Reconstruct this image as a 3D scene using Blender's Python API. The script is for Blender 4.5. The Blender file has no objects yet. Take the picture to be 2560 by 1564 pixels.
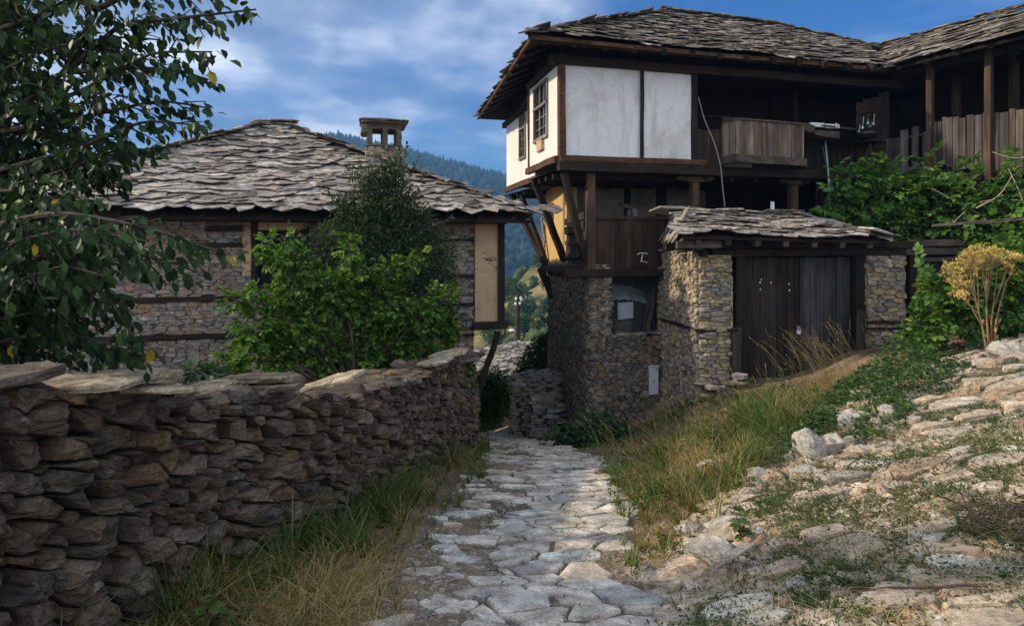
import bpy, math, random
import numpy as np
from mathutils import Vector, Matrix, noise as mnoise

random.seed(7)
RNG = np.random.default_rng(11)
SC = bpy.context.scene
COL = SC.collection

# ------------------------------------------------------------------ camera
F, CX, HY = 1600.0, 1280.0, 615.0          # measured on the photograph: focal length, centre, horizon row
cam_d = bpy.data.cameras.new('camera')
cam_d.sensor_width = 36.0
cam_d.lens = F / 2560.0 * 36.0
cam_d.shift_y = -(782.0 - HY) / 2560.0
cam_d.clip_start = 0.05
cam_d.clip_end = 6000.0
cam = bpy.data.objects.new('camera', cam_d)
cam.location = (0, 0, 0)
cam.rotation_euler = (math.radians(90), 0, 0)
COL.objects.link(cam)
SC.camera = cam

# ------------------------------------------------------------------ view
SC.view_settings.view_transform = 'Standard'
SC.view_settings.look = 'None'
SC.view_settings.exposure = 0.88
SC.view_settings.gamma = 1.0
SC.view_settings.use_curve_mapping = False
SC.cycles.max_bounces = 7
SC.cycles.diffuse_bounces = 3
SC.cycles.transparent_max_bounces = 8
SC.cycles.volume_bounces = 0
SC.cycles.use_denoising = True

# ------------------------------------------------------------------ sun and sky
SUN_ELEV = math.radians(31)
SUN_H = Vector((-0.99, -0.04, 0)).normalized()
sun_dir = Vector((SUN_H.x * math.cos(SUN_ELEV), SUN_H.y * math.cos(SUN_ELEV), math.sin(SUN_ELEV)))
sl = bpy.data.lights.new('sun', 'SUN')
sl.energy = 2.9
sl.angle = math.radians(2.5)
sl.color = (1.0, 0.86, 0.66)
so = bpy.data.objects.new('sun', sl)
so.rotation_euler = sun_dir.to_track_quat('Z', 'Y').to_euler()
so.location = (-30, -8, 30)
COL.objects.link(so)

W = bpy.data.worlds.new('World')
SC.world = W
W.use_nodes = True
wn = W.node_tree
wn.nodes.clear()

def nd(nt, typ, **kw):
    n = nt.nodes.new(typ)
    for k, v in kw.items():
        if k in n.inputs.keys() if isinstance(k, str) else False:
            n.inputs[k].default_value = v
        else:
            setattr(n, k, v)
    return n

def lk(nt, a, b):
    nt.links.new(a, b)

def mathn(nt, op, a, b=None, clamp=False):
    n = nt.nodes.new('ShaderNodeMath'); n.operation = op; n.use_clamp = clamp
    for i, v in enumerate((a, b)):
        if v is None: continue
        if isinstance(v, (int, float)): n.inputs[i].default_value = v
        else: nt.links.new(v, n.inputs[i])
    return n.outputs[0]

def ramp(nt, fac, stops, interp='LINEAR'):
    n = nt.nodes.new('ShaderNodeValToRGB')
    cr = n.color_ramp; cr.interpolation = interp
    while len(cr.elements) > 1: cr.elements.remove(cr.elements[-1])
    for i, (p, c) in enumerate(stops):
        if isinstance(c, (int, float)): c = (c, c, c)
        e = cr.elements[0] if i == 0 else cr.elements.new(p)
        e.position = p; e.color = (c[0], c[1], c[2], 1)
    nt.links.new(fac, n.inputs[0])
    return n.outputs[0]

def mix(nt, fac, a, b, mode='MIX'):
    n = nt.nodes.new('ShaderNodeMix'); n.data_type = 'RGBA'; n.blend_type = mode
    n.clamp_factor = True
    def put(sock, v):
        if isinstance(v, (int, float)): sock.default_value = v
        elif isinstance(v, tuple): sock.default_value = (v[0], v[1], v[2], 1)
        else: nt.links.new(v, sock)
    put(n.inputs[0], fac); put(n.inputs[6], a); put(n.inputs[7], b)
    return n.outputs[2]

sky = wn.nodes.new('ShaderNodeTexSky')
sky.sky_type = 'NISHITA'; sky.sun_disc = False
sky.sun_elevation = SUN_ELEV
sky.sun_rotation = math.atan2(SUN_H.x, SUN_H.y)
sky.altitude = 900; sky.air_density = 1.3; sky.dust_density = 0.4; sky.ozone_density = 3.0
tc = wn.nodes.new('ShaderNodeTexCoord')
sx = wn.nodes.new('ShaderNodeSeparateXYZ'); lk(wn, tc.outputs['Generated'], sx.inputs[0])
den = mathn(wn, 'MAXIMUM', mathn(wn, 'ADD', sx.outputs[2], 0.22), 0.05)
cb = wn.nodes.new('ShaderNodeCombineXYZ')
lk(wn, mathn(wn, 'DIVIDE', sx.outputs[0], den), cb.inputs[0])
lk(wn, mathn(wn, 'DIVIDE', sx.outputs[1], den), cb.inputs[1])
mp = wn.nodes.new('ShaderNodeMapping')
mp.inputs['Location'].default_value = (0.15, 0.5, 0.0)
mp.inputs['Rotation'].default_value = (0, 0, math.radians(-22))
mp.inputs['Scale'].default_value = (0.85, 0.8, 1)
lk(wn, cb.outputs[0], mp.inputs[0])
n1 = nd(wn, 'ShaderNodeTexNoise'); n1.inputs['Scale'].default_value = 1.0; n1.inputs['Detail'].default_value = 7
n1.inputs['Roughness'].default_value = 0.52; n1.inputs['Distortion'].default_value = 0.35
lk(wn, mp.outputs[0], n1.inputs['Vector'])
# more cloud to the left and higher up, clear blue low on the right
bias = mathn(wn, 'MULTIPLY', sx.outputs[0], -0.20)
bias2 = mathn(wn, 'ADD', mathn(wn, 'MULTIPLY', mathn(wn, 'SUBTRACT', sx.outputs[2], 0.22), 0.55), mathn(wn, 'MULTIPLY', mathn(wn, 'MAXIMUM', mathn(wn, 'SUBTRACT', 0.45, sx.outputs[1]), 0.0), 0.30))  # cloud out of view overhead and behind the viewer is added as fill
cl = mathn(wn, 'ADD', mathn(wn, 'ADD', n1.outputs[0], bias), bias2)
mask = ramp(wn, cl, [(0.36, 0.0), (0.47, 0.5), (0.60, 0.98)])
n2 = nd(wn, 'ShaderNodeTexNoise'); n2.inputs['Scale'].default_value = 2.2; n2.inputs['Detail'].default_value = 6
lk(wn, mp.outputs[0], n2.inputs['Vector'])
ccol = ramp(wn, n2.outputs[0], [(0.36, (1.1, 1.7, 3.2)), (0.48, (2.9, 3.6, 5.0)), (0.62, (9.8, 9.8, 10.0))])
hs = wn.nodes.new('ShaderNodeHueSaturation'); hs.inputs['Saturation'].default_value = 1.45
hs.inputs['Value'].default_value = 0.60
lk(wn, sky.outputs[0], hs.inputs['Color'])
tint = mix(wn, 1.0, hs.outputs[0], (0.62, 0.92, 1.35), 'MULTIPLY')
skyc = mix(wn, mask, tint, ccol)
# unseen cloud behind the viewer brightened as added fill light, darker broken cloud ahead
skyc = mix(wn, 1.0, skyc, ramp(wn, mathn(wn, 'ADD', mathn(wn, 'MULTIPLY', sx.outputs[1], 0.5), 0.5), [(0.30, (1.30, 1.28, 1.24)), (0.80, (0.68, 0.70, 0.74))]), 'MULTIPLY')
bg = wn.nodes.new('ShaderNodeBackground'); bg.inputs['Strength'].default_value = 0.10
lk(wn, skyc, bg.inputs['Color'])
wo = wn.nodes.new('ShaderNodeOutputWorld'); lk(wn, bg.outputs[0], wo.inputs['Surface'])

# ------------------------------------------------------------------ materials
def base_mat(name, rough=0.9, spec=0.25):
    m = bpy.data.materials.new(name); m.use_nodes = True
    nt = m.node_tree
    b = nt.nodes['Principled BSDF']
    b.inputs['Roughness'].default_value = rough
    b.inputs['Specular IOR Level'].default_value = spec
    return m, nt, b

def objco(nt, scale=(1, 1, 1), rot=(0, 0, 0)):
    t = nt.nodes.new('ShaderNodeTexCoord')
    mpn = nt.nodes.new('ShaderNodeMapping')
    mpn.inputs['Scale'].default_value = scale; mpn.inputs['Rotation'].default_value = rot
    nt.links.new(t.outputs['Object'], mpn.inputs[0])
    return mpn.outputs[0]

def noise(nt, vec, scale, detail=5, rough=0.55, dist=0.0):
    n = nt.nodes.new('ShaderNodeTexNoise')
    n.inputs['Scale'].default_value = scale; n.inputs['Detail'].default_value = detail
    n.inputs['Roughness'].default_value = rough; n.inputs['Distortion'].default_value = dist
    nt.links.new(vec, n.inputs['Vector'])
    return n.outputs[0]

def bump(nt, b, h, strength=0.5, dist=0.02):
    n = nt.nodes.new('ShaderNodeBump')
    n.inputs['Strength'].default_value = strength; n.inputs['Distance'].default_value = dist
    nt.links.new(h, n.inputs['Height']); nt.links.new(n.outputs[0], b.inputs['Normal'])

def island(nt):
    g = nt.nodes.new('ShaderNodeNewGeometry')
    return g.outputs['Random Per Island']

def even(cols):
    k = len(cols)
    return [(i / max(1, k - 1), c) for i, c in enumerate(cols)]

def mat_stone(name, cols, s1=5.0, lichen=None, lich_t=0.62, bmp=0.7, bd=0.02, strata=(3, 3, 26), sdark=0.62, sfine=55):
    m, nt, b = base_mat(name, 0.92, 0.2)
    c = ramp(nt, island(nt), even(cols))
    o = objco(nt)
    n_a = noise(nt, o, s1, 6, 0.6)
    c = mix(nt, 1.0, c, ramp(nt, n_a, [(0.28, sdark * 0.75), (0.5, 0.95), (0.72, 1.45)]), 'MULTIPLY')
    st = noise(nt, objco(nt, strata), 1.6, 5, 0.6, 0.4)
    c = mix(nt, 1.0, c, ramp(nt, st, [(0.3, 0.55), (0.55, 1.0), (0.75, 1.3)]), 'MULTIPLY')
    nf = noise(nt, o, sfine, 6, 0.65)
    c = mix(nt, 1.0, c, ramp(nt, nf, [(0.3, 0.58), (0.5, 1.0), (0.7, 1.35)]), 'MULTIPLY')
    if lichen:
        l = noise(nt, o, 7.3, 7, 0.65, 0.3)
        c = mix(nt, ramp(nt, l, [(lich_t, 0.0), (lich_t + 0.07, 0.75)]), c, lichen)
    nt.links.new(c, b.inputs['Base Color'])
    h = mathn(nt, 'ADD', mathn(nt, 'MULTIPLY', nf, 0.5), mathn(nt, 'ADD', st, mathn(nt, 'MULTIPLY', n_a, 0.7)))
    bump(nt, b, h, bmp, bd)
    return m

def mat_wood(name, cols, axis='Z', spots=None, bmp=0.6, fine=34):
    m, nt, b = base_mat(name, 0.82, 0.25)
    sc = {'X': (0.7, fine, fine), 'Y': (fine, 0.7, fine), 'Z': (fine, fine, 0.7)}[axis]
    c = ramp(nt, island(nt), even(cols))
    g = noise(nt, objco(nt, sc), 1.0, 5, 0.6, 0.2)
    c = mix(nt, 1.0, c, ramp(nt, g, [(0.3, 0.42), (0.5, 0.9), (0.72, 1.75)]), 'MULTIPLY')
    w = noise(nt, objco(nt, tuple(max(0.7, v * 0.06) for v in sc)), 2.2, 5, 0.6)
    c = mix(nt, 1.0, c, ramp(nt, w, [(0.32, 0.55), (0.52, 1.0), (0.72, 1.5)]), 'MULTIPLY')
    if spots:
        c = mix(nt, ramp(nt, noise(nt, objco(nt, (1.2, 1.2, 0.8)), 1.6, 5, 0.6), [(0.54, 0.0), (0.66, 0.6)]), c, spots)
    nt.links.new(c, b.inputs['Base Color'])
    bump(nt, b, g, bmp, 0.012)
    return m

def mat_leaf(name, cols, transl=0.35, rough=0.5, back=1.25):
    m = bpy.data.materials.new(name); m.use_nodes = True
    nt = m.node_tree; nt.nodes.clear()
    c = ramp(nt, island(nt), cols)
    o = objco(nt)
    c = mix(nt, 1.0, c, ramp(nt, noise(nt, o, 1.7, 3), [(0.3, 0.70), (0.7, 1.25)]), 'MULTIPLY')
    p = nt.nodes.new('ShaderNodeBsdfPrincipled')
    p.inputs['Roughness'].default_value = rough; p.inputs['Specular IOR Level'].default_value = 0.18
    nt.links.new(c, p.inputs['Base Color'])
    t = nt.nodes.new('ShaderNodeBsdfTranslucent')
    tcx = mix(nt, 1.0, c, (1.15 * back, 1.25 * back, 0.5 * back), 'MULTIPLY')
    nt.links.new(tcx, t.inputs['Color'])
    ms = nt.nodes.new('ShaderNodeMixShader'); ms.inputs[0].default_value = transl
    nt.links.new(p.outputs[0], ms.inputs[1]); nt.links.new(t.outputs[0], ms.inputs[2])
    out = nt.nodes.new('ShaderNodeOutputMaterial'); nt.links.new(ms.outputs[0], out.inputs['Surface'])
    return m

def mat_plain(name, col, rough=0.7, metal=0.0, var=0.25, sc=6.0, bmp=0.2, dark=None):
    m, nt, b = base_mat(name, rough, 0.4)
    b.inputs['Metallic'].default_value = metal
    o = objco(nt)
    n_a = noise(nt, o, sc, 6, 0.6)
    c = mix(nt, 1.0, col, ramp(nt, n_a, [(0.3, 1 - var), (0.7, 1 + var)]), 'MULTIPLY')
    if dark:
        c = mix(nt, ramp(nt, noise(nt, o, sc * 0.6, 6, 0.65), [(0.5, 0.0), (0.62, 0.85)]), c, dark)
    nt.links.new(c, b.inputs['Base Color'])
    bump(nt, b, n_a, bmp, 0.01)
    return m

def mat_plaster(name, col, stain, drip=(1.6, 1.6, 0.35), crack=None, amount=0.55, bmp=0.35, hole_t=0.66):
    m, nt, b = base_mat(name, 0.93, 0.15)
    o = objco(nt)
    a = noise(nt, o, 1.25, 8, 0.60, 0.6)
    c = mix(nt, ramp(nt, a, [(0.47, 0.0), (0.72, amount)]), col, stain)
    d = noise(nt, objco(nt, (2.6, 2.6, 0.5)), 1.3, 6, 0.6)
    c = mix(nt, ramp(nt, d, [(0.52, 0.0), (0.72, amount * 0.8)]), c, stain)
    f = noise(nt, o, 28, 6, 0.6)
    c = mix(nt, 1.0, c, ramp(nt, f, [(0.3, 0.88), (0.7, 1.08)]), 'MULTIPLY')
    h = f
    if crack:
        v = nt.nodes.new('ShaderNodeTexVoronoi'); v.feature = 'DISTANCE_TO_EDGE'
        v.inputs['Scale'].default_value = 3.1
        wv = nt.nodes.new('ShaderNodeVectorMath'); wv.operation = 'ADD'
        sc3 = nt.nodes.new('ShaderNodeTexNoise'); sc3.inputs['Scale'].default_value = 5; sc3.inputs['Detail'].default_value = 5
        nt.links.new(o, sc3.inputs['Vector'])
        vm = nt.nodes.new('ShaderNodeVectorMath'); vm.operation = 'SCALE'; vm.inputs['Scale'].default_value = 0.3
        nt.links.new(sc3.outputs['Color'], vm.inputs[0])
        nt.links.new(o, wv.inputs[0]); nt.links.new(vm.outputs[0], wv.inputs[1])
        nt.links.new(wv.outputs[0], v.inputs['Vector'])
        pat = noise(nt, o, 1.9, 3)
        cm = mathn(nt, 'MULTIPLY', ramp(nt, v.outputs['Distance'], [(0.0, 1.0), (0.022, 0.0)]), ramp(nt, pat, [(0.45, 0.0), (0.52, 0.85)]))
        c = mix(nt, cm, c, crack)
        hole = ramp(nt, noise(nt, o, 6.0, 5, 0.6, 0.5), [(hole_t, 0.0), (hole_t + 0.03, 0.95)])
        c = mix(nt, hole, c, crack)
        h = mathn(nt, 'SUBTRACT', f, mathn(nt, 'ADD', cm, hole))
    nt.links.new(c, b.inputs['Base Color'])
    bump(nt, b, mathn(nt, 'ADD', h, a), bmp, 0.02)
    return m

M = {}
M['dry_stone'] = mat_stone('dry_stone', [(0.078, 0.057, 0.040), (0.142, 0.102, 0.068), (0.099, 0.083, 0.068), (0.180, 0.117, 0.063), (0.130, 0.106, 0.082), (0.210, 0.161, 0.112), (0.093, 0.074, 0.065), (0.158, 0.117, 0.079)],
                          s1=7, bd=0.03, bmp=0.9, lichen=(0.30, 0.28, 0.22), lich_t=0.64, strata=(4, 4, 20))
M['wall_stone'] = mat_stone('wall_stone', [(0.20, 0.19, 0.18), (0.30, 0.26, 0.20), (0.34, 0.23, 0.14), (0.26, 0.26, 0.27), (0.38, 0.33, 0.27), (0.24, 0.20, 0.15), (0.30, 0.29, 0.28), (0.31, 0.19, 0.11), (0.28, 0.24, 0.20)], s1=9, bmp=0.6)
M['warm_stone'] = mat_stone('warm_stone', [(0.30, 0.24, 0.15), (0.44, 0.35, 0.21), (0.36, 0.30, 0.22), (0.26, 0.23, 0.20), (0.48, 0.40, 0.27), (0.38, 0.27, 0.15), (0.32, 0.29, 0.25), (0.20, 0.17, 0.15)], s1=10, bmp=0.6, bd=0.015)
M['base_stone'] = mat_stone('base_stone', [(0.15, 0.115, 0.08), (0.24, 0.19, 0.13), (0.18, 0.155, 0.125), (0.115, 0.10, 0.088), (0.28, 0.22, 0.145), (0.20, 0.135, 0.08), (0.17, 0.155, 0.14), (0.10, 0.085, 0.075)], s1=10, bmp=0.7, bd=0.015)
M['slab_cap'] = mat_stone('slab_cap', [(0.36, 0.29, 0.20), (0.28, 0.24, 0.19), (0.42, 0.33, 0.21), (0.22, 0.20, 0.175)], s1=5, bmp=0.7, bd=0.02, lichen=(0.13, 0.105, 0.08), lich_t=0.59, strata=(8, 8, 8))
M['slate'] = mat_stone('slate', [(0.132, 0.112, 0.097), (0.352, 0.301, 0.244), (0.238, 0.211, 0.185), (0.440, 0.387, 0.319), (0.106, 0.090, 0.080), (0.299, 0.241, 0.181), (0.475, 0.430, 0.370)], s1=6, lichen=(0.062, 0.052, 0.042), lich_t=0.57, bmp=0.6, bd=0.02, strata=(5, 5, 5), sdark=0.5)
M['slate_brown'] = mat_stone('slate_brown', [(0.10, 0.085, 0.07), (0.24, 0.20, 0.155), (0.16, 0.14, 0.12), (0.30, 0.26, 0.20), (0.085, 0.075, 0.07), (0.20, 0.155, 0.11), (0.40, 0.37, 0.32)], s1=6, lichen=(0.30, 0.28, 0.23), lich_t=0.62, bmp=0.6, bd=0.02, strata=(5, 5, 5), sdark=0.5)
M['paving'] = mat_stone('paving', [(0.475, 0.416, 0.340), (0.648, 0.572, 0.475), (0.497, 0.427, 0.335), (0.389, 0.362, 0.335), (0.680, 0.637, 0.529), (0.497, 0.400, 0.302), (0.583, 0.529, 0.454)], s1=4.5, bmp=0.7, bd=0.02, strata=(5, 5, 5), sdark=0.75, lichen=(0.24, 0.19, 0.125), lich_t=0.60)
M['path_stone'] = mat_stone('path_stone', [(0.426, 0.313, 0.216), (0.562, 0.455, 0.334), (0.349, 0.237, 0.153), (0.601, 0.521, 0.416), (0.446, 0.303, 0.190), (0.504, 0.398, 0.289), (0.349, 0.294, 0.235), (0.640, 0.578, 0.479)], s1=5, bmp=0.8, bd=0.03, strata=(9, 9, 9), sdark=0.75)
M['gravel'] = mat_stone('gravel', [(0.24, 0.205, 0.165), (0.36, 0.31, 0.25), (0.28, 0.235, 0.185), (0.20, 0.185, 0.17)], s1=9, bmp=0.5, bd=0.01)
M['rock'] = mat_stone('rock', [(0.46, 0.41, 0.33), (0.55, 0.49, 0.40), (0.42, 0.38, 0.33)], s1=4, bmp=0.8, bd=0.03, strata=(9, 5, 12), sdark=0.62)
M['mortar'] = mat_plain('mortar', (0.10, 0.075, 0.05), 0.95, var=0.4, sc=14, bmp=0.6)
M['mortar_dark'] = mat_plain('mortar_dark', (0.035, 0.028, 0.022), 0.95, var=0.4, sc=14, bmp=0.6)
M['mortar_warm'] = mat_plain('mortar_warm', (0.24, 0.175, 0.10), 0.95, var=0.4, sc=14, bmp=0.6)
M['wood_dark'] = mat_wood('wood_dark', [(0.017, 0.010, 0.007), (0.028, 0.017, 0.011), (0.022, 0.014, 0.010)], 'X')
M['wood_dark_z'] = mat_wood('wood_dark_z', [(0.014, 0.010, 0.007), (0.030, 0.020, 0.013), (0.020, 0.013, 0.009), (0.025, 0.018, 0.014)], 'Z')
M['wood_red_z'] = mat_wood('wood_red_z', [(0.036, 0.021, 0.014), (0.052, 0.030, 0.019), (0.030, 0.019, 0.014)], 'Z')
M['wood_red'] = mat_wood('wood_red', [(0.075, 0.036, 0.018), (0.10, 0.05, 0.025)], 'X')
M['wood_post'] = mat_wood('wood_post', [(0.096, 0.057, 0.033), (0.072, 0.045, 0.027)], 'Z')
M['wood_grey_z'] = mat_wood('wood_grey_z', [(0.066, 0.056, 0.048), (0.109, 0.094, 0.083), (0.039, 0.031, 0.026), (0.082, 0.064, 0.050), (0.140, 0.124, 0.108)], 'Z')
M['wood_balcony'] = mat_wood('wood_balcony', [(0.22, 0.16, 0.11), (0.12, 0.085, 0.06), (0.28, 0.22, 0.16), (0.075, 0.055, 0.042), (0.20, 0.135, 0.08)], 'Z', spots=(0.04, 0.03, 0.022))
M['wood_door'] = mat_wood('wood_door', [(0.014, 0.011, 0.009), (0.036, 0.026, 0.020), (0.023, 0.017, 0.013), (0.050, 0.039, 0.032)], 'Z')
M['wood_door_grey'] = mat_wood('wood_door_grey', [(0.027, 0.024, 0.024), (0.064, 0.058, 0.058), (0.041, 0.035, 0.034), (0.083, 0.075, 0.075)], 'Z')
M['wood_grey'] = mat_wood('wood_grey', [(0.077, 0.059, 0.045), (0.112, 0.084, 0.063)], 'X')
M['wood_frame'] = mat_wood('wood_frame', [(0.20, 0.18, 0.155), (0.24, 0.21, 0.18)], 'Z')
M['white_plaster'] = mat_plaster('white_plaster', (0.74, 0.735, 0.715), (0.42, 0.37, 0.29), amount=0.72, crack=(0.58, 0.55, 0.49), hole_t=0.78)
M['cream_plaster'] = mat_plaster('cream_plaster', (0.72, 0.69, 0.61), (0.60, 0.52, 0.38), amount=0.35)
M['mud_plaster'] = mat_plaster('mud_plaster', (0.56, 0.39, 0.24), (0.36, 0.23, 0.13), crack=(0.09, 0.06, 0.04), amount=0.5, bmp=0.7)
M['ochre_plaster'] = mat_plaster('ochre_plaster', (0.58, 0.38, 0.15), (0.40, 0.24, 0.10), amount=0.5, bmp=0.6)
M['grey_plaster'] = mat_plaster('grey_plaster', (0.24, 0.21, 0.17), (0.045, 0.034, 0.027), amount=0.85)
M['glass'] = mat_plain('glass', (0.012, 0.016, 0.024), 0.06, var=0.1, bmp=0.0)
M['white_metal'] = mat_plain('white_metal', (0.55, 0.60, 0.66), 0.45, var=0.08, bmp=0.02)
M['white_paint'] = mat_plain('white_paint', (0.75, 0.76, 0.76), 0.5, var=0.05)
M['dark_metal'] = mat_plain('dark_metal', (0.05, 0.05, 0.055), 0.4, metal=0.7, var=0.3)
M['rust_sheet'] = mat_plain('rust_sheet', (0.40, 0.46, 0.53), 0.5, metal=0.0, var=0.25, sc=5.0, dark=(0.22, 0.085, 0.035))
M['cable'] = mat_plain('cable', (0.22, 0.22, 0.22), 0.6)
M['blue_plastic'] = mat_plain('blue_plastic', (0.04, 0.07, 0.16), 0.4)
M['pale_pipe'] = mat_plain('pale_pipe', (0.36, 0.42, 0.42), 0.4)
M['bark'] = mat_wood('bark', [(0.035, 0.026, 0.020), (0.05, 0.038, 0.03)], 'Z', fine=14)
M['twig'] = mat_plain('twig', (0.10, 0.075, 0.05), 0.9, var=0.4)
M['pale_twig'] = mat_plain('pale_twig', (0.36, 0.29, 0.21), 0.9, var=0.35)
M['dry_stem'] = mat_plain('dry_stem', (0.25, 0.175, 0.085), 0.9, var=0.35)
M['brush'] = mat_plain('brush', (0.075, 0.050, 0.034), 0.9, var=0.4)
M['leaf_far_wood'] = mat_leaf('leaf_far_wood', [(0, (0.012, 0.028, 0.012)), (0.6, (0.024, 0.044, 0.016)), (1, (0.045, 0.065, 0.024))], 0.1, 0.8)
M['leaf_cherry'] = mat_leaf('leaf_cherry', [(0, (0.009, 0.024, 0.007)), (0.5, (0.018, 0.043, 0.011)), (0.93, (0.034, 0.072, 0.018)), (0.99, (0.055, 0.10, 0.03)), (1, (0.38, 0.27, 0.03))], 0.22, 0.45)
M['leaf_bright'] = mat_leaf('leaf_bright', [(0, (0.018, 0.048, 0.009)), (0.35, (0.048, 0.110, 0.015)), (0.75, (0.10, 0.190, 0.022)), (0.96, (0.19, 0.29, 0.04)), (1, (0.32, 0.30, 0.06))], 0.36, 0.5)
M['leaf_dark'] = mat_leaf('leaf_dark', [(0, (0.026, 0.046, 0.018)), (0.6, (0.052, 0.080, 0.032)), (1, (0.11, 0.14, 0.065))], 0.22, 0.5)
M['leaf_elder'] = mat_leaf('leaf_elder', [(0, (0.040, 0.105, 0.022)), (0.6, (0.085, 0.175, 0.030)), (0.97, (0.14, 0.24, 0.04)), (1, (0.40, 0.36, 0.03))], 0.33, 0.5)
M['leaf_ivy'] = mat_leaf('leaf_ivy', [(0, (0.018, 0.044, 0.012)), (0.5, (0.038, 0.082, 0.020)), (0.9, (0.075, 0.14, 0.032)), (1, (0.13, 0.17, 0.05))], 0.25, 0.5)
M['leaf_shade'] = mat_leaf('leaf_shade', [(0, (0.022, 0.055, 0.020)), (0.6, (0.040, 0.085, 0.030)), (1, (0.06, 0.11, 0.04))], 0.25, 0.5)
M['leaf_hill'] = mat_leaf('leaf_hill', [(0, (0.026, 0.052, 0.018)), (0.5, (0.045, 0.082, 0.024)), (1, (0.085, 0.12, 0.036))], 0.15, 0.7)
M['leaf_weed'] = mat_leaf('leaf_weed', [(0, (0.035, 0.070, 0.018)), (0.6, (0.060, 0.105, 0.026)), (1, (0.12, 0.15, 0.04))], 0.25, 0.5)
M['grass'] = mat_leaf('grass', [(0, (0.030, 0.060, 0.012)), (0.5, (0.058, 0.10, 0.020)), (0.85, (0.11, 0.14, 0.034)), (1, (0.32, 0.26, 0.11))], 0.3, 0.6)
M['dry_grass'] = mat_leaf('dry_grass', [(0, (0.19, 0.12, 0.035)), (0.5, (0.36, 0.25, 0.085)), (1, (0.56, 0.43, 0.19))], 0.3, 0.7, 0.9)
M['straw'] = mat_leaf('straw', [(0, (0.36, 0.26, 0.13)), (0.6, (0.55, 0.44, 0.25)), (1, (0.68, 0.58, 0.38))], 0.2, 0.7, 0.9)
M['umbel'] = mat_leaf('umbel', [(0, (0.55, 0.38, 0.08)), (0.6, (0.72, 0.52, 0.14)), (1, (0.80, 0.66, 0.32))], 0.25, 0.7, 0.9)
M['dead_leaf'] = mat_leaf('dead_leaf', [(0, (0.16, 0.08, 0.04)), (0.6, (0.30, 0.16, 0.08)), (1, (0.42, 0.26, 0.14))], 0.2, 0.8, 0.8)
M['berry'] = mat_plain('berry', (0.035, 0.008, 0.008), 0.35)

# ground: dry earth with pebbles, straw-coloured patches and a little moss
def mat_ground():
    m, nt, b = base_mat('ground', 0.97, 0.1)
    o = objco(nt)
    a = noise(nt, o, 0.9, 8, 0.6, 0.3)
    c = ramp(nt, a, [(0.32, (0.10, 0.072, 0.046)), (0.47, (0.175, 0.12, 0.075)), (0.60, (0.29, 0.21, 0.13)), (0.75, (0.235, 0.145, 0.088))])
    g = noise(nt, o, 2.3, 6, 0.65)
    c = mix(nt, ramp(nt, g, [(0.53, 0.0), (0.64, 0.75)]), c, (0.065, 0.07, 0.025))
    f = noise(nt, o, 60, 6, 0.7)
    c = mix(nt, 1.0, c, ramp(nt, f, [(0.3, 0.6), (0.5, 1.0), (0.7, 1.35)]), 'MULTIPLY')
    v = nt.nodes.new('ShaderNodeTexVoronoi'); v.inputs['Scale'].default_value = 34
    nt.links.new(o, v.inputs['Vector'])
    pb = ramp(nt, v.outputs['Distance'], [(0.18, 1.0), (0.34, 0.0)])
    c = mix(nt, mathn(nt, 'MULTIPLY', pb, 0.5), c, (0.42, 0.39, 0.35))
    nt.links.new(c, b.inputs['Base Color'])
    bump(nt, b, mathn(nt, 'ADD', mathn(nt, 'MULTIPLY', f, 0.6), mathn(nt, 'ADD', pb, g)), 0.9, 0.02)
    return m
M['ground'] = mat_ground()

def mat_hill(name, cols, scale, bmp=0.6, bd=1.0):
    m, nt, b = base_mat(name, 0.97, 0.05)
    o = objco(nt)
    a = noise(nt, o, scale, 8, 0.62, 0.4)
    c = ramp(nt, a, cols)
    f = noise(nt, o, scale * 14, 5, 0.7)
    c = mix(nt, 1.0, c, ramp(nt, f, [(0.3, 0.55), (0.5, 1.0), (0.7, 1.4)]), 'MULTIPLY')
    nt.links.new(c, b.inputs['Base Color'])
    bump(nt, b, f, bmp, bd)
    return m
M['far_hill'] = mat_hill('far_hill', [(0.35, (0.010, 0.022, 0.012)), (0.55, (0.020, 0.036, 0.015)), (0.72, (0.045, 0.055, 0.025))], 0.012, 0.8, 4.0)
M['mid_hill'] = mat_hill('mid_hill', [(0.35, (0.07, 0.09, 0.03)), (0.5, (0.20, 0.17, 0.075)), (0.7, (0.36, 0.28, 0.15))], 0.09, 0.8, 0.6)

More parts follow.
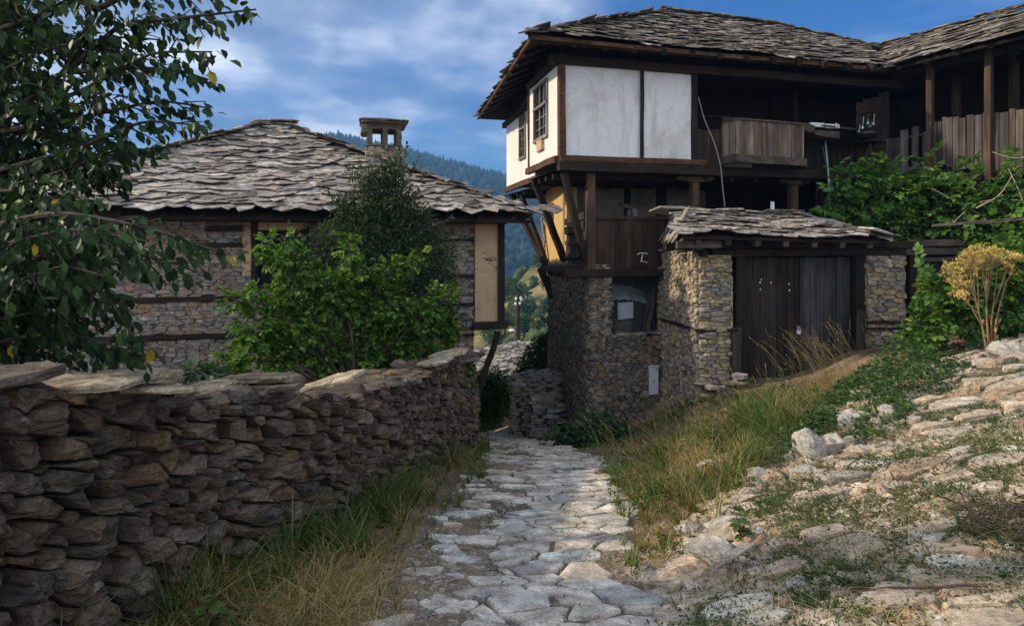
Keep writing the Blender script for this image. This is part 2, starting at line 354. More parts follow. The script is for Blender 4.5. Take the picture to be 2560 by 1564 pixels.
# ------------------------------------------------------------------ mesh building
class MB:
    """Collects vertices and faces; build() links them as ONE mesh object."""
    def __init__(self):
        self.V = []; self.n = 0; self.F = []; self.C = []      # F: 2-D int arrays (faces of one size); C: each add() on its own
    def add(self, v, faces):
        v = np.asarray(v, dtype=np.float64).reshape(-1, 3)
        for f in faces:
            f = np.asarray(f, dtype=np.int64)
            if f.ndim == 1: f = f[None, :]
            if len(f): self.F.append(f + self.n)
        self.V.append(v); self.n += len(v); self.C.append((v, faces))
        return self
    def each(self, name, mat, parent=None, smooth=False):
        """every add() as a mesh object of its own"""
        out = []
        for v, f in self.C:
            m_ = MB(); m_.add(v, f); out.append(m_.build(name, mat, parent, smooth))
        return out
    def build(self, name, mat, parent=None, smooth=False, origin=None):
        me = bpy.data.meshes.new(name)
        V = np.concatenate(self.V) if self.V else np.zeros((0, 3))
        off = np.zeros(3)
        if parent is not None: off = world_of(parent)
        elif origin is not None: off = np.array(origin, float)
        V = V - off
        me.vertices.add(len(V)); me.vertices.foreach_set('co', V.astype(np.float32).ravel())
        li = np.concatenate([f.ravel() for f in self.F]); tot = np.concatenate([np.full(len(f), f.shape[1]) for f in self.F])
        st = np.concatenate([[0], np.cumsum(tot)[:-1]])
        me.loops.add(len(li)); me.loops.foreach_set('vertex_index', li.astype(np.int32))
        me.polygons.add(len(tot)); me.polygons.foreach_set('loop_start', st.astype(np.int32))
        me.update(calc_edges=True)
        if me.validate(verbose=False): me.update()
        me.polygons.foreach_set('use_smooth', np.full(len(me.polygons), bool(smooth)))
        me.materials.append(mat if not isinstance(mat, str) else M[mat])
        o = bpy.data.objects.new(name, me)
        if parent is not None: o.parent = parent
        else: o.location = off
        COL.objects.link(o)
        return o

def world_of(o):
    p = np.zeros(3)
    while o is not None:
        p = p + np.array(o.location); o = o.parent
    return p

def tag(o, label=None, cat=None, group=None, kind=None):
    if label: o['label'] = label
    if cat: o['category'] = cat
    if group: o['group'] = group
    if kind: o['kind'] = kind
    return o

def thing(name, label, cat, loc, group=None):
    o = bpy.data.objects.new(name, None); o.location = loc; o.empty_display_size = 0.2
    COL.objects.link(o)
    return tag(o, label, cat, group)

def PX(px, Y): return (px - CX) / F * Y
def PZ(py, Y): return (HY - py) / F * Y
def P3(px, py, Y): return np.array([PX(px, Y), Y, PZ(py, Y)])

def rn(a, b): return random.uniform(a, b)
def unit(v):
    v = np.asarray(v, float); return v / (np.linalg.norm(v) + 1e-12)

CUBE_F = [np.array([[0, 3, 2, 1], [4, 5, 6, 7], [0, 1, 5, 4], [1, 2, 6, 5], [2, 3, 7, 6], [3, 0, 4, 7]])]
def obox(mb, c, ax, ay, az, hx, hy, hz, jit=0.0):
    """box with centre c, unit axes and half sizes"""
    c = np.asarray(c, float); ax, ay, az = map(unit, (ax, ay, az))
    s = np.array([[-1, -1, -1], [1, -1, -1], [1, 1, -1], [-1, 1, -1], [-1, -1, 1], [1, -1, 1], [1, 1, 1], [-1, 1, 1]], float)
    v = c + s[:, :1] * hx * ax + s[:, 1:2] * hy * ay + s[:, 2:] * hz * az
    if jit: v = v + RNG.uniform(-jit, jit, v.shape)
    mb.add(v, CUBE_F)

def beam(mb, p0, p1, w, h, up=(0, 0, 1), seg=4, wob=0.006):
    """hewn timber from p0 to p1: a few rings with slightly uneven section"""
    p0 = np.asarray(p0, float); p1 = np.asarray(p1, float)
    d = unit(p1 - p0); up = np.asarray(up, float)
    if abs(np.dot(d, unit(up))) > 0.97: up = np.array([0, 1, 0.0])
    x = unit(np.cross(d, up)); z = np.cross(x, d)
    vs = []
    ch = 0.14
    prof = [(-1 + ch, -1), (1 - ch, -1), (1, -1 + ch), (1, 1 - ch), (1 - ch, 1), (-1 + ch, 1), (-1, 1 - ch), (-1, -1 + ch)]
    for i in range(seg + 1):
        t = i / seg
        c = p0 + (p1 - p0) * t + x * rn(-wob, wob) + z * rn(-wob, wob)
        for (a, b) in prof:
            vs.append(c + x * (a * w / 2 + rn(-wob, wob) * 0.6) + z * (b * h / 2 + rn(-wob, wob) * 0.6))
    k = 8; fs = []
    for i in range(seg):
        for j in range(k):
            fs.append([i * k + j, i * k + (j + 1) % k, (i + 1) * k + (j + 1) % k, (i + 1) * k + j])
    mb.add(vs, [np.array(fs), np.array([list(range(k))[::-1], [seg * k + j for j in range(k)]])])

def tube(mb, pts, rad, n=6):
    pts = np.asarray(pts, float); m = len(pts)
    rad = np.broadcast_to(np.asarray(rad, float), (m,)) if np.ndim(rad) else np.full(m, rad)
    T = np.gradient(pts, axis=0); T /= np.linalg.norm(T, axis=1, keepdims=True) + 1e-12
    ref = np.array([0.3, 0.2, 1.0]) if abs(T[0][2]) < 0.9 else np.array([1.0, 0.2, 0.1])
    A = np.cross(T, ref); A /= np.linalg.norm(A, axis=1, keepdims=True) + 1e-12
    B = np.cross(T, A)
    an = np.linspace(0, 2 * np.pi, n, endpoint=False)
    V = pts[:, None, :] + rad[:, None, None] * (np.cos(an)[None, :, None] * A[:, None, :] + np.sin(an)[None, :, None] * B[:, None, :])
    i = np.arange(m - 1)[:, None] * n; j = np.arange(n)[None, :]; j2 = (j + 1) % n
    q = np.stack([i + j, i + j2, i + n + j2, i + n + j], -1).reshape(-1, 4)
    mb.add(V.reshape(-1, 3), [q, np.array([list(range(n))[::-1], [(m - 1) * n + k for k in range(n)]])])

def planks(mb, p0, p1, z0, z1, nrm, wr=(0.10, 0.18), th=0.022, gap=0.006, jz=0.02, seg=3):
    """upright boards side by side from p0 to p1 (plan points); z0/z1 numbers or functions of t"""
    p0 = np.array([p0[0], p0[1], 0.0]); p1 = np.array([p1[0], p1[1], 0.0])
    L = np.linalg.norm(p1 - p0); d = (p1 - p0) / L; s = 0.0
    nrm = unit(np.array([nrm[0], nrm[1], 0.0]))
    f0 = z0 if callable(z0) else (lambda t: z0); f1 = z1 if callable(z1) else (lambda t: z1)
    while s < L - 0.02:
        w = min(rn(*wr), L - s)
        c = p0 + d * (s + w / 2) + nrm * rn(-0.006, 0.006)
        t = (s + w / 2) / L
        a = c + np.array([0, 0, f0(t) + rn(-jz, jz)]); b = c + np.array([0, 0, f1(t) + rn(-jz, jz)]) + d * rn(-0.008, 0.008)
        beam(mb, a, b, w - gap, th, up=nrm, seg=seg, wob=0.003)
        s += w

def sheet(mb, P00, P10, P11, P01, nu, nv, fn=None):
    """grid between four corners; fn(u, v, p) may move points"""
    P00, P10, P11, P01 = [np.asarray(p, float) for p in (P00, P10, P11, P01)]
    u = np.linspace(0, 1, nu + 1); v = np.linspace(0, 1, nv + 1)
    U, Vv = np.meshgrid(u, v)
    p = (P00 * ((1 - U) * (1 - Vv))[..., None] + P10 * (U * (1 - Vv))[..., None] + P11 * (U * Vv)[..., None] + P01 * ((1 - U) * Vv)[..., None])
    if fn is not None: p = fn(U, Vv, p)
    k = nu + 1
    i = np.arange(nv)[:, None] * k + np.arange(nu)[None, :]
    q = np.stack([i, i + 1, i + k + 1, i + k], -1).reshape(-1, 4)
    mb.add(p.reshape(-1, 3), [q])

# ---- rubble: a Voronoi-like partition of a wall face into irregular stones
def row_seeds(L, H, rh, wr, sizef=None, jit=0.28):
    S = []; z = -0.02
    while z < H + 0.02:
        h0 = rn(*rh); s = -rn(0, 0.2)
        while s < L + 0.1:
            k = sizef(s) if sizef else 1.0
            h = h0
            w = h * k * rn(*wr)
            S.append((s + w / 2 + rn(-jit, jit) * w * 0.4, z + h / 2 + rn(-jit, jit) * h))
            s += w
        z += h0
    return np.array(S)

def rand_seeds(L, H, rmin, asp, tries=30):
    """irregular scattered seeds, none closer than rmin(s, z) (s axis squeezed by asp)"""
    cell = {}; out = []
    n = int(L * H / asp / 0.004 * tries / 10)
    R0 = 0.5
    for _ in range(n):
        a, b = rn(0, L), rn(0, H); r = rmin(a, b) * rn(0.62, 1.35); q = (a / asp, b); k = (int(q[0] / R0), int(q[1] / R0)); ok = True
        for i in (-1, 0, 1):
            for j in (-1, 0, 1):
                for (x, y, r2) in cell.get((k[0] + i, k[1] + j), ()):
                    if (x - q[0]) ** 2 + (y - q[1]) ** 2 < ((r + r2) / 2) ** 2: ok = False; break
                if not ok: break
            if not ok: break
        if ok: cell.setdefault(k, []).append((q[0], q[1], r)); out.append((a, b))
    return np.array(out)

def voronoi(S, asp, box, wvar=None):
    """clip a cell per seed; asp squeezes the s axis so that stones come out wider than tall"""
    Q = S.copy(); Q[:, 0] /= asp
    x0, y0, x1, y1 = box; x0 /= asp; x1 /= asp
    n = len(Q); K = min(18, n - 1)
    if wvar is None: wvar = 0.55 * (x1 - x0) * (y1 - y0) / max(1, n)
    D = ((Q[:, None, :] - Q[None, :, :]) ** 2).sum(-1) if n < 2600 else None
    cells = []
    wt_ = RNG.uniform(0, 1, n) ** 1.5 * wvar
    for i in range(n):
        di = D[i] if D is not None else ((Q - Q[i]) ** 2).sum(-1)
        nb = np.argpartition(di, K)[:K + 1]
        cx, cy = Q[i]
        r = math.sqrt(di[nb].max()) * 0.6 + 1e-3
        poly = [(max(x0, cx - r), max(y0, cy - r)), (min(x1, cx + r), max(y0, cy - r)), (min(x1, cx + r), min(y1, cy + r)), (max(x0, cx - r), min(y1, cy + r))]
        if cx < x0 or cx > x1 or cy < y0 or cy > y1: continue
        for j in nb:
            if j == i: continue
            nx, ny = Q[j, 0] - cx, Q[j, 1] - cy
            tq = min(0.9, max(0.1, 0.5 + (wt_[i] - wt_[j]) / (2 * (nx * nx + ny * ny) + 1e-9)))
            mx, my = cx + nx * tq, cy + ny * tq
            out = []; m = len(poly)
            for a in range(m):
                p, q = poly[a], poly[(a + 1) % m]
                dp = (p[0] - mx) * nx + (p[1] - my) * ny; dq = (q[0] - mx) * nx + (q[1] - my) * ny
                if dp <= 0: out.append(p)
                if dp * dq < 0:
                    t = dp / (dp - dq); out.append((p[0] + (q[0] - p[0]) * t, p[1] + (q[1] - p[1]) * t))
            poly = out
            if len(poly) < 3: break
        if len(poly) >= 3:
            a = np.array(poly); a[:, 0] *= asp
            cells.append(a)
    return cells

def resample(poly, n, cut=0.22):
    """clip the corners a little, then bring the outline to n points without losing its corners"""
    a = np.asarray(poly, float); b = np.roll(a, -1, 0)
    ch = list(np.stack([a * (1 - cut) + b * cut, a * cut + b * (1 - cut)], 1).reshape(-1, a.shape[1]))
    while len(ch) > n:
        arr = np.array(ch); d = np.linalg.norm(np.roll(arr, -1, 0) - arr, axis=1); i = int(d.argmin()); j = (i + 1) % len(ch)
        ch[i] = (ch[i] + ch[j]) / 2; ch.pop(j)
    while len(ch) < n:
        arr = np.array(ch); d = np.linalg.norm(np.roll(arr, -1, 0) - arr, axis=1); i = int(d.argmax())
        ch.insert(i + 1, arr[i] + (arr[(i + 1) % len(arr)] - arr[i]) * rn(0.4, 0.6))
    return np.array(ch)

_fc = {}
def ring_faces(n, r):
    if (n, r) not in _fc:
        q = []
        for i in range(r - 1):
            for j in range(n):
                q.append([i * n + j, i * n + (j + 1) % n, (i + 1) * n + (j + 1) % n, (i + 1) * n + j])
        t = [[(r - 1) * n + j, (r - 1) * n + (j + 1) % n, r * n] for j in range(n)]
        _fc[(n, r)] = (np.array(q), np.array(t))
    return _fc[(n, r)]

RINGS_HI = [(1.0, -0.9), (1.005, 0.30), (0.995, 0.72), (0.955, 0.97), (0.72, 1.0), (0.38, 1.0)]
RINGS_LO = [(1.0, -0.6), (1.0, 0.50), (0.95, 0.96), (0.55, 1.0)]
def stone(mb, poly, depth, place, n=12, rings=RINGS_LO, shrink=0.93, facet=0.6, rough=0.1, off=0.0, cut=0.08):
    """one stone: outline in the wall's (s, z), pushed out by depth, faceted and roughened. place(s, z, h) -> xyz"""
    c = poly.mean(0)
    size = math.sqrt(max(1e-6, np.ptp(poly[:, 0]) * np.ptp(poly[:, 1])))
    b = resample(poly, n, cut)
    b = c + (b - c) * shrink
    b = b + RNG.normal(0, rough * size * 0.16, b.shape)
    R = np.array([r[0] for r in rings] + [0.0]); Hh = np.array([r[1] for r in rings] + [1.0])
    q = c + (b - c)[None, :, :] * R[:-1, None, None]
    q = np.concatenate([q.reshape(-1, 2), c[None, :]])
    h = np.concatenate([np.repeat(Hh[:-1], n), [1.0]])
    rel = (q - c) / size
    cap = np.full(len(q), 1.0)
    for _ in range(3):
        an = rn(0, 6.283); k = rn(0.1, 1.0) * facet * 1.5; o = rn(-0.05, 0.45)
        cap = np.minimum(cap, 1.0 + o * 0.4 - k * (rel[:, 0] * math.cos(an) + rel[:, 1] * math.sin(an)))
    hh = np.where(h > 0.1, h * np.clip(cap, 0.25, 1.25), h)
    if rough:
        sd = rn(0, 90)
        nz = np.array([0.5 * mnoise.noise((a * 2.3 + sd, bb * 2.3, 0.3)) + 0.6 * mnoise.noise((a * 6 + sd, bb * 7, 1.3)) + 0.4 * mnoise.noise((a * 13 + sd, bb * 17, 1.3)) for a, bb in rel])
        hh = hh + np.where(h > 0.1, nz * rough * 3.2, 0)
        q = q + (np.stack([np.roll(nz, 3), np.roll(nz, 5)], 1) * rough * size * 0.35)
    mb.add(place(q[:, 0], q[:, 1], hh * depth + off), ring_faces(n, len(rings)))

def slab(mb, top, th, inset=0.04, rough=0.012, nrm=None):
    """a broken flat slab: top outline (n x 3) with thickness along -nrm"""
    top = np.asarray(top, float); n = len(top); c = top.mean(0)
    if nrm is None:
        nrm = unit(np.cross(top[n // 3] - top[0], top[2 * n // 3] - top[0]))
    nrm = np.asarray(nrm, float)
    r0 = c + (top - c) * (1 - inset)
    r1 = top - nrm * th * 0.3
    r2 = top + RNG.normal(0, rough, top.shape) - nrm * th * 0.75
    r3 = c + (top - c) * (1 - inset * 1.4) - nrm * th
    r0 = r0 + nrm * RNG.normal(0, rough * 0.5, (n, 1))
    v = np.concatenate([r3, r2, r1, r0, [c + nrm * rn(-1, 1) * rough], [c - nrm * th]])
    q, t = ring_faces(n, 4)
    bot = np.array([[(j + 1) % n, j, 4 * n + 1] for j in range(n)])
    mb.add(v, [q, t, bot])

def blob_poly(n, rx, ry, irr=0.18):
    an = np.linspace(0, 2 * np.pi, n, endpoint=False) + RNG.uniform(-0.25, 0.25, n) * (6.28 / n)
    r = 1 + RNG.uniform(-irr, irr, n)
    p = np.stack([np.cos(an) * r * rx, np.sin(an) * r * ry], 1)
    return p

def rock_mesh(mb, c, rx, ry, rz, seed=0, sub=3, facets=9, rough=0.06):
    """free lying stone: a sphere cut by random planes, then roughened"""
    rg = np.random.default_rng(seed)
    nu, nv = 14 + 4 * sub, 8 + 2 * sub
    th = np.linspace(0, np.pi, nv + 1)[1:-1]; ph = np.linspace(0, 2 * np.pi, nu, endpoint=False)
    d = np.concatenate([[[0, 0, 1]], np.stack([np.outer(np.sin(th), np.cos(ph)), np.outer(np.sin(th), np.sin(ph)), np.outer(np.cos(th), np.ones(nu))], -1).reshape(-1, 3), [[0, 0, -1]]])
    r = np.full(len(d), 1.15)
    for _ in range(facets):
        nn = unit(rg.normal(size=3)); o = rg.uniform(0.62, 0.95)
        dp = d @ nn
        r = np.where(dp > 0.05, np.minimum(r, o / np.maximum(dp, 0.05)), r)
    nz = np.array([mnoise.noise(tuple(x * 2.6 + seed)) + 0.5 * mnoise.noise(tuple(x * 7 + seed)) for x in d])
    r = r * (1 + nz * rough * 1.6)
    v = d * r[:, None] * np.array([rx, ry, rz]) + np.asarray(c)
    m = nv - 1; f = []
    for i in range(m - 1):
        for j in range(nu):
            f.append([1 + i * nu + j, 1 + (i + 1) * nu + j, 1 + (i + 1) * nu + (j + 1) % nu, 1 + i * nu + (j + 1) % nu])
    t = [[0, 1 + j, 1 + (j + 1) % nu] for j in range(nu)] + [[1 + m * nu, 1 + (m - 1) * nu + (j + 1) % nu, 1 + (m - 1) * nu + j] for j in range(nu)]
    mb.add(v, [np.array(f), np.array(t)])

# ---- leaves
LEAF_V = np.array([[0, 0, 0], [0.30, 0.30, 0.06], [-0.30, 0.30, 0.06], [0, 0.36, -0.02], [0.27, 0.66, 0.03], [-0.27, 0.66, 0.03], [0, 0.70, -0.03], [0, 1.0, -0.10]])
LEAF_T = np.array([[0, 1, 3], [0, 3, 2], [6, 4, 7], [6, 7, 5]])
LEAF_Q = np.array([[3, 1, 4, 6], [2, 3, 6, 5]])
DIA_V = np.array([[0, 0, 0], [0.26, 0.48, 0.05], [0, 1.0, -0.05], [-0.26, 0.48, 0.05]])
DIA_T = np.array([[0, 1, 2], [0, 2, 3]])
def leaves(mb, pos, dirs, nrm, size, wide=1.0, simple=False):
    pos = np.asarray(pos, float); N = len(pos)
    if N == 0: return
    d = np.asarray(dirs, float); d = d / (np.linalg.norm(d, axis=1, keepdims=True) + 1e-9)
    x = np.cross(d, np.asarray(nrm, float)); x /= np.linalg.norm(x, axis=1, keepdims=True) + 1e-9
    z = np.cross(x, d)
    T = DIA_V if simple else LEAF_V
    s = np.broadcast_to(np.asarray(size, float), (N,))[:, None, None]
    curl = RNG.uniform(0.4, 1.9, (N, 1, 1))
    v = pos[:, None, :] + s * (T[None, :, :1] * wide * x[:, None, :] + T[None, :, 1:2] * d[:, None, :] + T[None, :, 2:] * curl * z[:, None, :])
    k = len(T); o = (np.arange(N) * k)[:, None, None]
    if simple: fs = [(DIA_T[None] + o).reshape(-1, 3)]
    else: fs = [(LEAF_T[None] + o).reshape(-1, 3), (LEAF_Q[None] + o).reshape(-1, 4)]
    mb.add(v.reshape(-1, 3), fs)

def compound(pos, dirs, nrm, length, pairs=3, leaf=0.4):
    """pinnate leaves: returns leaflet pos, dir, normal, size"""
    pos = np.asarray(pos, float); N = len(pos)
    d = dirs / (np.linalg.norm(dirs, axis=1, keepdims=True) + 1e-9)
    x = np.cross(d, nrm); x /= np.linalg.norm(x, axis=1, keepdims=True) + 1e-9
    z = np.cross(x, d)
    L = np.broadcast_to(np.asarray(length, float), (N,))[:, None]
    Pp, Dd, Nn, Ss = [], [], [], []
    for k in range(pairs):
        t = 0.35 + 0.5 * k / max(1, pairs - 1)
        for sgn in (-1, 1):
            Pp.append(pos + d * L * t - z * L * 0.10 * t * t)
            Dd.append(d * 0.55 + sgn * x * 0.95 - z * 0.25 + RNG.normal(0, 0.14, d.shape))
            Nn.append(z + RNG.normal(0, 0.22, d.shape)); Ss.append((L * leaf * rn(0.85, 1.05))[:, 0])
    Pp.append(pos + d * L * 0.9 - z * L * 0.1); Dd.append(d - z * 0.3); Nn.append(z + RNG.normal(0, 0.15, d.shape)); Ss.append((L * leaf * 1.1)[:, 0])
    return np.concatenate(Pp), np.concatenate(Dd), np.concatenate(Nn), np.concatenate(Ss)

def blades(mb, base, height, width, lean, az, bend=0.5):
    """grass blades: N bases, heights, widths, lean amount and azimuth"""
    base = np.asarray(base, float); N = len(base)
    if N == 0: return
    h = np.broadcast_to(np.asarray(height, float), (N,)); w = np.broadcast_to(np.asarray(width, float), (N,))
    l = np.broadcast_to(np.asarray(lean, float), (N,))
    dx = np.stack([np.cos(az), np.sin(az), np.zeros(N)], 1)
    fa = az + RNG.uniform(-1.2, 1.2, N) + 1.57
    sd = np.stack([np.cos(fa), np.sin(fa), np.zeros(N)], 1)
    vs = []
    for t, ww in ((0, 1.0), (0.4, 0.8), (0.75, 0.5)):
        p = base + dx * (h * l * t ** 1.8)[:, None] + np.array([0, 0, 1.0]) * (h * t * (1 - bend * l * t * 0.5))[:, None]
        vs += [p - sd * (w * ww / 2)[:, None], p + sd * (w * ww / 2)[:, None]]
    vs.append(base + dx * (h * l)[:, None] + np.array([0, 0, 1.0]) * (h * (1 - bend * l * 0.55))[:, None])
    V = np.stack(vs, 1)
    o = (np.arange(N) * 7)[:, None, None]
    q = (np.array([[0, 1, 3, 2], [2, 3, 5, 4]])[None] + o).reshape(-1, 4)
    t3 = (np.array([[4, 5, 6]])[None] + o).reshape(-1, 3)
    mb.add(V.reshape(-1, 3), [q, t3])

def interp_path(pts, n):
    pts = np.asarray(pts, float)
    d = np.linalg.norm(np.diff(pts, axis=0), axis=1); t = np.concatenate([[0], np.cumsum(d)])
    q = np.linspace(0, t[-1], n)
    lin = np.stack([np.interp(q, t, pts[:, k]) for k in range(3)], 1)
    for _ in range(2):
        lin[1:-1] = (lin[:-2] + 2 * lin[1:-1] + lin[2:]) / 4
    return lin
# ================================================================== terrain
R_Y = [-4, 0, 3.6, 5.3, 7.0, 9.2, 11.5, 14, 17, 22, 30, 60, 150, 400, 4000]
R_Z = [-1.3, -1.6, -2.13, -2.43, -2.72, -3.12, -3.62, -4.25, -5.0, -6.4, -9, -18, -45, -60, -60]
C_Y = [-4, 0, 3.6, 5.3, 8, 10.5, 13, 15, 17, 22, 30]
C_X = [-0.4, -0.2, 0.04, 0.16, 0.42, 0.42, 0.10, -0.45, -1.0, -2.5, -5.0]
def road_z(y): return np.interp(y, R_Y, R_Z)
def road_c(y): return np.interp(y, C_Y, C_X)
def wall_x(y): return -1.8 + 0.184 * (y - 4.2)
def sstep(t):
    t = np.clip(t, 0, 1); return t * t * (3 - 2 * t)
def zg(x, y):
    x = np.asarray(x, float); y = np.asarray(y, float)
    zr = road_z(y); xc = road_c(y); xr = xc + 0.82
    zp = -1.72 + 0.2 * (np.minimum(x, 9) - 2.3) - 0.12 * (np.clip(y, 0.5, 13) - 3)
    zp = zp - 0.22 * sstep((y - 8) / 2.5) * (1 - sstep((x - 5.2) / 1.5))
    zp = np.maximum(zp, zr)
    w = np.interp(y, [2.5, 4, 5, 6, 8, 9, 11, 13, 15], [0.9, 0.8, 0.95, 1.3, 1.95, 2.35, 2.8, 3.2, 3.3])
    q = sstep((x - xr) / w)
    z = zr * (1 - q) + zp * q
    xw = wall_x(y)
    zl = np.interp(y, [0, 4, 11, 14, 20], [-1.3, -1.6, -2.4, -3.2, -5.6])
    ql = sstep((xw - 0.15 - x) / 0.25) * (1 - sstep((y - 10.4) / 0.5))
    z = z * (1 - ql) + zl * ql
    up = sstep((xc - 0.8 - x) / 0.8) * (1 - ql)
    z = z + 0.07 * up
    far = sstep((y - 17) / 6)
    z = z * (1 - far) + zr * far
    z = z + 0.018 * np.sin(x * 3.1 + y * 1.7) * np.sin(y * 2.3 - x) + 0.010 * np.sin(x * 9 + 1.3) * np.sin(y * 8.0)
    return z

def grid_axis(parts):
    a = [parts[0][0]]
    for (s, e, st) in parts:
        a += list(np.linspace(s, e, max(2, int(round((e - s) / st)) + 1))[1:])
    return np.array(a)
gx = grid_axis([(-2500, -400, 300), (-400, -60, 40), (-60, -14, 4), (-14, -4, 0.5), (-4, 6, 0.09), (6, 14, 0.3), (14, 60, 4), (60, 400, 40), (400, 2500, 300)])
gy = grid_axis([(-60, -4, 6), (-4, 1.5, 0.4), (1.5, 12, 0.09), (12, 24, 0.3), (24, 60, 3), (60, 400, 25), (400, 4000, 300)])
GX, GY = np.meshgrid(gx, gy)
GZ = zg(GX, GY)
near = (GX > -4.2) & (GX < 6.2) & (GY > 1.4) & (GY < 12.2)
nz = np.zeros_like(GZ)
for a, b in zip(*np.nonzero(near)):
    x, y = GX[a, b], GY[a, b]
    nz[a, b] = 0.022 * mnoise.noise((x * 4, y * 4, 0)) + 0.012 * mnoise.noise((x * 11, y * 11, 5))
GZ = GZ + nz
mb = MB(); k = len(gx)
ii = np.arange(len(gy) - 1)[:, None] * k + np.arange(k - 1)[None, :]
mb.add(np.stack([GX, GY, GZ], -1).reshape(-1, 3), [np.stack([ii, ii + 1, ii + k + 1, ii + k], -1).reshape(-1, 4)])
tag(mb.build('ground', 'ground', smooth=True), kind='structure')

# ------------------------------------------------------------------ paved lane
def on_ground(lift):
    def place(s, z, h):
        return np.stack([s, z, zg(s, z) + h + lift], -1)
    return place
def pave(x0, x1, y0, y1, rh, wr, asp, keep, depth, mat, name, label_kind, n=13, shrink=0.975, tilt=0.012, lift=0.0, jit=0.3):
    S = rand_seeds(x1 - x0, y1 - y0, lambda a, b: rh(a + x0, b + y0) if callable(rh) else rh, asp)
    mbp = MB()
    for c in voronoi(S, asp, (0, 0, x1 - x0, y1 - y0), 1.3 * (x1 - x0) / asp * (y1 - y0) / len(S)):
        c = c + np.array([x0, y0]); m = c.mean(0)
        kp = keep(m[0], m[1])
        if random.random() > kp: continue
        tx, ty, o = rn(-tilt, tilt) * 4, rn(-tilt, tilt) * 4, rn(-1.2, 1.0) * tilt
        def place(s, z, h, m=m, tx=tx, ty=ty, o=o):
            g = zg(s, z)
            return np.stack([s, z, g + h + o + lift + tx * (s - m[0]) + ty * (z - m[1])], -1)
        stone(mbp, c, depth * rn(0.7, 1.2), place, n=n, rings=[(1.0, -1.5), (1.0, 0.55), (0.955, 0.95), (0.6, 1.0)], shrink=shrink * rn(0.88, 1.0), facet=0.15, rough=0.06, cut=0.07)
    return tag(mbp.build(name, mat, smooth=False), kind='structure')

def lane_r(x, y):
    t = x - road_c(y)
    return (0.21 if t > -0.15 else 0.13) * (1 + 0.5 * mnoise.noise((x * 1.1, y * 1.1, 90.0)))
def path_r(x, y):
    return np.interp(y, [3, 6], [0.115, 0.18]) * (1 + 0.95 * mnoise.noise((x * 0.8, y * 0.8, 95.0)))
def lane_keep(x, y):
    t = x - road_c(y)
    if t < -0.82 + 0.12 * math.sin(y * 3) or t > 0.86 + 0.15 * math.sin(y * 2.1 + 1): return 0.0
    k = 0.97 if t > -0.22 else 0.62
    if mnoise.noise((x * 1.3, y * 1.3, 3.3)) < -0.28 and t < 0.1: k *= 0.35
    return k
pave(-2.2, 2.4, 2.4, 7.0, lane_r, None, 1.5, lane_keep, 0.030, 'paving', 'lane_paving', None, n=16, tilt=0.010)
pave(-2.2, 2.4, 7.02, 19.0, lane_r, None, 1.5, lane_keep, 0.035, 'paving', 'lane_paving', None, n=10, tilt=0.012)

def path_keep(x, y):
    t = x - road_c(y) - 0.85
    w = np.interp(y, [4.2, 5, 8], [-0.4, 0.75, 1.5])
    if t < max(0.0, w * 0.8): return 0.0
    # the strip of verge and ivy between path and gate is unpaved
    edge = 1.0 + 1.0 * (y - 4.5) if y > 4.5 else -9.0
    if x < edge: return 0.0
    nn = mnoise.noise((x * 0.9, y * 0.9, 8.1)) + 0.35 * mnoise.noise((x * 2.7, y * 2.7, 1.1))
    return 0.78 if nn > 0.02 else (0.42 if nn > -0.3 else 0.10)
pave(0.8, 6.2, 2.2, 6.0, path_r, None, 1.7, path_keep, 0.042, 'path_stone', 'path_paving', None, n=15, tilt=0.015, shrink=0.94, lift=-0.004)
pave(2.6, 9.0, 6.02, 10.5, path_r, None, 1.9, path_keep, 0.08, 'path_stone', 'path_paving', None, n=12, tilt=0.028, shrink=0.94, lift=-0.012)

# gravel chips on the lane and the path: nobody could count it
def scatter(n, fx, fy): return RNG.uniform(*fx, n), RNG.uniform(*fy, n)
def chips(name, n, region, size, mat, accept, flat=0.55):
    mbx = MB(); x, y = scatter(n * 4, *region)
    ok = np.array([accept(a, b) for a, b in zip(x, y)]); x, y = x[ok][:n], y[ok][:n]
    N = len(x)
    base = np.array([[1, 0, 0], [0.4, 0.9, 0], [-0.6, 0.75, 0], [-1, -0.1, 0], [-0.3, -0.9, 0], [0.65, -0.7, 0], [0.1, 0.05, 0.8], [-0.25, 0.3, 0.7]])
    fs = np.array([[0, 1, 6], [1, 2, 7], [1, 7, 6], [2, 3, 7], [3, 4, 7], [4, 6, 7], [4, 5, 6], [5, 0, 6]])
    s = RNG.lognormal(math.log(size), 0.5, N).clip(size * 0.4, size * 3.2)
    an = RNG.uniform(0, 6.28, N); j = 1 + RNG.uniform(-0.3, 0.3, (N, 8, 1))
    el = RNG.uniform(0.55, 1.0, N)[:, None]
    b = base[None] * j * s[:, None, None]
    bx, by, bz = b[..., 0], b[..., 1] * el, b[..., 2] * flat
    c, sn = np.cos(an)[:, None], np.sin(an)[:, None]
    X = x[:, None] + bx * c - by * sn; Y = y[:, None] + bx * sn + by * c
    Z = zg(x, y)[:, None] + bz + 0.002 + bx * RNG.uniform(-0.2, 0.2, (N, 1))
    o = (np.arange(N) * 8)[:, None, None]
    mbx.add(np.stack([X, Y, Z], -1).reshape(-1, 3), [(fs[None] + o).reshape(-1, 3)])
    return tag(mbx.build(name, mat), kind='stuff')
chips('gravel', 16000, ((-2.2, 2.2), (2.4, 10)), 0.013, 'gravel',
      lambda a, b: -1.0 < a - road_c(b) < 0.95 and (a - road_c(b) < 0.0 or random.random() < 0.25) and random.random() < 1.6 / max(1, b - 2))
chips('path_rubble', 11000, ((0.8, 6.0), (2.3, 9.5)), 0.032, 'path_stone',
      lambda a, b: path_keep(a, b) > 0.05 and random.random() < 2.0 / max(1, b - 1.5))
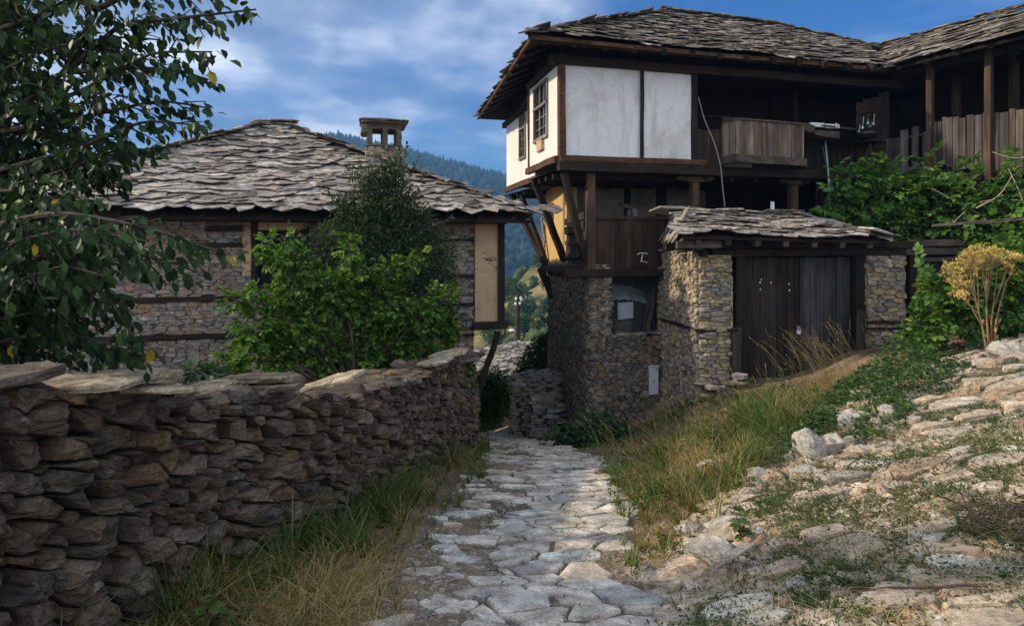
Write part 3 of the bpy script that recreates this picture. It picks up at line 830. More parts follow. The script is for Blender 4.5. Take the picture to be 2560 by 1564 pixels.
def bank_edge(a, b):
    e = 1.05 + 0.95 * (b - 4.4)
    return abs(a - e) < 0.30 and 4.2 < b < 6.6
chips('bank_rubble', 420, ((0.9, 3.4), (3.9, 6.6)), 0.075, 'path_stone', bank_edge, flat=0.4)
# ================================================================== dry stone wall beside the lane
DW = unit([0.184, 1.0, 0.0]); DN = np.array([DW[1], -DW[0], 0.0])       # along the wall, out of its face (towards the lane)
DW0 = np.array([wall_x(0.6), 0.6, 0.0]); DWL = np.linalg.norm([wall_x(10.7) - wall_x(0.6), 10.1])
def dw_top(y): return np.interp(y, [0, 2.6, 4.2, 5.8, 8.0, 9.2, 10.7], [-0.30, -0.60, -0.97, -1.36, -1.62, -1.66, -1.78])
def dw_foot(y): return road_z(y) - 0.12
def dw_place(s, z, h):
    s = np.asarray(s, float)
    bul = 0.05 * np.sin(s * 1.3 + 0.6) + 0.03 * np.sin(s * 3.1)
    y = DW0[1] + s * DW[1]
    zz = dw_foot(y) + (dw_top(y) - dw_foot(y)) * z      # z in 0..1 of the local height
    lean = -0.10 * z
    return DW0[None, :2].repeat(len(s), 0) * 1.0 if False else np.stack([DW0[0] + s * DW[0] + DN[0] * (h + bul + lean), DW0[1] + s * DW[1] + DN[1] * (h + bul + lean), zz], -1)
dry = thing('dry_stone_wall', 'long grey-brown dry stone garden wall running down the left side of the lane', 'wall', (DW0[0], DW0[1], float(dw_foot(0.6))))
HT = 1.45
def dw_place2(s, z, h): return dw_place(s, np.asarray(z) / HT, h)
mb = MB()
for (s0, s1, rh, wr, n, rg) in ((0.0, 3.0, (0.05, 0.115), (1.2, 3.2), 24, RINGS_HI), (3.0, 6.2, (0.05, 0.11), (1.0, 2.8), 16, RINGS_HI), (6.2, DWL, (0.042, 0.085), (0.9, 2.4), 10, RINGS_LO)):
    a0, a1 = max(0.0, s0 - 0.35), min(DWL, s1 + 0.35)
    S = row_seeds(a1 - a0, HT, rh, wr, jit=0.75)
    for c in voronoi(S, 1.8, (0, 0, a1 - a0, HT + 0.03), 1.5 * (a1 - a0) / 1.8 * HT / len(S)):
        c = c + np.array([a0, 0]); m_s, m_z = c.mean(0)
        wav = 0.14 * math.sin(m_z * 8.3 + s0) + 0.08 * math.sin(m_z * 19)      # the size changes along a ragged line
        wav1 = 0.14 * math.sin(m_z * 8.3 + s1) + 0.08 * math.sin(m_z * 19)
        if (s0 > 0 and m_s < s0 + wav - 0.02) or (s1 < DWL - 0.01 and m_s > s1 + wav1 + 0.02): continue
        dep = rn(0.09, 0.18) if s0 < 6 else rn(0.04, 0.10)
        stone(mb, c, dep, dw_place2, n=n, rings=rg, shrink=rn(0.80, 0.955), facet=1.0, rough=0.085 if s0 < 6 else 0.07, off=rn(-0.075, 0.03), cut=rn(0.02, 0.08))
mb.build('face_stones', 'dry_stone', dry, smooth=False)
# core behind the face, up to just below the top course, and the rough stones of the top and the back
mb = MB()
ss = np.linspace(0, DWL, 40)
for a, b in zip(ss[:-1], ss[1:]):
    q = []
    for s in (a, b):
        for z in (-0.1, 0.95):
            for h in (-0.05, -0.50):
                q.append(dw_place(np.array([s]), np.array([z]), h)[0])
    q = np.array(q)   # order: a: (z0 h0),(z0 h1),(z1 h0),(z1 h1); b: same
    mb.add(q, [np.array([[0, 4, 6, 2], [2, 6, 7, 3], [1, 3, 7, 5], [0, 2, 3, 1], [4, 5, 7, 6]])])
mb.build('core', 'mortar_dark', dry)
mb = MB()
s = 0.0
while s < DWL:
    w = rn(0.12, 0.34); dpt = 0.0
    while dpt < 0.5:
        d = rn(0.14, 0.3); y = DW0[1] + s * DW[1]
        p = dw_place(np.array([s + w / 2]), np.array([0.97]), -dpt - d / 2 + 0.08)[0]
        rock_mesh(mb, p + np.array([0, 0, rn(-0.01, 0.04)]), w * 0.62, d * 0.62, rn(0.035, 0.075), seed=random.randint(0, 9999), sub=1, facets=10)
        dpt += d
    s += w * 0.92
mb.build('top_stones', 'dry_stone', dry, smooth=False)

# loose capping slabs: each lies free on the wall
def cap_slab(label, px, py, Y, L, Wd, th, az, pitch=0.0, roll=0.0, mat='slab_cap', seed=0, irr=0.16):
    random.seed(seed); 
    y = Y; x = PX(px, Y); z = PZ(py, Y)
    p = blob_poly(7, L / 2, Wd / 2, irr)
    ca, sa = math.cos(az), math.sin(az)
    ex = np.array([ca, sa, math.sin(pitch)]); ey = np.array([-sa, ca, math.sin(roll)])
    top = np.array([x, y, z]) + p[:, :1] * ex + p[:, 1:] * ey
    top = resample(top, 22, 0.04)
    m_ = MB(); slab(m_, top, th, 0.03, 0.008, unit(np.cross(ex, ey)))
    o = m_.build('stone_slab', mat, origin=(x, y, z - th))
    return tag(o, label, 'stone slab', 'loose capping slabs on the dry stone wall')
az0 = math.atan2(DW[1], DW[0])
cap_slab('dark thick slab at the photo\'s left edge on top of the dry stone wall', 20, 925, 2.75, 0.50, 0.34, 0.045, az0, 0.02, 0.0, 'dry_stone', 1)
cap_slab('long flat pale slab lying nearly level on the dry stone wall, left of the tilted slab', 260, 943, 3.15, 0.62, 0.36, 0.03, az0 - 0.5, 0.02, 0.05, 'slab_cap', 2)
cap_slab('thin pale slab under the overhanging leaves, at the back of the wall top', 330, 933, 3.4, 0.44, 0.26, 0.03, az0 - 0.9, 0.0, 0.02, 'slab_cap', 3)
cap_slab('sharp tan slab tilted forward over the wall face, in the middle of the wall top', 408, 965, 3.35, 0.40, 0.30, 0.028, az0 - 0.75, -0.13, -0.10, 'slab_cap', 4, 0.2)
cap_slab('pale slab tucked behind the tan tilted slab on the wall top', 510, 962, 3.6, 0.36, 0.24, 0.03, az0 - 0.9, 0.10, 0.0, 'slab_cap', 5)
cap_slab('long dark lichen-grey slab on the wall in front of the bright bush, uppermost of two', 655, 938, 4.75, 0.62, 0.30, 0.035, az0 - 1.1, -0.02, 0.0, 'dry_stone', 6)
cap_slab('long dark grey slab on the wall in front of the bright bush, lower of two', 690, 957, 4.7, 0.42, 0.3, 0.04, az0 - 1.1, -0.03, 0.0, 'dry_stone', 7)
cap_slab('pale slab tilted steeply up to the right on the wall, before the bright bush', 835, 945, 5.15, 0.54, 0.30, 0.035, az0 - 1.2, 0.24, 0.02, 'slab_cap', 8, 0.12)
cap_slab('thin grey slab on the high far end of the dry stone wall', 1090, 900, 8.6, 0.5, 0.4, 0.04, az0 - 1.1, 0.15, 0.0, 'slab_cap', 9)
cap_slab('pale broken slab highest on the far end of the dry stone wall', 1120, 880, 9.2, 0.6, 0.4, 0.05, az0 - 1.1, 0.18, 0.0, 'slab_cap', 10)
cap_slab('grey slab at the very end of the dry stone wall beside the house bracket', 1165, 893, 10.3, 0.5, 0.42, 0.05, az0 - 1.0, 0.03, 0.0, 'dry_stone', 11)
random.seed(21)

# ================================================================== generic stone facing on a plan polyline
def facing(mbs, pts, z0, z1, rh, wr, asp, depth, n=10, shrink=0.96, skip=None, rough=0.08, facet=0.6, smooth_k=0.0, sizef=None, cut=0.06):
    """stones on a vertical wall along plan points (left to right seen from outside); z0,z1 may be functions of s"""
    P = np.asarray(pts, float); d = np.linalg.norm(np.diff(P, axis=0), axis=1); T = np.concatenate([[0], np.cumsum(d)])
    L = T[-1]
    f0 = z0 if callable(z0) else (lambda s: z0); f1 = z1 if callable(z1) else (lambda s: z1)
    zmin = min(f0(s) for s in np.linspace(0, L, 30)); zmax = max(f1(s) for s in np.linspace(0, L, 30))
    fine = np.linspace(0, L, 240)
    xy = np.stack([np.interp(fine, T, P[:, 0]), np.interp(fine, T, P[:, 1])], 1)
    if smooth_k:
        kk = int(smooth_k / L * 240)
        for _ in range(kk): xy[1:-1] = (xy[:-2] + 2 * xy[1:-1] + xy[2:]) / 4
    tg = np.gradient(xy, axis=0); tg /= np.linalg.norm(tg, axis=1, keepdims=True)
    nn = np.stack([tg[:, 1], -tg[:, 0]], 1)
    def place(s, z, h):
        x = np.interp(s, fine, xy[:, 0]); y = np.interp(s, fine, xy[:, 1])
        nx = np.interp(s, fine, nn[:, 0]); ny = np.interp(s, fine, nn[:, 1])
        return np.stack([x + nx * h, y + ny * h, np.asarray(z) + zmin], -1)
    S = row_seeds(L, zmax - zmin, rh, wr, sizef) if wr else rand_seeds(L, zmax - zmin, lambda a, b: rh, asp)
    for c in voronoi(S, asp, (0, 0, L, zmax - zmin)):
        m = c.mean(0)
        if m[1] + zmin > f1(m[0]) or m[1] + zmin < f0(m[0]): continue
        if skip and skip(m[0], m[1] + zmin): continue
        stone(mbs, c, depth * rn(0.5, 1.2), place, n=n, shrink=shrink * rn(0.95, 1.02), facet=facet, rough=rough, off=rn(-0.012, 0.008), cut=cut)
    return place, L

U2 = np.array([0.970, 0.242]); V2 = np.array([-0.242, 0.970])
# ================================================================== helpers shared by the houses
def s_at(p0, d, px):
    k = (px - CX) / F
    return (k * p0[1] - p0[0]) / (d[0] - k * d[1])
def strip(mb, pts, z0, z1, off=0.0):
    """plain wall sheet behind a stone facing"""
    P = np.asarray(pts, float)
    for a, b in zip(P[:-1], P[1:]):
        t = unit(b - a); n = np.array([t[1], -t[0]]) * off
        za0 = z0; 
        q = [[a[0] + n[0], a[1] + n[1], z0], [b[0] + n[0], b[1] + n[1], z0], [b[0] + n[0], b[1] + n[1], z1], [a[0] + n[0], a[1] + n[1], z1]]
        mb.add(q, [np.array([[0, 1, 2, 3]])])
def panel(mb, p0, d, s0, s1, z0, z1, th, holes=(), wob=0.0):
    """upright wall slab starting on plan line p0 + s*d, th thick behind the face, with rectangular holes"""
    d = np.array(d[:2], float); inw = np.array([-d[1], d[0]])
    S = sorted({s0, s1, *[h[0] for h in holes], *[h[1] for h in holes]}); Z = sorted({z0, z1, *[h[2] for h in holes], *[h[3] for h in holes]})
    for a, b in zip(S[:-1], S[1:]):
        for c, e in zip(Z[:-1], Z[1:]):
            m_s, m_z = (a + b) / 2, (c + e) / 2
            if any(h[0] < m_s < h[1] and h[2] < m_z < h[3] for h in holes): continue
            ctr = np.array(p0[:2]) + d * m_s + inw * th / 2
            obox(mb, (ctr[0], ctr[1], m_z), (d[0], d[1], 0), (inw[0], inw[1], 0), (0, 0, 1), (b - a) / 2, th / 2, (e - c) / 2)
def inside(poly, a, b):
    c = False; n = len(poly); j = n - 1
    for i in range(n):
        if (poly[i][1] > b) != (poly[j][1] > b) and a < (poly[j][0] - poly[i][0]) * (b - poly[i][1]) / (poly[j][1] - poly[i][1]) + poly[i][0]: c = not c
        j = i
    return c
def slates(mb, corners, row, wr, ln, th, lift, sag=None, point=0.10, over=0.07, n=11, hip=True, ht=1.6):
    """overlapping split-stone plates on a roof face; corners[0] -> corners[1] is the eave"""
    C = np.asarray(corners, float); ea = unit(C[1] - C[0])
    nr = unit(np.cross(C[1] - C[0], C[-1] - C[0]))
    if nr[2] < 0: nr = -nr
    eb = np.cross(nr, ea)
    if np.dot(eb, C[-1] - C[0]) < 0: eb = -eb
    P = np.stack([(C - C[0]) @ ea, (C - C[0]) @ eb], 1)
    bmax = P[:, 1].max(); amin, amax = P[:, 0].min(), P[:, 0].max()
    def plate(a, b0, w, l, hf, ang=0.0):
        pk = rn(-.22, .22)
        o = np.array([[-w * 0.46, l], [-w * rn(.5, .58), rn(.15, .42) * l], [(-0.5 + pk) * w * rn(.4, .65), rn(-.05, .16) * l], [pk * w, -rn(0.2, 1) * point * l * 1.5], [(0.5 + pk) * w * rn(.4, .65), rn(-.05, .16) * l], [w * rn(.5, .58), rn(.15, .42) * l], [w * 0.46, l]])
        o = resample(o, n, rn(0.04, 0.12)) + RNG.normal(0, 0.008, (n, 2))
        h = hf * (1 - o[:, 1] / l) + rn(-0.05, 0.05) * o[:, 0] + 0.006
        ca, sa = math.cos(ang), math.sin(ang)
        A = a + o[:, 0] * ca - o[:, 1] * sa; B = b0 + o[:, 0] * sa + o[:, 1] * ca
        g = (sag(A / max(1e-6, amax), B / bmax) if sag else 0.0)
        top = C[0] + A[:, None] * ea + B[:, None] * eb + (h + th + lift + g)[:, None] * nr
        slab(mb, top, th * rn(0.8, 1.3), 0.035, 0.006, nr)
    b = -over
    while b < bmax:
        a = amin - rn(0, 0.3)
        while a < amax + 0.2:
            w = rn(*wr)
            bb = b + rn(-0.38, 0.38) * row
            if inside(P, min(max(a + w / 2, amin + 0.03), amax - 0.03), max(bb + 0.4 * row, 0.01)):
                plate(a + w / 2, bb, w * 1.04, ln * rn(0.8, 1.3), rn(0.5, 1.5) * (th * ht), rn(-0.16, 0.16))
            a += w * rn(0.90, 1.0)
        b += row * rn(0.9, 1.1)
    return ea, eb, nr
def hip_plates(mb, p0, p1, w, l, th, lift=0.05, step=0.2):
    """plates laid over a hip or ridge"""
    p0, p1 = np.asarray(p0, float), np.asarray(p1, float); L = np.linalg.norm(p1 - p0); d = (p1 - p0) / L
    x = unit(np.cross(d, [0, 0, 1])); nr = unit(np.cross(x, d)); s = -0.05
    while s < L:
        o = resample(blob_poly(6, rn(0.8, 1.2) * l / 2, rn(0.8, 1.2) * w / 2, 0.2), 11, 0.08)
        ti = rn(0.0, 0.12)
        top = p0 + d * s + o[:, :1] * d + o[:, 1:] * x + nr * (lift + th + rn(0, 0.03) - ti * o[:, :1] - 0.0 * np.abs(o[:, 1:])) + RNG.normal(0, 0.003, (11, 3))
        slab(mb, top, th, 0.04, 0.006, nr)
        s += step * rn(0.7, 1.3)
def deck(mb, corners, off=-0.03):
    C = np.asarray(corners, float); nr = unit(np.cross(C[1] - C[0], C[-1] - C[0])); nr = nr if nr[2] > 0 else -nr
    C = C - ((C - C[0]) @ nr)[:, None] * nr
    v = np.concatenate([C + nr * off, C + nr * (off - 0.05)]); n = len(C)
    mb.add(v, [np.array([list(range(n)), [2 * n - 1 - i for i in range(n)]]), np.array([[i, (i + 1) % n, n + (i + 1) % n, n + i] for i in range(n)])])

# ================================================================== stone house on the left
LC = np.array([-0.17, 12.5])
def LW(u, v, z): return np.array([LC[0] + U2[0] * u + V2[0] * v, LC[1] + U2[1] * u + V2[1] * v, z])
def lu(px, v=0.0): return s_at(LC + V2 * v, U2, px)
def lz(py, u, v=0.0): return (HY - py) / F * (LC[1] + U2[1] * u + V2[1] * v)
stone_house = thing('stone_house', 'low rubble stone house with slate pyramid roof and square chimney behind the garden wall', 'house', tuple(LW(-4.5, 0, -2.6)))
LZ0, LZ1 = -3.2, 0.52
w0, w1 = lu(642), lu(762); wz0, wz1 = lz(718, w0), lz(580, w0)
pl0 = lu(606)                                   # bare plaster strip left of the window
pr0 = lu(1184)
Lleft = -8.6
def l_skip(s, z):
    u = s + Lleft
    if w0 - 0.02 < u < w1 + 0.02 and wz0 < z < wz1: return True
    if pl0 < u < w0 and wz0 + 0.2 < z < 0.5: return True
    if w0 < u < w1 and z > wz1: return True
    if abs(z - lz(745, -5)) < 0.045 or abs(z - lz(838, -5)) < 0.05: return True
    return False
mb = MB()
facing(mb, [LW(Lleft, 0, 0)[:2], LW(pr0, 0, 0)[:2]], LZ0, LZ1, (0.04, 0.10), (1.4, 4.6), 2.9, 0.06, n=11, shrink=0.97, skip=l_skip, rough=0.07)
mb.build('facade_stones', 'wall_stone', stone_house)
mb = MB()
panel(mb, LC - V2 * 0.005, U2, Lleft, -0.02, LZ0, LZ1, 0.4, holes=[(w0, w1, wz0, wz1), (pr0, -0.02, LZ0, -1.62)])
panel(mb, LW(-0.02, 0, 0)[:2], V2, 0.0, 5.8, -1.6, LZ1, 0.3)
panel(mb, LW(pr0 - 0.02, 0.05, 0)[:2], V2, 0.0, 5.8, LZ0 - 1.5, -1.6, 0.3)
panel(mb, LW(Lleft, 5.8, 0)[:2], -V2, 0.0, 5.75, LZ0, LZ1, 0.3)
mb.build('wall', 'mortar', stone_house)
mb = MB()
panel(mb, LC - V2 * 0.035, U2, pl0, w0 - 0.06, wz0 + 0.18, 0.42, 0.03)
mb.build('mud_plaster', 'mud_plaster', stone_house); mb = MB()
panel(mb, LC - V2 * 0.03, U2, w0, w1 + 0.5, wz1 + 0.03, 0.44, 0.025)
mb.build('mud_plaster', 'mud_plaster', stone_house); mb = MB()
panel(mb, LC - V2 * 0.045, U2, pr0 + 0.02, -0.10, lz(803, -0.3), 0.45, 0.04)
mb.build('mud_plaster', 'mud_plaster', stone_house)
mb = MB()
beam(mb, LW(Lleft, -0.035, lz(745, -5)), LW(lu(690), -0.035, lz(745, -5)), 0.09, 0.075)
beam(mb, LW(Lleft, -0.035, lz(838, -5)), LW(lu(690), -0.035, lz(838, -5)), 0.09, 0.085)
beam(mb, LW(lu(460), -0.04, lz(614, -5)), LW(pl0 + 0.02, -0.04, lz(612, -5)), 0.09, 0.07)
beam(mb, LW(lu(515), -0.05, lz(573, -5)), LW(pl0 + 0.02, -0.05, lz(570, -5)), 0.1, 0.09)
for q in (600, 690, 760, 838, 885):
    beam(mb, LW(lu(1060), -0.035, lz(q, -1)), LW(pr0, -0.035, lz(q, -1)), 0.09, 0.055)
beam(mb, LW(Lleft, -0.03, 0.49), LW(0.05, -0.03, 0.49), 0.14, 0.13)
beam(mb, LW(pr0 - 0.03, -0.06, lz(812, -0.3)), LW(0.06, -0.06, lz(812, -0.3)), 0.2, 0.15)
mb.each('timber_course', 'wood_dark', stone_house)
mb = MB()
beam(mb, LW(-0.05, -0.05, lz(805, 0)), LW(-0.05, -0.05, 0.46), 0.13, 0.13)
mb.build('corner_post', 'wood_dark_z', stone_house)
mb = MB()
pts = interp_path([LW(-0.12, -0.03, -1.66), LW(-0.20, -0.03, -2.0), LW(-0.42, -0.03, -2.5), LW(-0.5, -0.02, -2.9)], 9)
for a, b in zip(pts[:-1], pts[1:]): beam(mb, a, b + (b - a) * 0.15, 0.12, 0.15, up=(0, 1, 0), seg=1)
mb.build('curved_bracket', 'wood_dark_z', stone_house)
wf = MB()
beam(wf, LW(w0 - 0.03, -0.03, wz0 - 0.05), LW(w0 - 0.03, -0.03, wz1 + 0.35), 0.10, 0.10, up=(0, 1, 0))
beam(wf, LW(w1 + 0.03, -0.02, wz0 - 0.05), LW(w1 + 0.03, -0.02, wz1 + 0.1), 0.09, 0.10, up=(0, 1, 0))
beam(wf, LW(w0, -0.02, wz1), LW(w1, -0.02, wz1), 0.1, 0.07)
beam(wf, LW(w0, -0.02, wz0), LW(w1, -0.02, wz0), 0.1, 0.07)
win = wf.build('window', 'wood_dark_z', stone_house)
wi = MB(); panel(wi, LC + V2 * 0.16, U2, w0 - 0.02, w1 + 0.02, wz0 - 0.02, wz1 + 0.02, 0.02)
wi.build('pane', 'glass', win)
wi = MB()
for q in (0.33, 0.66): beam(wi, LW(w0 + (w1 - w0) * q, 0.10, wz0), LW(w0 + (w1 - w0) * q, 0.10, wz1), 0.035, 0.035, up=(0, 1, 0))
for q in (0.4, 0.75): beam(wi, LW(w0, 0.10, wz0 + (wz1 - wz0) * q), LW(w1, 0.10, wz0 + (wz1 - wz0) * q), 0.03, 0.03)
wi.each('glazing_bar', 'wood_dark_z', win)
# roof
EZ = 0.60; AP = LW(-4.78, 3.75, 2.82); AP2 = LW(-4.38, 3.75, 2.82)
FR, FL = LW(0.40, -0.62, EZ), LW(-9.3, -0.62, EZ); BRc, BLc = LW(0.40, 8.2, EZ), LW(-9.3, 8.2, EZ)
mb = MB()
def lsag(a, b): return -0.10 * np.sin(np.clip(a, 0, 1) * 3.1416) * np.sin(np.clip(b, 0, 1) * 3.1416) + 0.02 * np.sin(a * 23) * np.sin(b * 11)
slates(mb, [FL, FR, AP2, AP], 0.165, (0.22, 0.66), 0.40, 0.018, 0.012, lsag, point=0.24, ht=3.1)
slates(mb, [FR, BRc, AP2], 0.26, (0.3, 0.6), 0.45, 0.03, 0.015)
slates(mb, [BLc, FL, AP], 0.30, (0.35, 0.7), 0.5, 0.03, 0.015)
for a, b in ((FR, AP2), (FL, AP)): hip_plates(mb, a, b, 0.38, 0.38, 0.02)
hip_plates(mb, AP - np.array([0.1, 0, 0.02]), AP2 + np.array([0.15, 0, 0.03]), 0.5, 0.45, 0.03, 0.07, 0.12)
roof = mb.build('roof', 'slate', stone_house)
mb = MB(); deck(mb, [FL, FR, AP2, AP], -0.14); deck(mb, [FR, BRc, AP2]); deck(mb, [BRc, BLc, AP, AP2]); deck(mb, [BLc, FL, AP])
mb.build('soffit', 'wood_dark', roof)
mb = MB()
u = -9.0
while u < 0.3:
    beam(mb, LW(u, -0.55, EZ - 0.12), LW(u, 0.5, EZ + 0.36), 0.09, 0.10); u += rn(0.5, 0.7)
mb.each('rafter', 'wood_dark', roof)
# chimney: square body, four slender stone pillars, flat cap
ch = MB(); CU, CV = -2.2, 2.05
cz0, cz1, cz2 = 1.3, 2.12, 2.59
def cbox(m_, u0, u1, v0, v1, z0, z1, j=0.006):
    obox(m_, LW((u0 + u1) / 2, (v0 + v1) / 2, (z0 + z1) / 2), (U2[0], U2[1], 0), (V2[0], V2[1], 0), (0, 0, 1), (u1 - u0) / 2, (v1 - v0) / 2, (z1 - z0) / 2, j)
hw = 0.36
cbox(ch, CU - hw + 0.03, CU + hw - 0.03, CV - hw + 0.03, CV + hw - 0.03, cz0, cz1 - 0.02)
ring = [LW(CU - hw, CV - hw, 0)[:2], LW(CU + hw, CV - hw, 0)[:2], LW(CU + hw, CV + hw, 0)[:2], LW(CU - hw, CV + hw, 0)[:2], LW(CU - hw, CV - hw, 0)[:2]]
facing(ch, ring, cz0, cz1, (0.05, 0.10), (1.2, 2.6), 1.8, 0.035, n=9)
chim = ch.build('chimney', 'warm_stone', roof)
cp = MB()
for a, b in ((-1, -1), (1, -1), (1, 1), (-1, 1), (0.05, -1), (0.05, 1)):
    x, y = CU + a * (hw - 0.06), CV + b * (hw - 0.06)
    cbox(cp, x - 0.055, x + 0.055, y - 0.06, y + 0.06, cz1 - 0.03, cz2, 0.012)
cbox(cp, CU - hw, CU + hw, CV - hw, CV - hw + 0.1, cz2 - 0.10, cz2 + 0.02, 0.01)
cbox(cp, CU - hw, CU + hw, CV + hw - 0.1, CV + hw, cz2 - 0.10, cz2 + 0.02, 0.01)
slab(cp, resample(np.array([LW(CU - hw - 0.04, CV - hw - 0.05, cz1 + 0.03), LW(CU + hw + 0.03, CV - hw - 0.05, cz1 + 0.02), LW(CU + hw + 0.04, CV + hw, cz1 + 0.03), LW(CU - hw, CV + hw, cz1 + 0.03)]), 14, 0.1), 0.04)
chim_p = cp.each('chimney_pillar', 'mortar', roof)
cc = MB()
for dz, e in ((0.0, 0.12), (0.045, 0.15)):
    slab(cc, resample(np.array([LW(CU - hw - e, CV - hw - e, cz2 + 0.06 + dz), LW(CU + hw + e, CV - hw - e, cz2 + 0.05 + dz), LW(CU + hw + e, CV + hw + e, cz2 + 0.05 + dz), LW(CU - hw - e, CV + hw + e, cz2 + 0.06 + dz)]), 18, 0.08), 0.035)
slab(cc, resample(np.array([LW(CU - hw - 0.12, CV - hw, cz2 - 0.02), LW(CU - hw + 0.03, CV - hw, cz2 - 0.02), LW(CU - hw + 0.03, CV + hw, cz2 - 0.02), LW(CU - hw - 0.12, CV + hw, cz2 - 0.02)]), 12, 0.1), 0.16)
cc.each('chimney_cap', 'slate_brown', roof)

# ================================================================== timber house on the right
O2 = np.array([0.937, 12.7])
def HW(u, v, z): return np.array([O2[0] + U2[0] * u + V2[0] * v, O2[1] + U2[1] * u + V2[1] * v, z])
def ua(px, v=0.0): return s_at(O2 + V2 * v, U2, px)
def va(px, u=0.0): return s_at(O2 + U2 * u, V2, px)
def hz(py, u, v=0.0): return (HY - py) / F * (O2[1] + U2[1] * u + V2[1] * v)
house = thing('timber_house', 'tall old house with white plastered upper bay, dark open galleries and sagging slate roof', 'house', tuple(HW(3.0, 0.2, -4.2)))
E2, K2, B2, W02 = np.array([3.146, 13.38]), np.array([1.558, 12.98]), np.array([0.98, 17.06]), np.array([3.415, 11.7])
SD = unit(B2 - K2)                                 # along the lane side of the base, away from the camera
def SW(d, z, off=0.0):
    n = np.array([-SD[1], SD[0]])                  # out of the side wall (to the left)
    p = K2 + SD * d + n * off; return np.array([p[0], p[1], z])
# --- stone base
LB = np.linalg.norm(K2 - B2); LK = np.linalg.norm(E2 - K2)
def base_top(s):
    if s < LB: return -0.42
    if s < LB + 0.46: return -0.36
    return -1.84
mb = MB()
facing(mb, [B2, K2, E2], -5.0, base_top, 0.078, None, 1.5, 0.055, n=9, shrink=0.95, rough=0.10, smooth_k=0.35)
mb.build('stone_base', 'base_stone', house)
mb = MB()
bb = K2 + (E2 - K2) / LK * 0.46
strip(mb, [B2, K2], -5.0, -0.44, -0.012); strip(mb, [K2, bb], -5.0, -0.38, -0.012); strip(mb, [bb, E2], -5.0, -1.86, -0.012)
strip(mb, [bb, bb + V2 * 0.35], -1.86, -0.4, 0.0)
strip(mb, [B2 + np.array([2.4, 0.5]), B2], -5.0, -0.44, 0.0)
# flat top of the low wall
for i in range(1):
    a, b = bb, E2; q = V2 * 0.45
    mb.add([[a[0], a[1], -1.87], [b[0], b[1], -1.87], [b[0] + q[0], b[1] + q[1], -1.87], [a[0] + q[0], a[1] + q[1], -1.87]], [np.array([[0, 1, 2, 3]])])
mb.build('base_core', 'mortar_dark', house)
mb = MB()                                           # flat stones finishing the low wall, and the stacked corner
s = 0.0
while s < LK - 0.46:
    w = rn(0.16, 0.36); c = bb + U2 * (s + w / 2) + V2 * rn(0.05, 0.2)
    o = resample(blob_poly(8, w * 0.55, rn(0.13, 0.2), 0.2), 12, 0.15)
    slab(mb, np.array([c[0], c[1], -1.83 + rn(0, 0.05)]) + o[:, :1] * np.array([U2[0], U2[1], rn(-.05, .05)]) + o[:, 1:] * np.array([V2[0], V2[1], 0]), rn(0.03, 0.05), 0.04, 0.006, (0, 0, 1)); s += w * 0.8
z = -1.84
while z < -0.40:
    h = rn(0.035, 0.075); s = 0.0
    while s < 0.44:
        w = rn(0.14, 0.34); c = K2 + U2 * min(s + w / 2, 0.4) + V2 * 0.12
        o = resample(blob_poly(8, w * 0.52, 0.2, 0.12), 10, 0.12)
        slab(mb, np.array([c[0], c[1], z + h]) + o[:, :1] * np.array([U2[0], U2[1], rn(-.04, .04)]) + o[:, 1:] * np.array([V2[0], V2[1], 0]), h * 0.9, 0.03, 0.005, (0, 0, 1)); s += w
    z += h
mb.build('flat_stones', 'slate', house)
mb = MB()
for za_, zb_ in ((-1.30, -1.36), (-2.1, -2.2)):
    beam(mb, SW(LB + 0.12, za_, -0.01), SW(0.1, zb_, -0.01), 0.07, 0.06)
mb.each('wall_tie', 'wood_dark', house)
mb = MB(); tube(mb, [SW(LB + 0.3, -1.92, 0.15), SW(LB + 0.1, -2.0, 0.05), SW(LB - 0.3, -2.05, -0.05)], [0.05, 0.055, 0.05], 8)
mb.build('beam_end', 'wood_grey', house)
# --- lower storey
ZL, ZC, ZS, ZT = -0.45, 1.50, 1.80, 3.60
yd0, yd1 = 2.0, 4.55
def sd_at(px): return s_at(K2, SD, px)
yw = (sd_at(1384.5), sd_at(1373))
mb = MB()
y_p0 = SW(yd1, 0)[:2]
hole = (yd1 - max(yw), yd1 - min(yw), (HY - 583) / F * 15.8, (HY - 502) / F * 15.8)
panel(mb, y_p0, -SD, 0.0, yd1 - yd0, ZL, ZC, 0.25, holes=[hole])
mb.build('ochre_wall', 'ochre_plaster', house)
mb = MB()
panel(mb, SW(yd1, 0, -0.16)[:2], -SD, hole[0] - 0.05, hole[1] + 0.05, hole[2] - 0.05, hole[3] + 0.05, 0.02)
mb.build('side_window', 'glass', house)
mb = MB()
facing(mb, [SW(yd1 + 0.5, 0)[:2], SW(yd1 + 0.03, 0)[:2]], ZL, ZC, (0.05, 0.1), (1.0, 2.2), 1.5, 0.04, n=9)
strip(mb, [SW(yd1 + 0.5, 0)[:2], SW(yd1, 0)[:2]], ZL, ZC, -0.012)
mb.build('quoin', 'warm_stone', house)
mb = MB()
for i, (za_, zb_, hh) in enumerate(((-0.28, -0.16, 0.10), (0.02, 0.10, 0.10), (0.30, 0.44, 0.17), (0.50, 0.66, 0.15))):
    beam(mb, SW(1.95, za_ + 0.05, 0.04), SW(0.12, zb_ - 0.02, 0.05), hh * 0.3, hh, seg=3)
planks(mb, SW(1.9, 0)[:2], SW(0.15, 0)[:2], -0.42, 0.30, (SD[1] * -1, SD[0]), (0.10, 0.16))
mb.build('side_boards', 'wood_red_z', house)
mb = MB()
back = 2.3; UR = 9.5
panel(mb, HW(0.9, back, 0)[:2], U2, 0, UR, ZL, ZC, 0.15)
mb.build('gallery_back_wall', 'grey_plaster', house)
mb = MB()
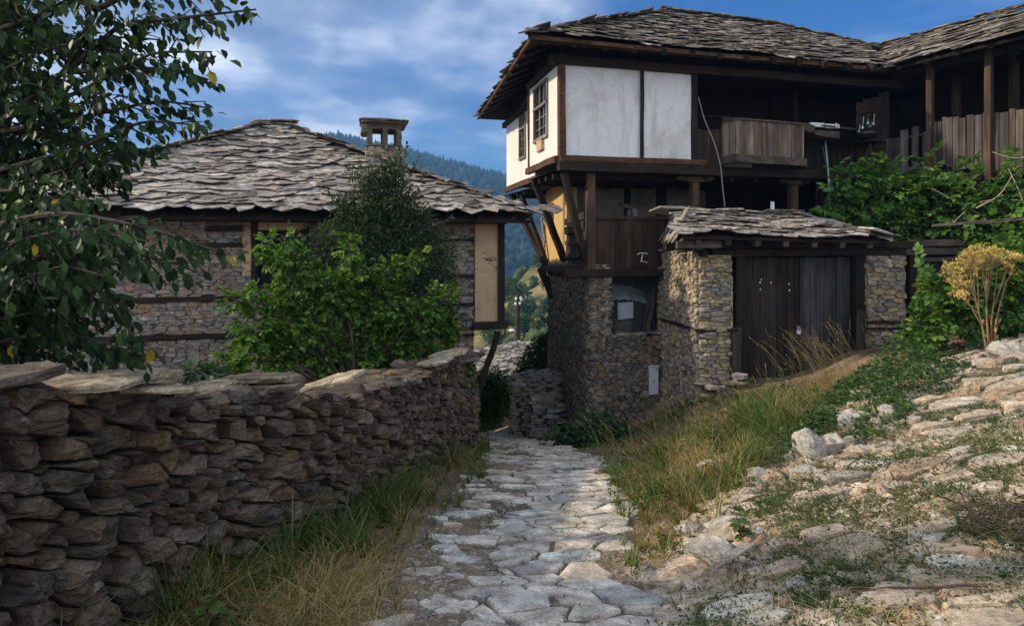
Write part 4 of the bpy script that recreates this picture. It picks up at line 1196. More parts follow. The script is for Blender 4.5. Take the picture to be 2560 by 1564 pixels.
for a, b in ((1640, 1665), (1560, 1575), (1860, 1890)):
    panel(mb, HW(0, back - 0.05, 0)[:2], U2, ua(a, back), ua(b, back), ZL, ZC, 0.04)
panel(mb, HW(0, back - 0.07, 0)[:2], U2, ua(1760, back), ua(1850, back), ZL, 0.9, 0.05)
panel(mb, HW(0, back - 0.04, 0)[:2], U2, 4.6, UR, ZL, ZC, 0.03)
mb.each('gallery_door', 'wood_dark_z', house)
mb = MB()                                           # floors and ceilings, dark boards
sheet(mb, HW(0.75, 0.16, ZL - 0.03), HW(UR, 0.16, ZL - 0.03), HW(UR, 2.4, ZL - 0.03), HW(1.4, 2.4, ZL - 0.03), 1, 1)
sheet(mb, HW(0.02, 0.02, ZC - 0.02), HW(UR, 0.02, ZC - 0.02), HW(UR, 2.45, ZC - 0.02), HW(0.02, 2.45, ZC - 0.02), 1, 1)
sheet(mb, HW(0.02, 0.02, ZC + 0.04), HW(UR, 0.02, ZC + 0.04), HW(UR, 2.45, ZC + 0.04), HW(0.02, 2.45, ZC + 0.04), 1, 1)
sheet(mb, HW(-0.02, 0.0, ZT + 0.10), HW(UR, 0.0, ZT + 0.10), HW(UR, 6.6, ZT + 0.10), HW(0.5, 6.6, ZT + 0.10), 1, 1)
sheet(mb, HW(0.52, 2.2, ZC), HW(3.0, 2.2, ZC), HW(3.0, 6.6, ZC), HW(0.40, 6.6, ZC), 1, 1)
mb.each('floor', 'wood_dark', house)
mb = MB()                                           # joist ends under the bay
for v in (0.5, 1.0, 1.5, 2.0): beam(mb, HW(0.02, v, ZC - 0.07), HW(3.0, v, ZC - 0.07), 0.10, 0.10)
for u in np.arange(3.3, 9, 0.6): beam(mb, HW(u, 0.05, ZC - 0.07), HW(u, 2.3, ZC - 0.07), 0.09, 0.09)
for v in (4.6, 5.3, 6.0): beam(mb, HW(0.5, v, ZC - 0.06), HW(2.5, v, ZC - 0.06), 0.10, 0.10)
mb.each('joist', 'wood_dark', house)
# corner post, capital posts, rail of the lower gallery
def post(u, v, z0, z1, w=0.15, mat='wood_post', name='post', cap=None):
    m_ = MB(); beam(m_, HW(u, v, z0), HW(u, v, z1), w, w, up=(U2[0], U2[1], 0))
    o = m_.build(name, mat, house)
    if cap:
        c_ = MB(); L_ = cap
        for k_ in range(7):
            a = -L_ + 2 * L_ * k_ / 7; b = a + 2 * L_ / 7; m0 = abs((a + b) / 2) / L_
            beam(c_, HW(u + a, v, z1 + 0.07 + 0.035 * m0), HW(u + b, v, z1 + 0.07 + 0.035 * m0), 0.17, 0.14 - 0.07 * m0, seg=1, wob=0.003)
        c_.build('capital', mat, o)
    return o
post(ua(1476, 0.12), 0.12, ZL - 0.1, ZC - 0.03, 0.17)
post(ua(1735, 0.16), 0.16, ZL, ZC - 0.17, 0.17, cap=0.42)
post(ua(1982, 0.16), 0.16, ZL - 0.3, ZC - 0.17, 0.17, cap=0.42)
post(ua(2110, 0.16), 0.16, ZL - 1.3, ZC - 0.05, 0.13, mat='wood_dark_z')
rl0, rl1 = ua(1487, 0.10), ua(1960, 0.10)
mb = MB()
planks(mb, HW(rl0, 0.10, 0)[:2], HW(rl1, 0.10, 0)[:2], ZL, hz(548, rl0), -V2, (0.15, 0.26), gap=0.004)
beam(mb, HW(rl0, 0.08, hz(543, rl0)), HW(rl1, 0.08, hz(543, rl0)), 0.09, 0.06)
mb.build('railing', 'wood_red_z', house)
mb = MB()
beam(mb, HW(rl0 - 0.7, 0.06, ZL - 0.09), HW(rl1, 0.06, ZL - 0.12), 0.2, 0.16)
beam(mb, SW(0.0, ZL - 0.02, 0.03), SW(2.3, ZL - 0.10, 0.06), 0.16, 0.17); beam(mb, SW(2.2, ZL - 0.10, 0.06), SW(yd1 + 0.2, ZL - 0.16, 0.05), 0.16, 0.16)
mb.each('floor_beam', 'wood_dark', house)
# --- upper storey: white bay
mb = MB()
u_w0, u_w1, u_bt = ua(1411), ua(1728), ua(1604)
def warp(U_, V_, p): 
    p = p.copy(); b = 0.012 * np.sin(U_ * 9 + V_ * 3) * np.sin(V_ * 5 + 1); p[..., 0] -= V2[0] * b; p[..., 1] -= V2[1] * b; return p
sheet(mb, HW(u_w0 - 0.02, 0.01, ZS), HW(u_w1, 0.01, ZS), HW(u_w1, 0.01, ZT), HW(u_w0 - 0.02, 0.01, ZT), 26, 16, warp)
panel(mb, HW(0, 0.06, 0)[:2], U2, 0.05, u_w1, ZS - 0.1, ZT, 0.15)
mb.build('front_plaster', 'white_plaster', house)
mb = MB()
vb = 2.25
def vwall(v_): return HW(0.0, v_, 0)[:2]
n1v = (va(1371), va(1337)); n1z = (hz(352, 0, n1v[1]), hz(197, 0, n1v[1]))
n1z = ((HY - 337) / F * (O2[1] + .97 * n1v[0]), (HY - 197) / F * (O2[1] + .97 * n1v[0]))
panel(mb, HW(0.0, vb, 0)[:2], -V2, 0.0, vb - 0.13, ZS, ZT + 0.1, 0.14, holes=[(vb - n1v[1], vb - n1v[0], n1z[0], n1z[1])])
panel(mb, HW(0.0, vb - 0.12, 0)[:2], U2, 0.14, 0.9, ZS - 0.2, ZT + 0.1, 0.12)
# the rear room, set back, with its own window
ur = 0.50; vr0, vr1 = 2.5, 6.55
n2v = (4.32, va(1300, ur)); yy = O2[1] + .97 * va(1305, ur)
n2z = ((HY - 395) / F * yy, (HY - 272) / F * yy)
panel(mb, HW(ur, vr1, 0)[:2], -V2, 0.0, vr1 - vr0, ZS - 0.05, ZT + 0.1, 0.14, holes=[(vr1 - n2v[1], vr1 - n2v[0], n2z[0], n2z[1])])
panel(mb, HW(ur + 3, vr1, 0)[:2], -U2, 0.0, 2.9, ZS - 0.05, ZT + 0.1, 0.14)
mb.build('side_plaster', 'cream_plaster', house)
def window(p0, s0, s1, z0, z1, open_col=None):
    """three lights wide, one row above the transom, two below; seen on a wall facing left"""
    d = -V2; out = np.array([-U2[0], -U2[1]])
    def Q(s, z, h): p = p0 + d * s + out * h; return np.array([p[0], p[1], z])
    m_ = MB(); ft = 0.055
    for s in (s0 + ft / 2, s1 - ft / 2): beam(m_, Q(s, z0 - 0.02, 0.0), Q(s, z1 + 0.02, 0.0), 0.09, ft, up=(d[0], d[1], 0), seg=2, wob=0.002)
    zt = z0 + (z1 - z0) * 0.60
    for z_, h_ in ((z0, 0.07), (zt, 0.06), (z1, 0.06)): beam(m_, Q(s0, z_, 0.01), Q(s1, z_, 0.01), 0.09, h_, seg=2, wob=0.002)
    o = m_.build('window', 'wood_frame', house)
    b_ = MB()
    for k_ in (1, 2):
        s = s0 + (s1 - s0) * k_ / 3
        beam(b_, Q(s, z0, -0.02), Q(s, z1, -0.02), 0.04, 0.035, up=(d[0], d[1], 0), seg=2, wob=0.002)
    for q in ((z0 * 2 + zt) / 3, (z0 + zt * 2) / 3): beam(b_, Q(s0, q, -0.02), Q(s1, q, -0.02), 0.035, 0.022, seg=2, wob=0.001)
    b_.each('glazing_bar', 'wood_frame', o)
    g_ = MB(); panel(g_, Q(0, 0, -0.045)[:2], d, s0 + 0.02, s1 - 0.02, z0, z1, 0.006)
    g_.build('pane', 'glass', o)
    return o
window(HW(0.0, vb, 0)[:2], vb - n1v[1], vb - n1v[0], n1z[0], n1z[1])
window(HW(ur, vr1, 0)[:2], vr1 - n2v[1], vr1 - n2v[0], n2z[0], n2z[1])
mb = MB(); zc = n1z[0] - 0.16; vm = (n1v[0] + n1v[1]) / 2
obox(mb, HW(-0.03, vm, zc), (U2[0], U2[1], 0), (V2[0], V2[1], 0), (0, 0, 1), 0.03, 0.22, 0.10, 0.03)
mb.build('bare_mud_patch', 'mud_plaster', house)
mb = MB()
beam(mb, HW(0.05, -0.0, ZS - 0.02), HW(0.05, -0.0, ZT + 0.1), 0.13, 0.14, up=(U2[0], U2[1], 0))
beam(mb, HW(-0.01, vb - 0.05, ZS - 0.05), HW(-0.01, vb - 0.05, ZT), 0.04, 0.06, up=(U2[0], U2[1], 0))
mb.each('corner_board', 'wood_red', house)
mb = MB()
beam(mb, HW(0.0, -0.03, ZS - 0.06), HW(u_w1 + 0.3, -0.03, ZS - 0.06), 0.12, 0.12)
beam(mb, HW(-0.03, 0.05, ZS - 0.07), HW(-0.03, vb + 0.05, ZS - 0.07), 0.10, 0.14)
beam(mb, HW(ur - 0.03, 2.6, ZS - 0.12), HW(ur - 0.03, vr1 + 0.05, ZS - 0.12), 0.10, 0.15)
mb.each('sill_beam', 'wood_red', house)
mb = MB()
beam(mb, HW(-0.03, -0.02, ZS - 0.21), HW(8.2, -0.02, ZS - 0.24), 0.18, 0.19, seg=10)
beam(mb, HW(-0.2, -0.03, ZT + 0.09), HW(8.2, -0.03, ZT + 0.06), 0.16, 0.17, seg=10)
beam(mb, HW(0.0, -0.2, ZT + 0.09), HW(0.0, vb, ZT + 0.09), 0.15, 0.16)
beam(mb, HW(ur, 2.2, ZT + 0.06), HW(ur, vr1 + 0.3, ZT + 0.06), 0.14, 0.16)
mb.each('plate_beam', 'wood_dark', house)
mb = MB()
beam(mb, HW(u_bt, -0.03, ZS - 0.36), HW(u_bt, -0.03, ZT), 0.035, 0.07, up=(U2[0], U2[1], 0))
mb.build('cover_batten', 'wood_dark_z', house)
post(u_w1 + 0.07, 0.02, ZS - 0.1, ZT + 0.05, 0.12, mat='wood_dark_z')
# struts under the bay
for a, b, w in ((HW(ua(1411), 0.04, ZC - 0.03), SW(0.05, -0.30, 0.06), 0.12), (HW(0.10, va(1338, 0.1), ZC - 0.05), SW(2.05, -0.35, 0.04), 0.14),
                (HW(ur + 0.05, 6.2, ZC), SW(4.35, -0.50, 0.06), 0.12), (HW(ur + 0.10, 5.3, ZC), SW(4.0, -0.55, 0.06), 0.12),
                (SW(4.3, -0.62, 0.22), SW(3.75, -1.30, 0.02), 0.10), (SW(3.9, -0.62, 0.22), SW(3.4, -1.28, 0.02), 0.10)):
    m_ = MB(); beam(m_, a, b, w, w, seg=6); m_.build('strut', 'wood_dark_z', house)
# --- upper gallery
mb = MB()
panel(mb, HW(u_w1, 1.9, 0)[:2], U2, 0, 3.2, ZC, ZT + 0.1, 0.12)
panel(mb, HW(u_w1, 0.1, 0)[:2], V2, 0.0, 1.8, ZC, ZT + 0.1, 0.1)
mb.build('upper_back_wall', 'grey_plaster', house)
mb = MB()
for a, b, za_, zb_ in ((1742, 1805, 325, 290), (1880, 1935, 330, 292), (1950, 1975, 330, 298)):
    panel(mb, HW(0, 1.86, 0)[:2], U2, ua(a, 1.9), ua(b, 1.9), ZC + 0.1, hz(zb_, ua(a, 1.9), 1.9), 0.05)
panel(mb, HW(u_w1 + 3.2, 1.8, 0)[:2], U2, 0, 4.0, ZC, ZT + 0.1, 0.05)
panel(mb, HW(u_w1, 1.84, 0)[:2], U2, 0, 3.3, ZT - 0.42, ZT + 0.1, 0.05)
mb.each('upper_door', 'wood_dark_z', house)
post(ua(1985, 0.9), 0.9, ZC, ZT, 0.13, mat='wood_dark_z')
mb = MB()
planks(mb, HW(u_w1 + 0.1, 0.02, 0)[:2], HW(ua(1812), 0.02, 0)[:2], ZS - 0.12, hz(324, ua(1780)), -V2, (0.12, 0.2), gap=0.003)
mb.build('railing', 'wood_red_z', house)
# jutting balcony box
b0, b1 = ua(1840, -0.48), ua(2006, -0.42); bu0 = ua(1806)
bz1, bz0 = 2.60, 1.86
bal = MB()
planks(bal, HW(b0, -0.48, 0)[:2], HW(b1, -0.45, 0)[:2], bz0, lambda t: bz1 - 0.04 * t, -V2, (0.07, 0.13), gap=0.004, jz=0.008)
planks(bal, HW(bu0, 0.0, 0)[:2], HW(b0, -0.46, 0)[:2], bz0, bz1, (-0.8, -0.5), (0.07, 0.13), gap=0.004, jz=0.008)
planks(bal, HW(b1, -0.44, 0)[:2], HW(b1, 0.0, 0)[:2], bz0, bz1 - 0.04, (1, 0), (0.08, 0.13), gap=0.004, jz=0.008)
balc = bal.build('balcony', 'wood_balcony', house)
mb = MB()
beam(mb, HW(b0 - 0.05, -0.49, bz1 + 0.005), HW(b1 + 0.03, -0.46, bz1 - 0.03), 0.07, 0.03)
beam(mb, HW(bu0, 0.0, bz1 + 0.005), HW(b0, -0.48, bz1 + 0.005), 0.06, 0.03)
beam(mb, HW(b0 - 0.05, -0.52, bz0 - 0.06), HW(b1 + 0.03, -0.48, bz0 - 0.10), 0.08, 0.16)
beam(mb, HW(bu0 - 0.03, -0.02, bz0 - 0.08), HW(b0 - 0.03, -0.49, bz0 - 0.06), 0.08, 0.17)
sheet(mb, HW(bu0, 0.0, bz0 - 0.1), HW(b1, 0.0, bz0 - 0.1), HW(b1, -0.46, bz0 - 0.1), HW(b0, -0.47, bz0 - 0.1), 1, 1)
mb.build('handrail', 'wood_grey', balc)
# sagging shelf of boards to the right of the balcony, rail and slats under it
sh0, sh1 = ua(2003, -0.25), ua(2205, -0.1)
mb = MB()
def sagf(U_, V_, p):
    p = p.copy(); p[..., 2] -= 0.13 * np.sin(U_ * math.pi * 0.85) - 0.05 * U_ + 0.015 * np.sin(U_ * 14); return p
for o_ in (0.0, -0.02):
    sheet(mb, HW(sh0, -0.5, 2.40 + o_), HW(sh1, -0.35, 2.34 + o_), HW(sh1, 0.15, 2.38 + o_), HW(sh0, 0.1, 2.42 + o_), 24, 2, sagf)
mb.build('sagging_shelf', 'wood_grey', house)
mb = MB()
beam(mb, HW(ua(1985, 0.3), 0.3, hz(310, ua(1985, 0.3), 0.3)), HW(ua(2155, 0.3), 0.3, hz(327, ua(2155, 0.3), 0.3)), 0.16, 0.05)
beam(mb, HW(ua(2000, 0.05), 0.05, hz(318, ua(2000, .05), .05)), HW(ua(2035, 0.05), 0.05, hz(322, ua(2035, .05), .05)), 0.03, 0.16)
beam(mb, HW(ua(2037, 0.05), 0.05, hz(334, ua(2037, .05), .05)), HW(ua(2098, 0.05), 0.05, hz(338, ua(2098, .05), .05)), 0.03, 0.15)
mb.each('gallery_rail', 'wood_grey', house)
mb = MB()
planks(mb, HW(ua(2012), 0.0, 0)[:2], HW(ua(2135), 0.0, 0)[:2], 1.45, 2.22, -V2, (0.06, 0.12), gap=0.01, jz=0.02)
planks(mb, HW(ua(2036), -0.02, 0)[:2], HW(ua(2145), -0.02, 0)[:2], -0.1, 1.42, -V2, (0.09, 0.14), gap=0.055, jz=0.06)
mb.build('slat', 'wood_dark_z', house)
mb = MB()
planks(mb, HW(ua(2140, 0.1), 0.1, 0)[:2], HW(ua(2222, 0.1), 0.1, 0)[:2], 1.3, lambda t: 3.25 + 0.3 * t, -V2, (0.12, 0.2), gap=0.003, jz=0.03)
beam(mb, HW(ua(2143, 0.06), 0.06, 3.02), HW(ua(2200, 0.06), 0.06, 3.06), 0.03, 0.06)
mb.build('tool_board', 'wood_red_z', house)
mb = MB()
beam(mb, HW(ua(2150, -0.2), -0.2, 1.62), HW(ua(2172, -0.2), -0.25, 2.28), 0.05, 0.05); beam(mb, HW(ua(2184, -0.2), -0.2, 1.60), HW(ua(2170, -0.2), -0.25, 2.28), 0.05, 0.05)
mb.each('prop', 'wood_grey_z', house)

# --- right-hand wing coming towards the lane
WV = np.array([8.26, 14.1]); WD = unit([1.21, -2.27]); WI = np.array([-WD[1], WD[0]])   # along the wing, into it
def WW(t, d, z): p = WV + WD * t + WI * d; return np.array([p[0], p[1], z])
def wt(px, d): return s_at(WV + WI * d, WD, px)
gd = 0.55
t_a, t_b, t_c = wt(2190, gd), wt(2325, gd), wt(2640, gd)
def ztop(t):
    tt = t_b + (t_c - t_b) * t; return 2.74 - 0.055 * tt
mb = MB()
tt = t_a
while tt < t_b - 0.05:
    w = rn(0.10, 0.17); p = WW(tt + w / 2, gd, 0)
    beam(mb, WW(tt + w / 2, gd, 1.52 + rn(-.08, .08)), WW(tt + w / 2, gd + rn(-.02, .02), 2.50 + rn(-.06, .16)), w, 0.022, up=(WI[0], WI[1], 0), wob=0.003)
    tt += w + (rn(0.0, 0.02) if tt < t_a + 0.4 else rn(0.02, 0.10))
beam(mb, WW(t_a, gd + 0.03, 2.36), WW(t_b, gd + 0.03, 2.46), 0.05, 0.04); beam(mb, WW(t_a, gd + 0.03, 1.75), WW(t_b, gd + 0.03, 1.7), 0.06, 0.07)
planks(mb, WW(t_b, gd, 0)[:2], WW(t_c, gd, 0)[:2], lambda t: 1.72 - 0.45 * t, ztop, -WI, (0.06, 0.18), gap=0.014, jz=0.06)
mb.build('wing_railing', 'wood_grey_z', house)
for px in (2325, 2472, 2610):
    m_ = MB(); t_ = wt(px, gd - 0.05); beam(m_, WW(t_, gd - 0.05, 1.3), WW(t_, gd - 0.05, 3.95), 0.12, 0.12, up=(WI[0], WI[1], 0)); m_.build('post', 'wood_post', house)
for px in (2391, 2535):
    m_ = MB(); t_ = wt(px, 1.9); beam(m_, WW(t_, 1.9, 1.5), WW(t_, 1.9, 4.1), 0.15, 0.15, up=(WI[0], WI[1], 0)); m_.build('post', 'wood_post', house)
mb = MB()
beam(mb, WW(-1.6, 1.9, 3.95), WW(4.5, 1.9, 3.95), 0.14, 0.16, seg=8); beam(mb, WW(-0.8, gd, 3.86), WW(4.5, gd, 3.82), 0.13, 0.14, seg=8)
beam(mb, WW(-1.2, gd + 0.08, 1.46), WW(4.5, gd + 0.08, 1.40), 0.14, 0.16, seg=8)
mb.each('wing_beam', 'wood_dark', house)
mb = MB(); sheet(mb, WW(-2, gd, 1.5), WW(5, gd, 1.4), WW(5, 3.4, 1.4), WW(-2, 3.4, 1.5), 1, 1); mb.build('wing_floor', 'wood_dark', house)
mb = MB()
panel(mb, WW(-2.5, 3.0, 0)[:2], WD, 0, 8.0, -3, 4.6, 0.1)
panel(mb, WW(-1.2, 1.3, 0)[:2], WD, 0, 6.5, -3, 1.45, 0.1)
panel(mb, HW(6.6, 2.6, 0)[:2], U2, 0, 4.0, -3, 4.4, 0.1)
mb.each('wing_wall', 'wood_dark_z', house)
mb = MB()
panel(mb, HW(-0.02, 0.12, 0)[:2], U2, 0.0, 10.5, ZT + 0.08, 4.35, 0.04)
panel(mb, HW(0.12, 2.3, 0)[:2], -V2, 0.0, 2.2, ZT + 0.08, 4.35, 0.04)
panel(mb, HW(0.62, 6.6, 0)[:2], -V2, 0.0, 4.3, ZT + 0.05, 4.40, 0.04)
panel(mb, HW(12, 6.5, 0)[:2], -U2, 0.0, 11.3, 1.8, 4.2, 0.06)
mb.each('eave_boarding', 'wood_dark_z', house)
# --- roof
zE = 3.92
N1, Vv = HW(-0.75, -0.65, zE), np.array([8.26, 14.1, zE])
R1, R2, J = HW(3.95, 3.1, 6.08), HW(7.0, 2.75, 5.84), np.array([9.37, 16.5, 5.06])
BL, BR = HW(-0.27, 7.0, zE), HW(9.0, 7.0, zE)
def bsag(a, b): return 0.03 * np.sin(a * 17) * np.sin(b * 9 + 1) - 0.05 * np.sin(np.clip(a, 0, 1) * 3.14) * np.sin(np.clip(b, 0, 1) * 3.14)
mb = MB()
slates(mb, [N1, Vv, J, R2, R1], 0.145, (0.18, 0.54), 0.34, 0.019, 0.012, bsag, point=0.16, ht=3.0)
slates(mb, [BL, N1, R1], 0.22, (0.25, 0.55), 0.4, 0.026, 0.015, None)
hip_plates(mb, N1, R1, 0.36, 0.36, 0.026, 0.05); hip_plates(mb, R1, R2, 0.36, 0.42, 0.026, 0.05); hip_plates(mb, R2, J, 0.36, 0.42, 0.026, 0.05)
wJ = WW(-1.0, 2.2, 5.06); wR = WW(5.5, 2.2, 5.06); wE = WW(5.5, 0.0, zE)
slates(mb, [Vv, wE, wR, J], 0.145, (0.18, 0.54), 0.34, 0.019, 0.012, None, point=0.16, ht=3.0)
hip_plates(mb, J, wR, 0.36, 0.42, 0.026, 0.05)
hip_plates(mb, Vv, J, 0.3, 0.3, 0.02, 0.03)
hroof = mb.build('roof', 'slate_brown', house)
mb = MB()
deck(mb, [N1, Vv, J, R2, R1], -0.09); deck(mb, [BL, N1, R1]); deck(mb, [Vv, wE, wR, J]); deck(mb, [BR, BL, R1, R2]); deck(mb, [WW(5.5, 4.6, zE), WW(-1, 4.6, zE), J, wR])
mb.build('soffit', 'wood_dark', hroof)
mb = MB()
for u in np.arange(-0.5, 7.3, 0.62): beam(mb, HW(u, -0.60, zE - 0.10), HW(u, 0.5, zE + 0.48), 0.10, 0.12)
for v in np.arange(0.2, 6.9, 0.7): beam(mb, HW(-0.70 + 0.06 * v, v, zE - 0.10), HW(0.7, v, zE + 0.50), 0.10, 0.12)
for t in np.arange(0.2, 5, 0.6): beam(mb, WW(t, 0.05, zE - 0.06), WW(t, 1.2, zE + 0.52), 0.08, 0.09)
mb.each('rafter', 'wood_dark', hroof)
mb = MB()
for a, b in ((R1, R2), (R2, J), (N1, R1)): beam(mb, a + np.array([0, 0.03, -0.02]), b + np.array([0, 0.03, -0.02]), 0.16, 0.14)
mb.each('ridge_beam', 'wood_dark', hroof)
mb = MB()
beam(mb, N1 + np.array([0, 0, -0.05]), Vv + np.array([0, 0, -0.05]), 0.05, 0.08, seg=8); beam(mb, N1 + np.array([0, 0, -0.05]), BL + np.array([0, 0, -0.05]), 0.05, 0.08, seg=8)
mb.each('fascia', 'wood_red', hroof)
# ================================================================== roofed cart gate
UG = unit([0.99, 0.14]); VG = np.array([-UG[1], UG[0]])
def GW(s, v, z): return np.array([W02[0] + UG[0] * s + VG[0] * v, W02[1] + UG[1] * s + VG[1] * v, z])
def gs(px, v=0.0): return s_at(W02 + VG * v, UG, px)
def gz(py, s, v=0.0): return (HY - py) / F * (W02[1] + UG[1] * s + VG[1] * v)
gate = thing('gateway', 'roofed cart gate with two stone pillars and dark weathered double doors', 'gate', tuple(GW(1.2, 0.2, -2.6)))
sp0, sp1, sp2, sp3 = 0.0, gs(1827), gs(2166), gs(2264)
zt_p = -0.10
mb = MB()
facing(mb, [E2 - np.array([0.01, -0.25]), W02], -4.9, lambda s: zt_p, (0.045, 0.10), (0.9, 2.2), 1.3, 0.07, n=10, shrink=0.94, rough=0.09)
facing(mb, [W02, GW(sp1, 0, 0)[:2]], -3.6, zt_p - 0.06, (0.045, 0.11), (1.5, 4.2), 2.7, 0.07, n=11, shrink=0.94, rough=0.08)
facing(mb, [GW(sp1, 0, 0)[:2], GW(sp1, 0.45, 0)[:2]], -3.6, zt_p - 0.06, (0.055, 0.11), (1.0, 2), 2.2, 0.03, n=9)
pil = mb.build('pillar', 'warm_stone', gate)
mb = MB()
strip(mb, [E2 + V2 * 0.3, W02], -4.9, zt_p - 0.02, -0.012); strip(mb, [W02, GW(sp1, 0, 0)[:2]], -4, zt_p - 0.08, -0.012); strip(mb, [GW(sp1, -0.0, 0)[:2], GW(sp1, 0.6, 0)[:2]], -4, zt_p - 0.08, -0.012)
strip(mb, [GW(sp1, 0.6, 0)[:2], E2 + V2 * 0.3 + U2 * 0.5], -4.5, zt_p - 0.05, 0)
strip(mb, [E2 + U2 * 0.5, E2], -5, -0.12, 0.0)
mb.build('core', 'mortar_warm', pil)
mb = MB()
facing(mb, [GW(sp2, 0, 0)[:2], GW(sp3, 0, 0)[:2]], -3.4, -0.16, (0.05, 0.12), (1.5, 4.2), 2.7, 0.045, n=11, shrink=0.94, rough=0.07)
facing(mb, [GW(sp2, 0.4, 0)[:2], GW(sp2, 0, 0)[:2]], -3.4, -0.16, (0.06, 0.13), (1.0, 2), 2.0, 0.03, n=9)
pil2 = mb.build('pillar', 'warm_stone', gate)
mb = MB()
strip(mb, [GW(sp2, 0.5, 0)[:2], GW(sp2, 0, 0)[:2], GW(sp3, 0, 0)[:2], GW(sp3, 0.5, 0)[:2]], -4, -0.18, -0.012)
mb.build('core', 'mortar_warm', pil2)
mb = MB()                                           # projecting flat stones on the pillar head, loose steps at its foot
for (c, n_, L_) in ((W02, 9, 1.7), ):
    for i in range(22):
        t = rn(0, 1); p = W02 + (E2 - W02) * t * 0.95 + VG * 0 + np.array([rn(-0.10, 0.35), rn(0, 0.2)])
        o = resample(blob_poly(8, rn(0.12, 0.24), rn(0.1, 0.18), 0.2), 11, 0.14)
        zz = zt_p + rn(0.0, 0.14)
        slab(mb, np.array([p[0], p[1], zz]) + np.c_[o[:, 0] * 0.6 + o[:, 1] * 0.3, o[:, 1] * 0.9 - o[:, 0] * 0.3, rn(-.08, .08) * o[:, 0]], rn(0.03, 0.05), 0.04, 0.006, (0, 0, 1))
mb.build('flat_stones', 'slate', gate); mb = MB()
for i in range(16):
    s = rn(0.05, sp1 + 0.1); p = GW(s, rn(-0.35, 0.0), 0); zz = float(zg(p[0], p[1])) + rn(0.05, 0.34) * (1 if i < 10 else 0.4)
    o = resample(blob_poly(8, rn(0.12, 0.22), rn(0.1, 0.16), 0.2), 11, 0.14)
    slab(mb, np.array([p[0], p[1], zz]) + np.c_[o[:, 0], o[:, 1], rn(-.1, .1) * o[:, 0]], rn(0.05, 0.09), 0.04, 0.008, (0, 0, 1))
mb.build('flat_stones', 'slate', gate)
mb = MB()
beam(mb, np.array([*(W02 + (E2 - W02) * 0.98), gz(798, 0, 1.6)]) + np.array([-0.03, 0, 0]), np.array([*W02, gz(824, 0)]) + np.array([-0.03, -0.03, 0]), 0.08, 0.055)
beam(mb, GW(-0.02, -0.03, gz(828, 0)), GW(sp1 + 0.12, -0.03, gz(826, 0)), 0.08, 0.055)
beam(mb, GW(sp2, -0.02, gz(805, sp2)), GW(sp3, -0.02, gz(805, sp3)), 0.08, 0.06)
beam(mb, GW(sp2, -0.02, gz(820, sp2)), GW(sp3, -0.02, gz(820, sp3)), 0.08, 0.05)
mb.each('wall_tie', 'wood_dark', gate)
# frame
j0, j1, j2, j3 = gs(1830, .1), gs(1868, .1), gs(2128, .1), gs(2164, .1)
zb_g, zt_g = -2.62, gz(642, 1.4)
for s in ((j0 + j1) / 2, (j2 + j3) / 2):
    m_ = MB(); beam(m_, GW(s, 0.10, zb_g - 0.2), GW(s, 0.10, zt_g + 0.05), 0.20, 0.16, up=(VG[0], VG[1], 0), seg=5); m_.build('jamb', 'wood_dark_z', gate)
mb = MB()
beam(mb, GW(0.25, 0.08, gz(633, 1)), GW(sp3 + 0.05, 0.08, gz(628, 3)), 0.22, 0.15, seg=8)
beam(mb, GW(-0.35, -0.02, gz(611, 0)), GW(sp3 + 0.1, 0.0, gz(612, 3)), 0.16, 0.13, seg=8)
beam(mb, GW(-0.45, 0.5, 0.0), GW(sp3, 0.5, 0.0), 0.16, 0.14, seg=8)
mb.each('lintel', 'wood_dark', gate)
for i, (a, b, mat) in enumerate(((j1 - 0.02, gs(1996, .16), 'wood_door'), (gs(1999, .16), j2 + 0.02, 'wood_door_grey'))):
    m_ = MB(); planks(m_, GW(a, 0.16, 0)[:2], GW(b, 0.16, 0)[:2], zb_g + 0.14, zt_g - 0.02, -VG, (0.10, 0.19), th=0.03, gap=0.006, jz=0.012, seg=6)
    lf = m_.build('door_leaf', mat, gate)
    h_ = MB(); beam(h_, GW(a + 0.03, 0.20, zb_g + 0.5), GW(b - 0.03, 0.20, zb_g + 0.52), 0.04, 0.12); beam(h_, GW(a + 0.03, 0.20, zt_g - 0.4), GW(b - 0.03, 0.20, zt_g - 0.42), 0.04, 0.12)
    h_.each('ledge', mat, lf)
    if i == 0:
        h_ = MB(); 
        obox(h_, GW(b - 0.02, 0.12, gz(832, b)), (1, 0, 0), (0, 1, 0), (0, 0, 1), 0.035, 0.014, 0.035, 0.002)
        tube(h_, [GW(b - 0.045, 0.12, gz(828, b)), GW(b - 0.045, 0.12, gz(820, b)), GW(b - 0.02, 0.12, gz(817, b)), GW(b + 0.005, 0.12, gz(820, b)), GW(b + 0.005, 0.12, gz(828, b))], 0.006, 6)
        h_.build('padlock', 'white_metal', lf)
        h_ = MB()
        for px, py in ((1900, 707), (1927, 708), (1972, 712), (1903, 700), (1973, 728), (1901, 725)):
            obox(h_, GW(gs(px, .14), 0.138, gz(py, 1)), (1, 0, 0), (0, 1, 0), (0, 0, 1), 0.008, 0.006, 0.016, 0.003)
        h_.each('nail', 'white_paint', lf)
m_ = MB(); beam(m_, GW(j1 - 0.05, 0.14, zb_g + 0.07), GW(j2 + 0.05, 0.14, zb_g + 0.07), 0.1, 0.16); m_.build('threshold', 'wood_grey', gate)
for px, z0_, z1_, w_ in ((1838, -2.75, gz(818, .6), 0.20), (2150, -2.4, gz(775, 2.7), 0.17)):
    m_ = MB(); s = gs(px, -0.04); beam(m_, GW(s, -0.04, z0_), GW(s + 0.02, -0.05, z1_), w_, 0.035, up=(VG[0], VG[1], 0), seg=4); m_.build('guard_board', 'wood_grey_z', gate)
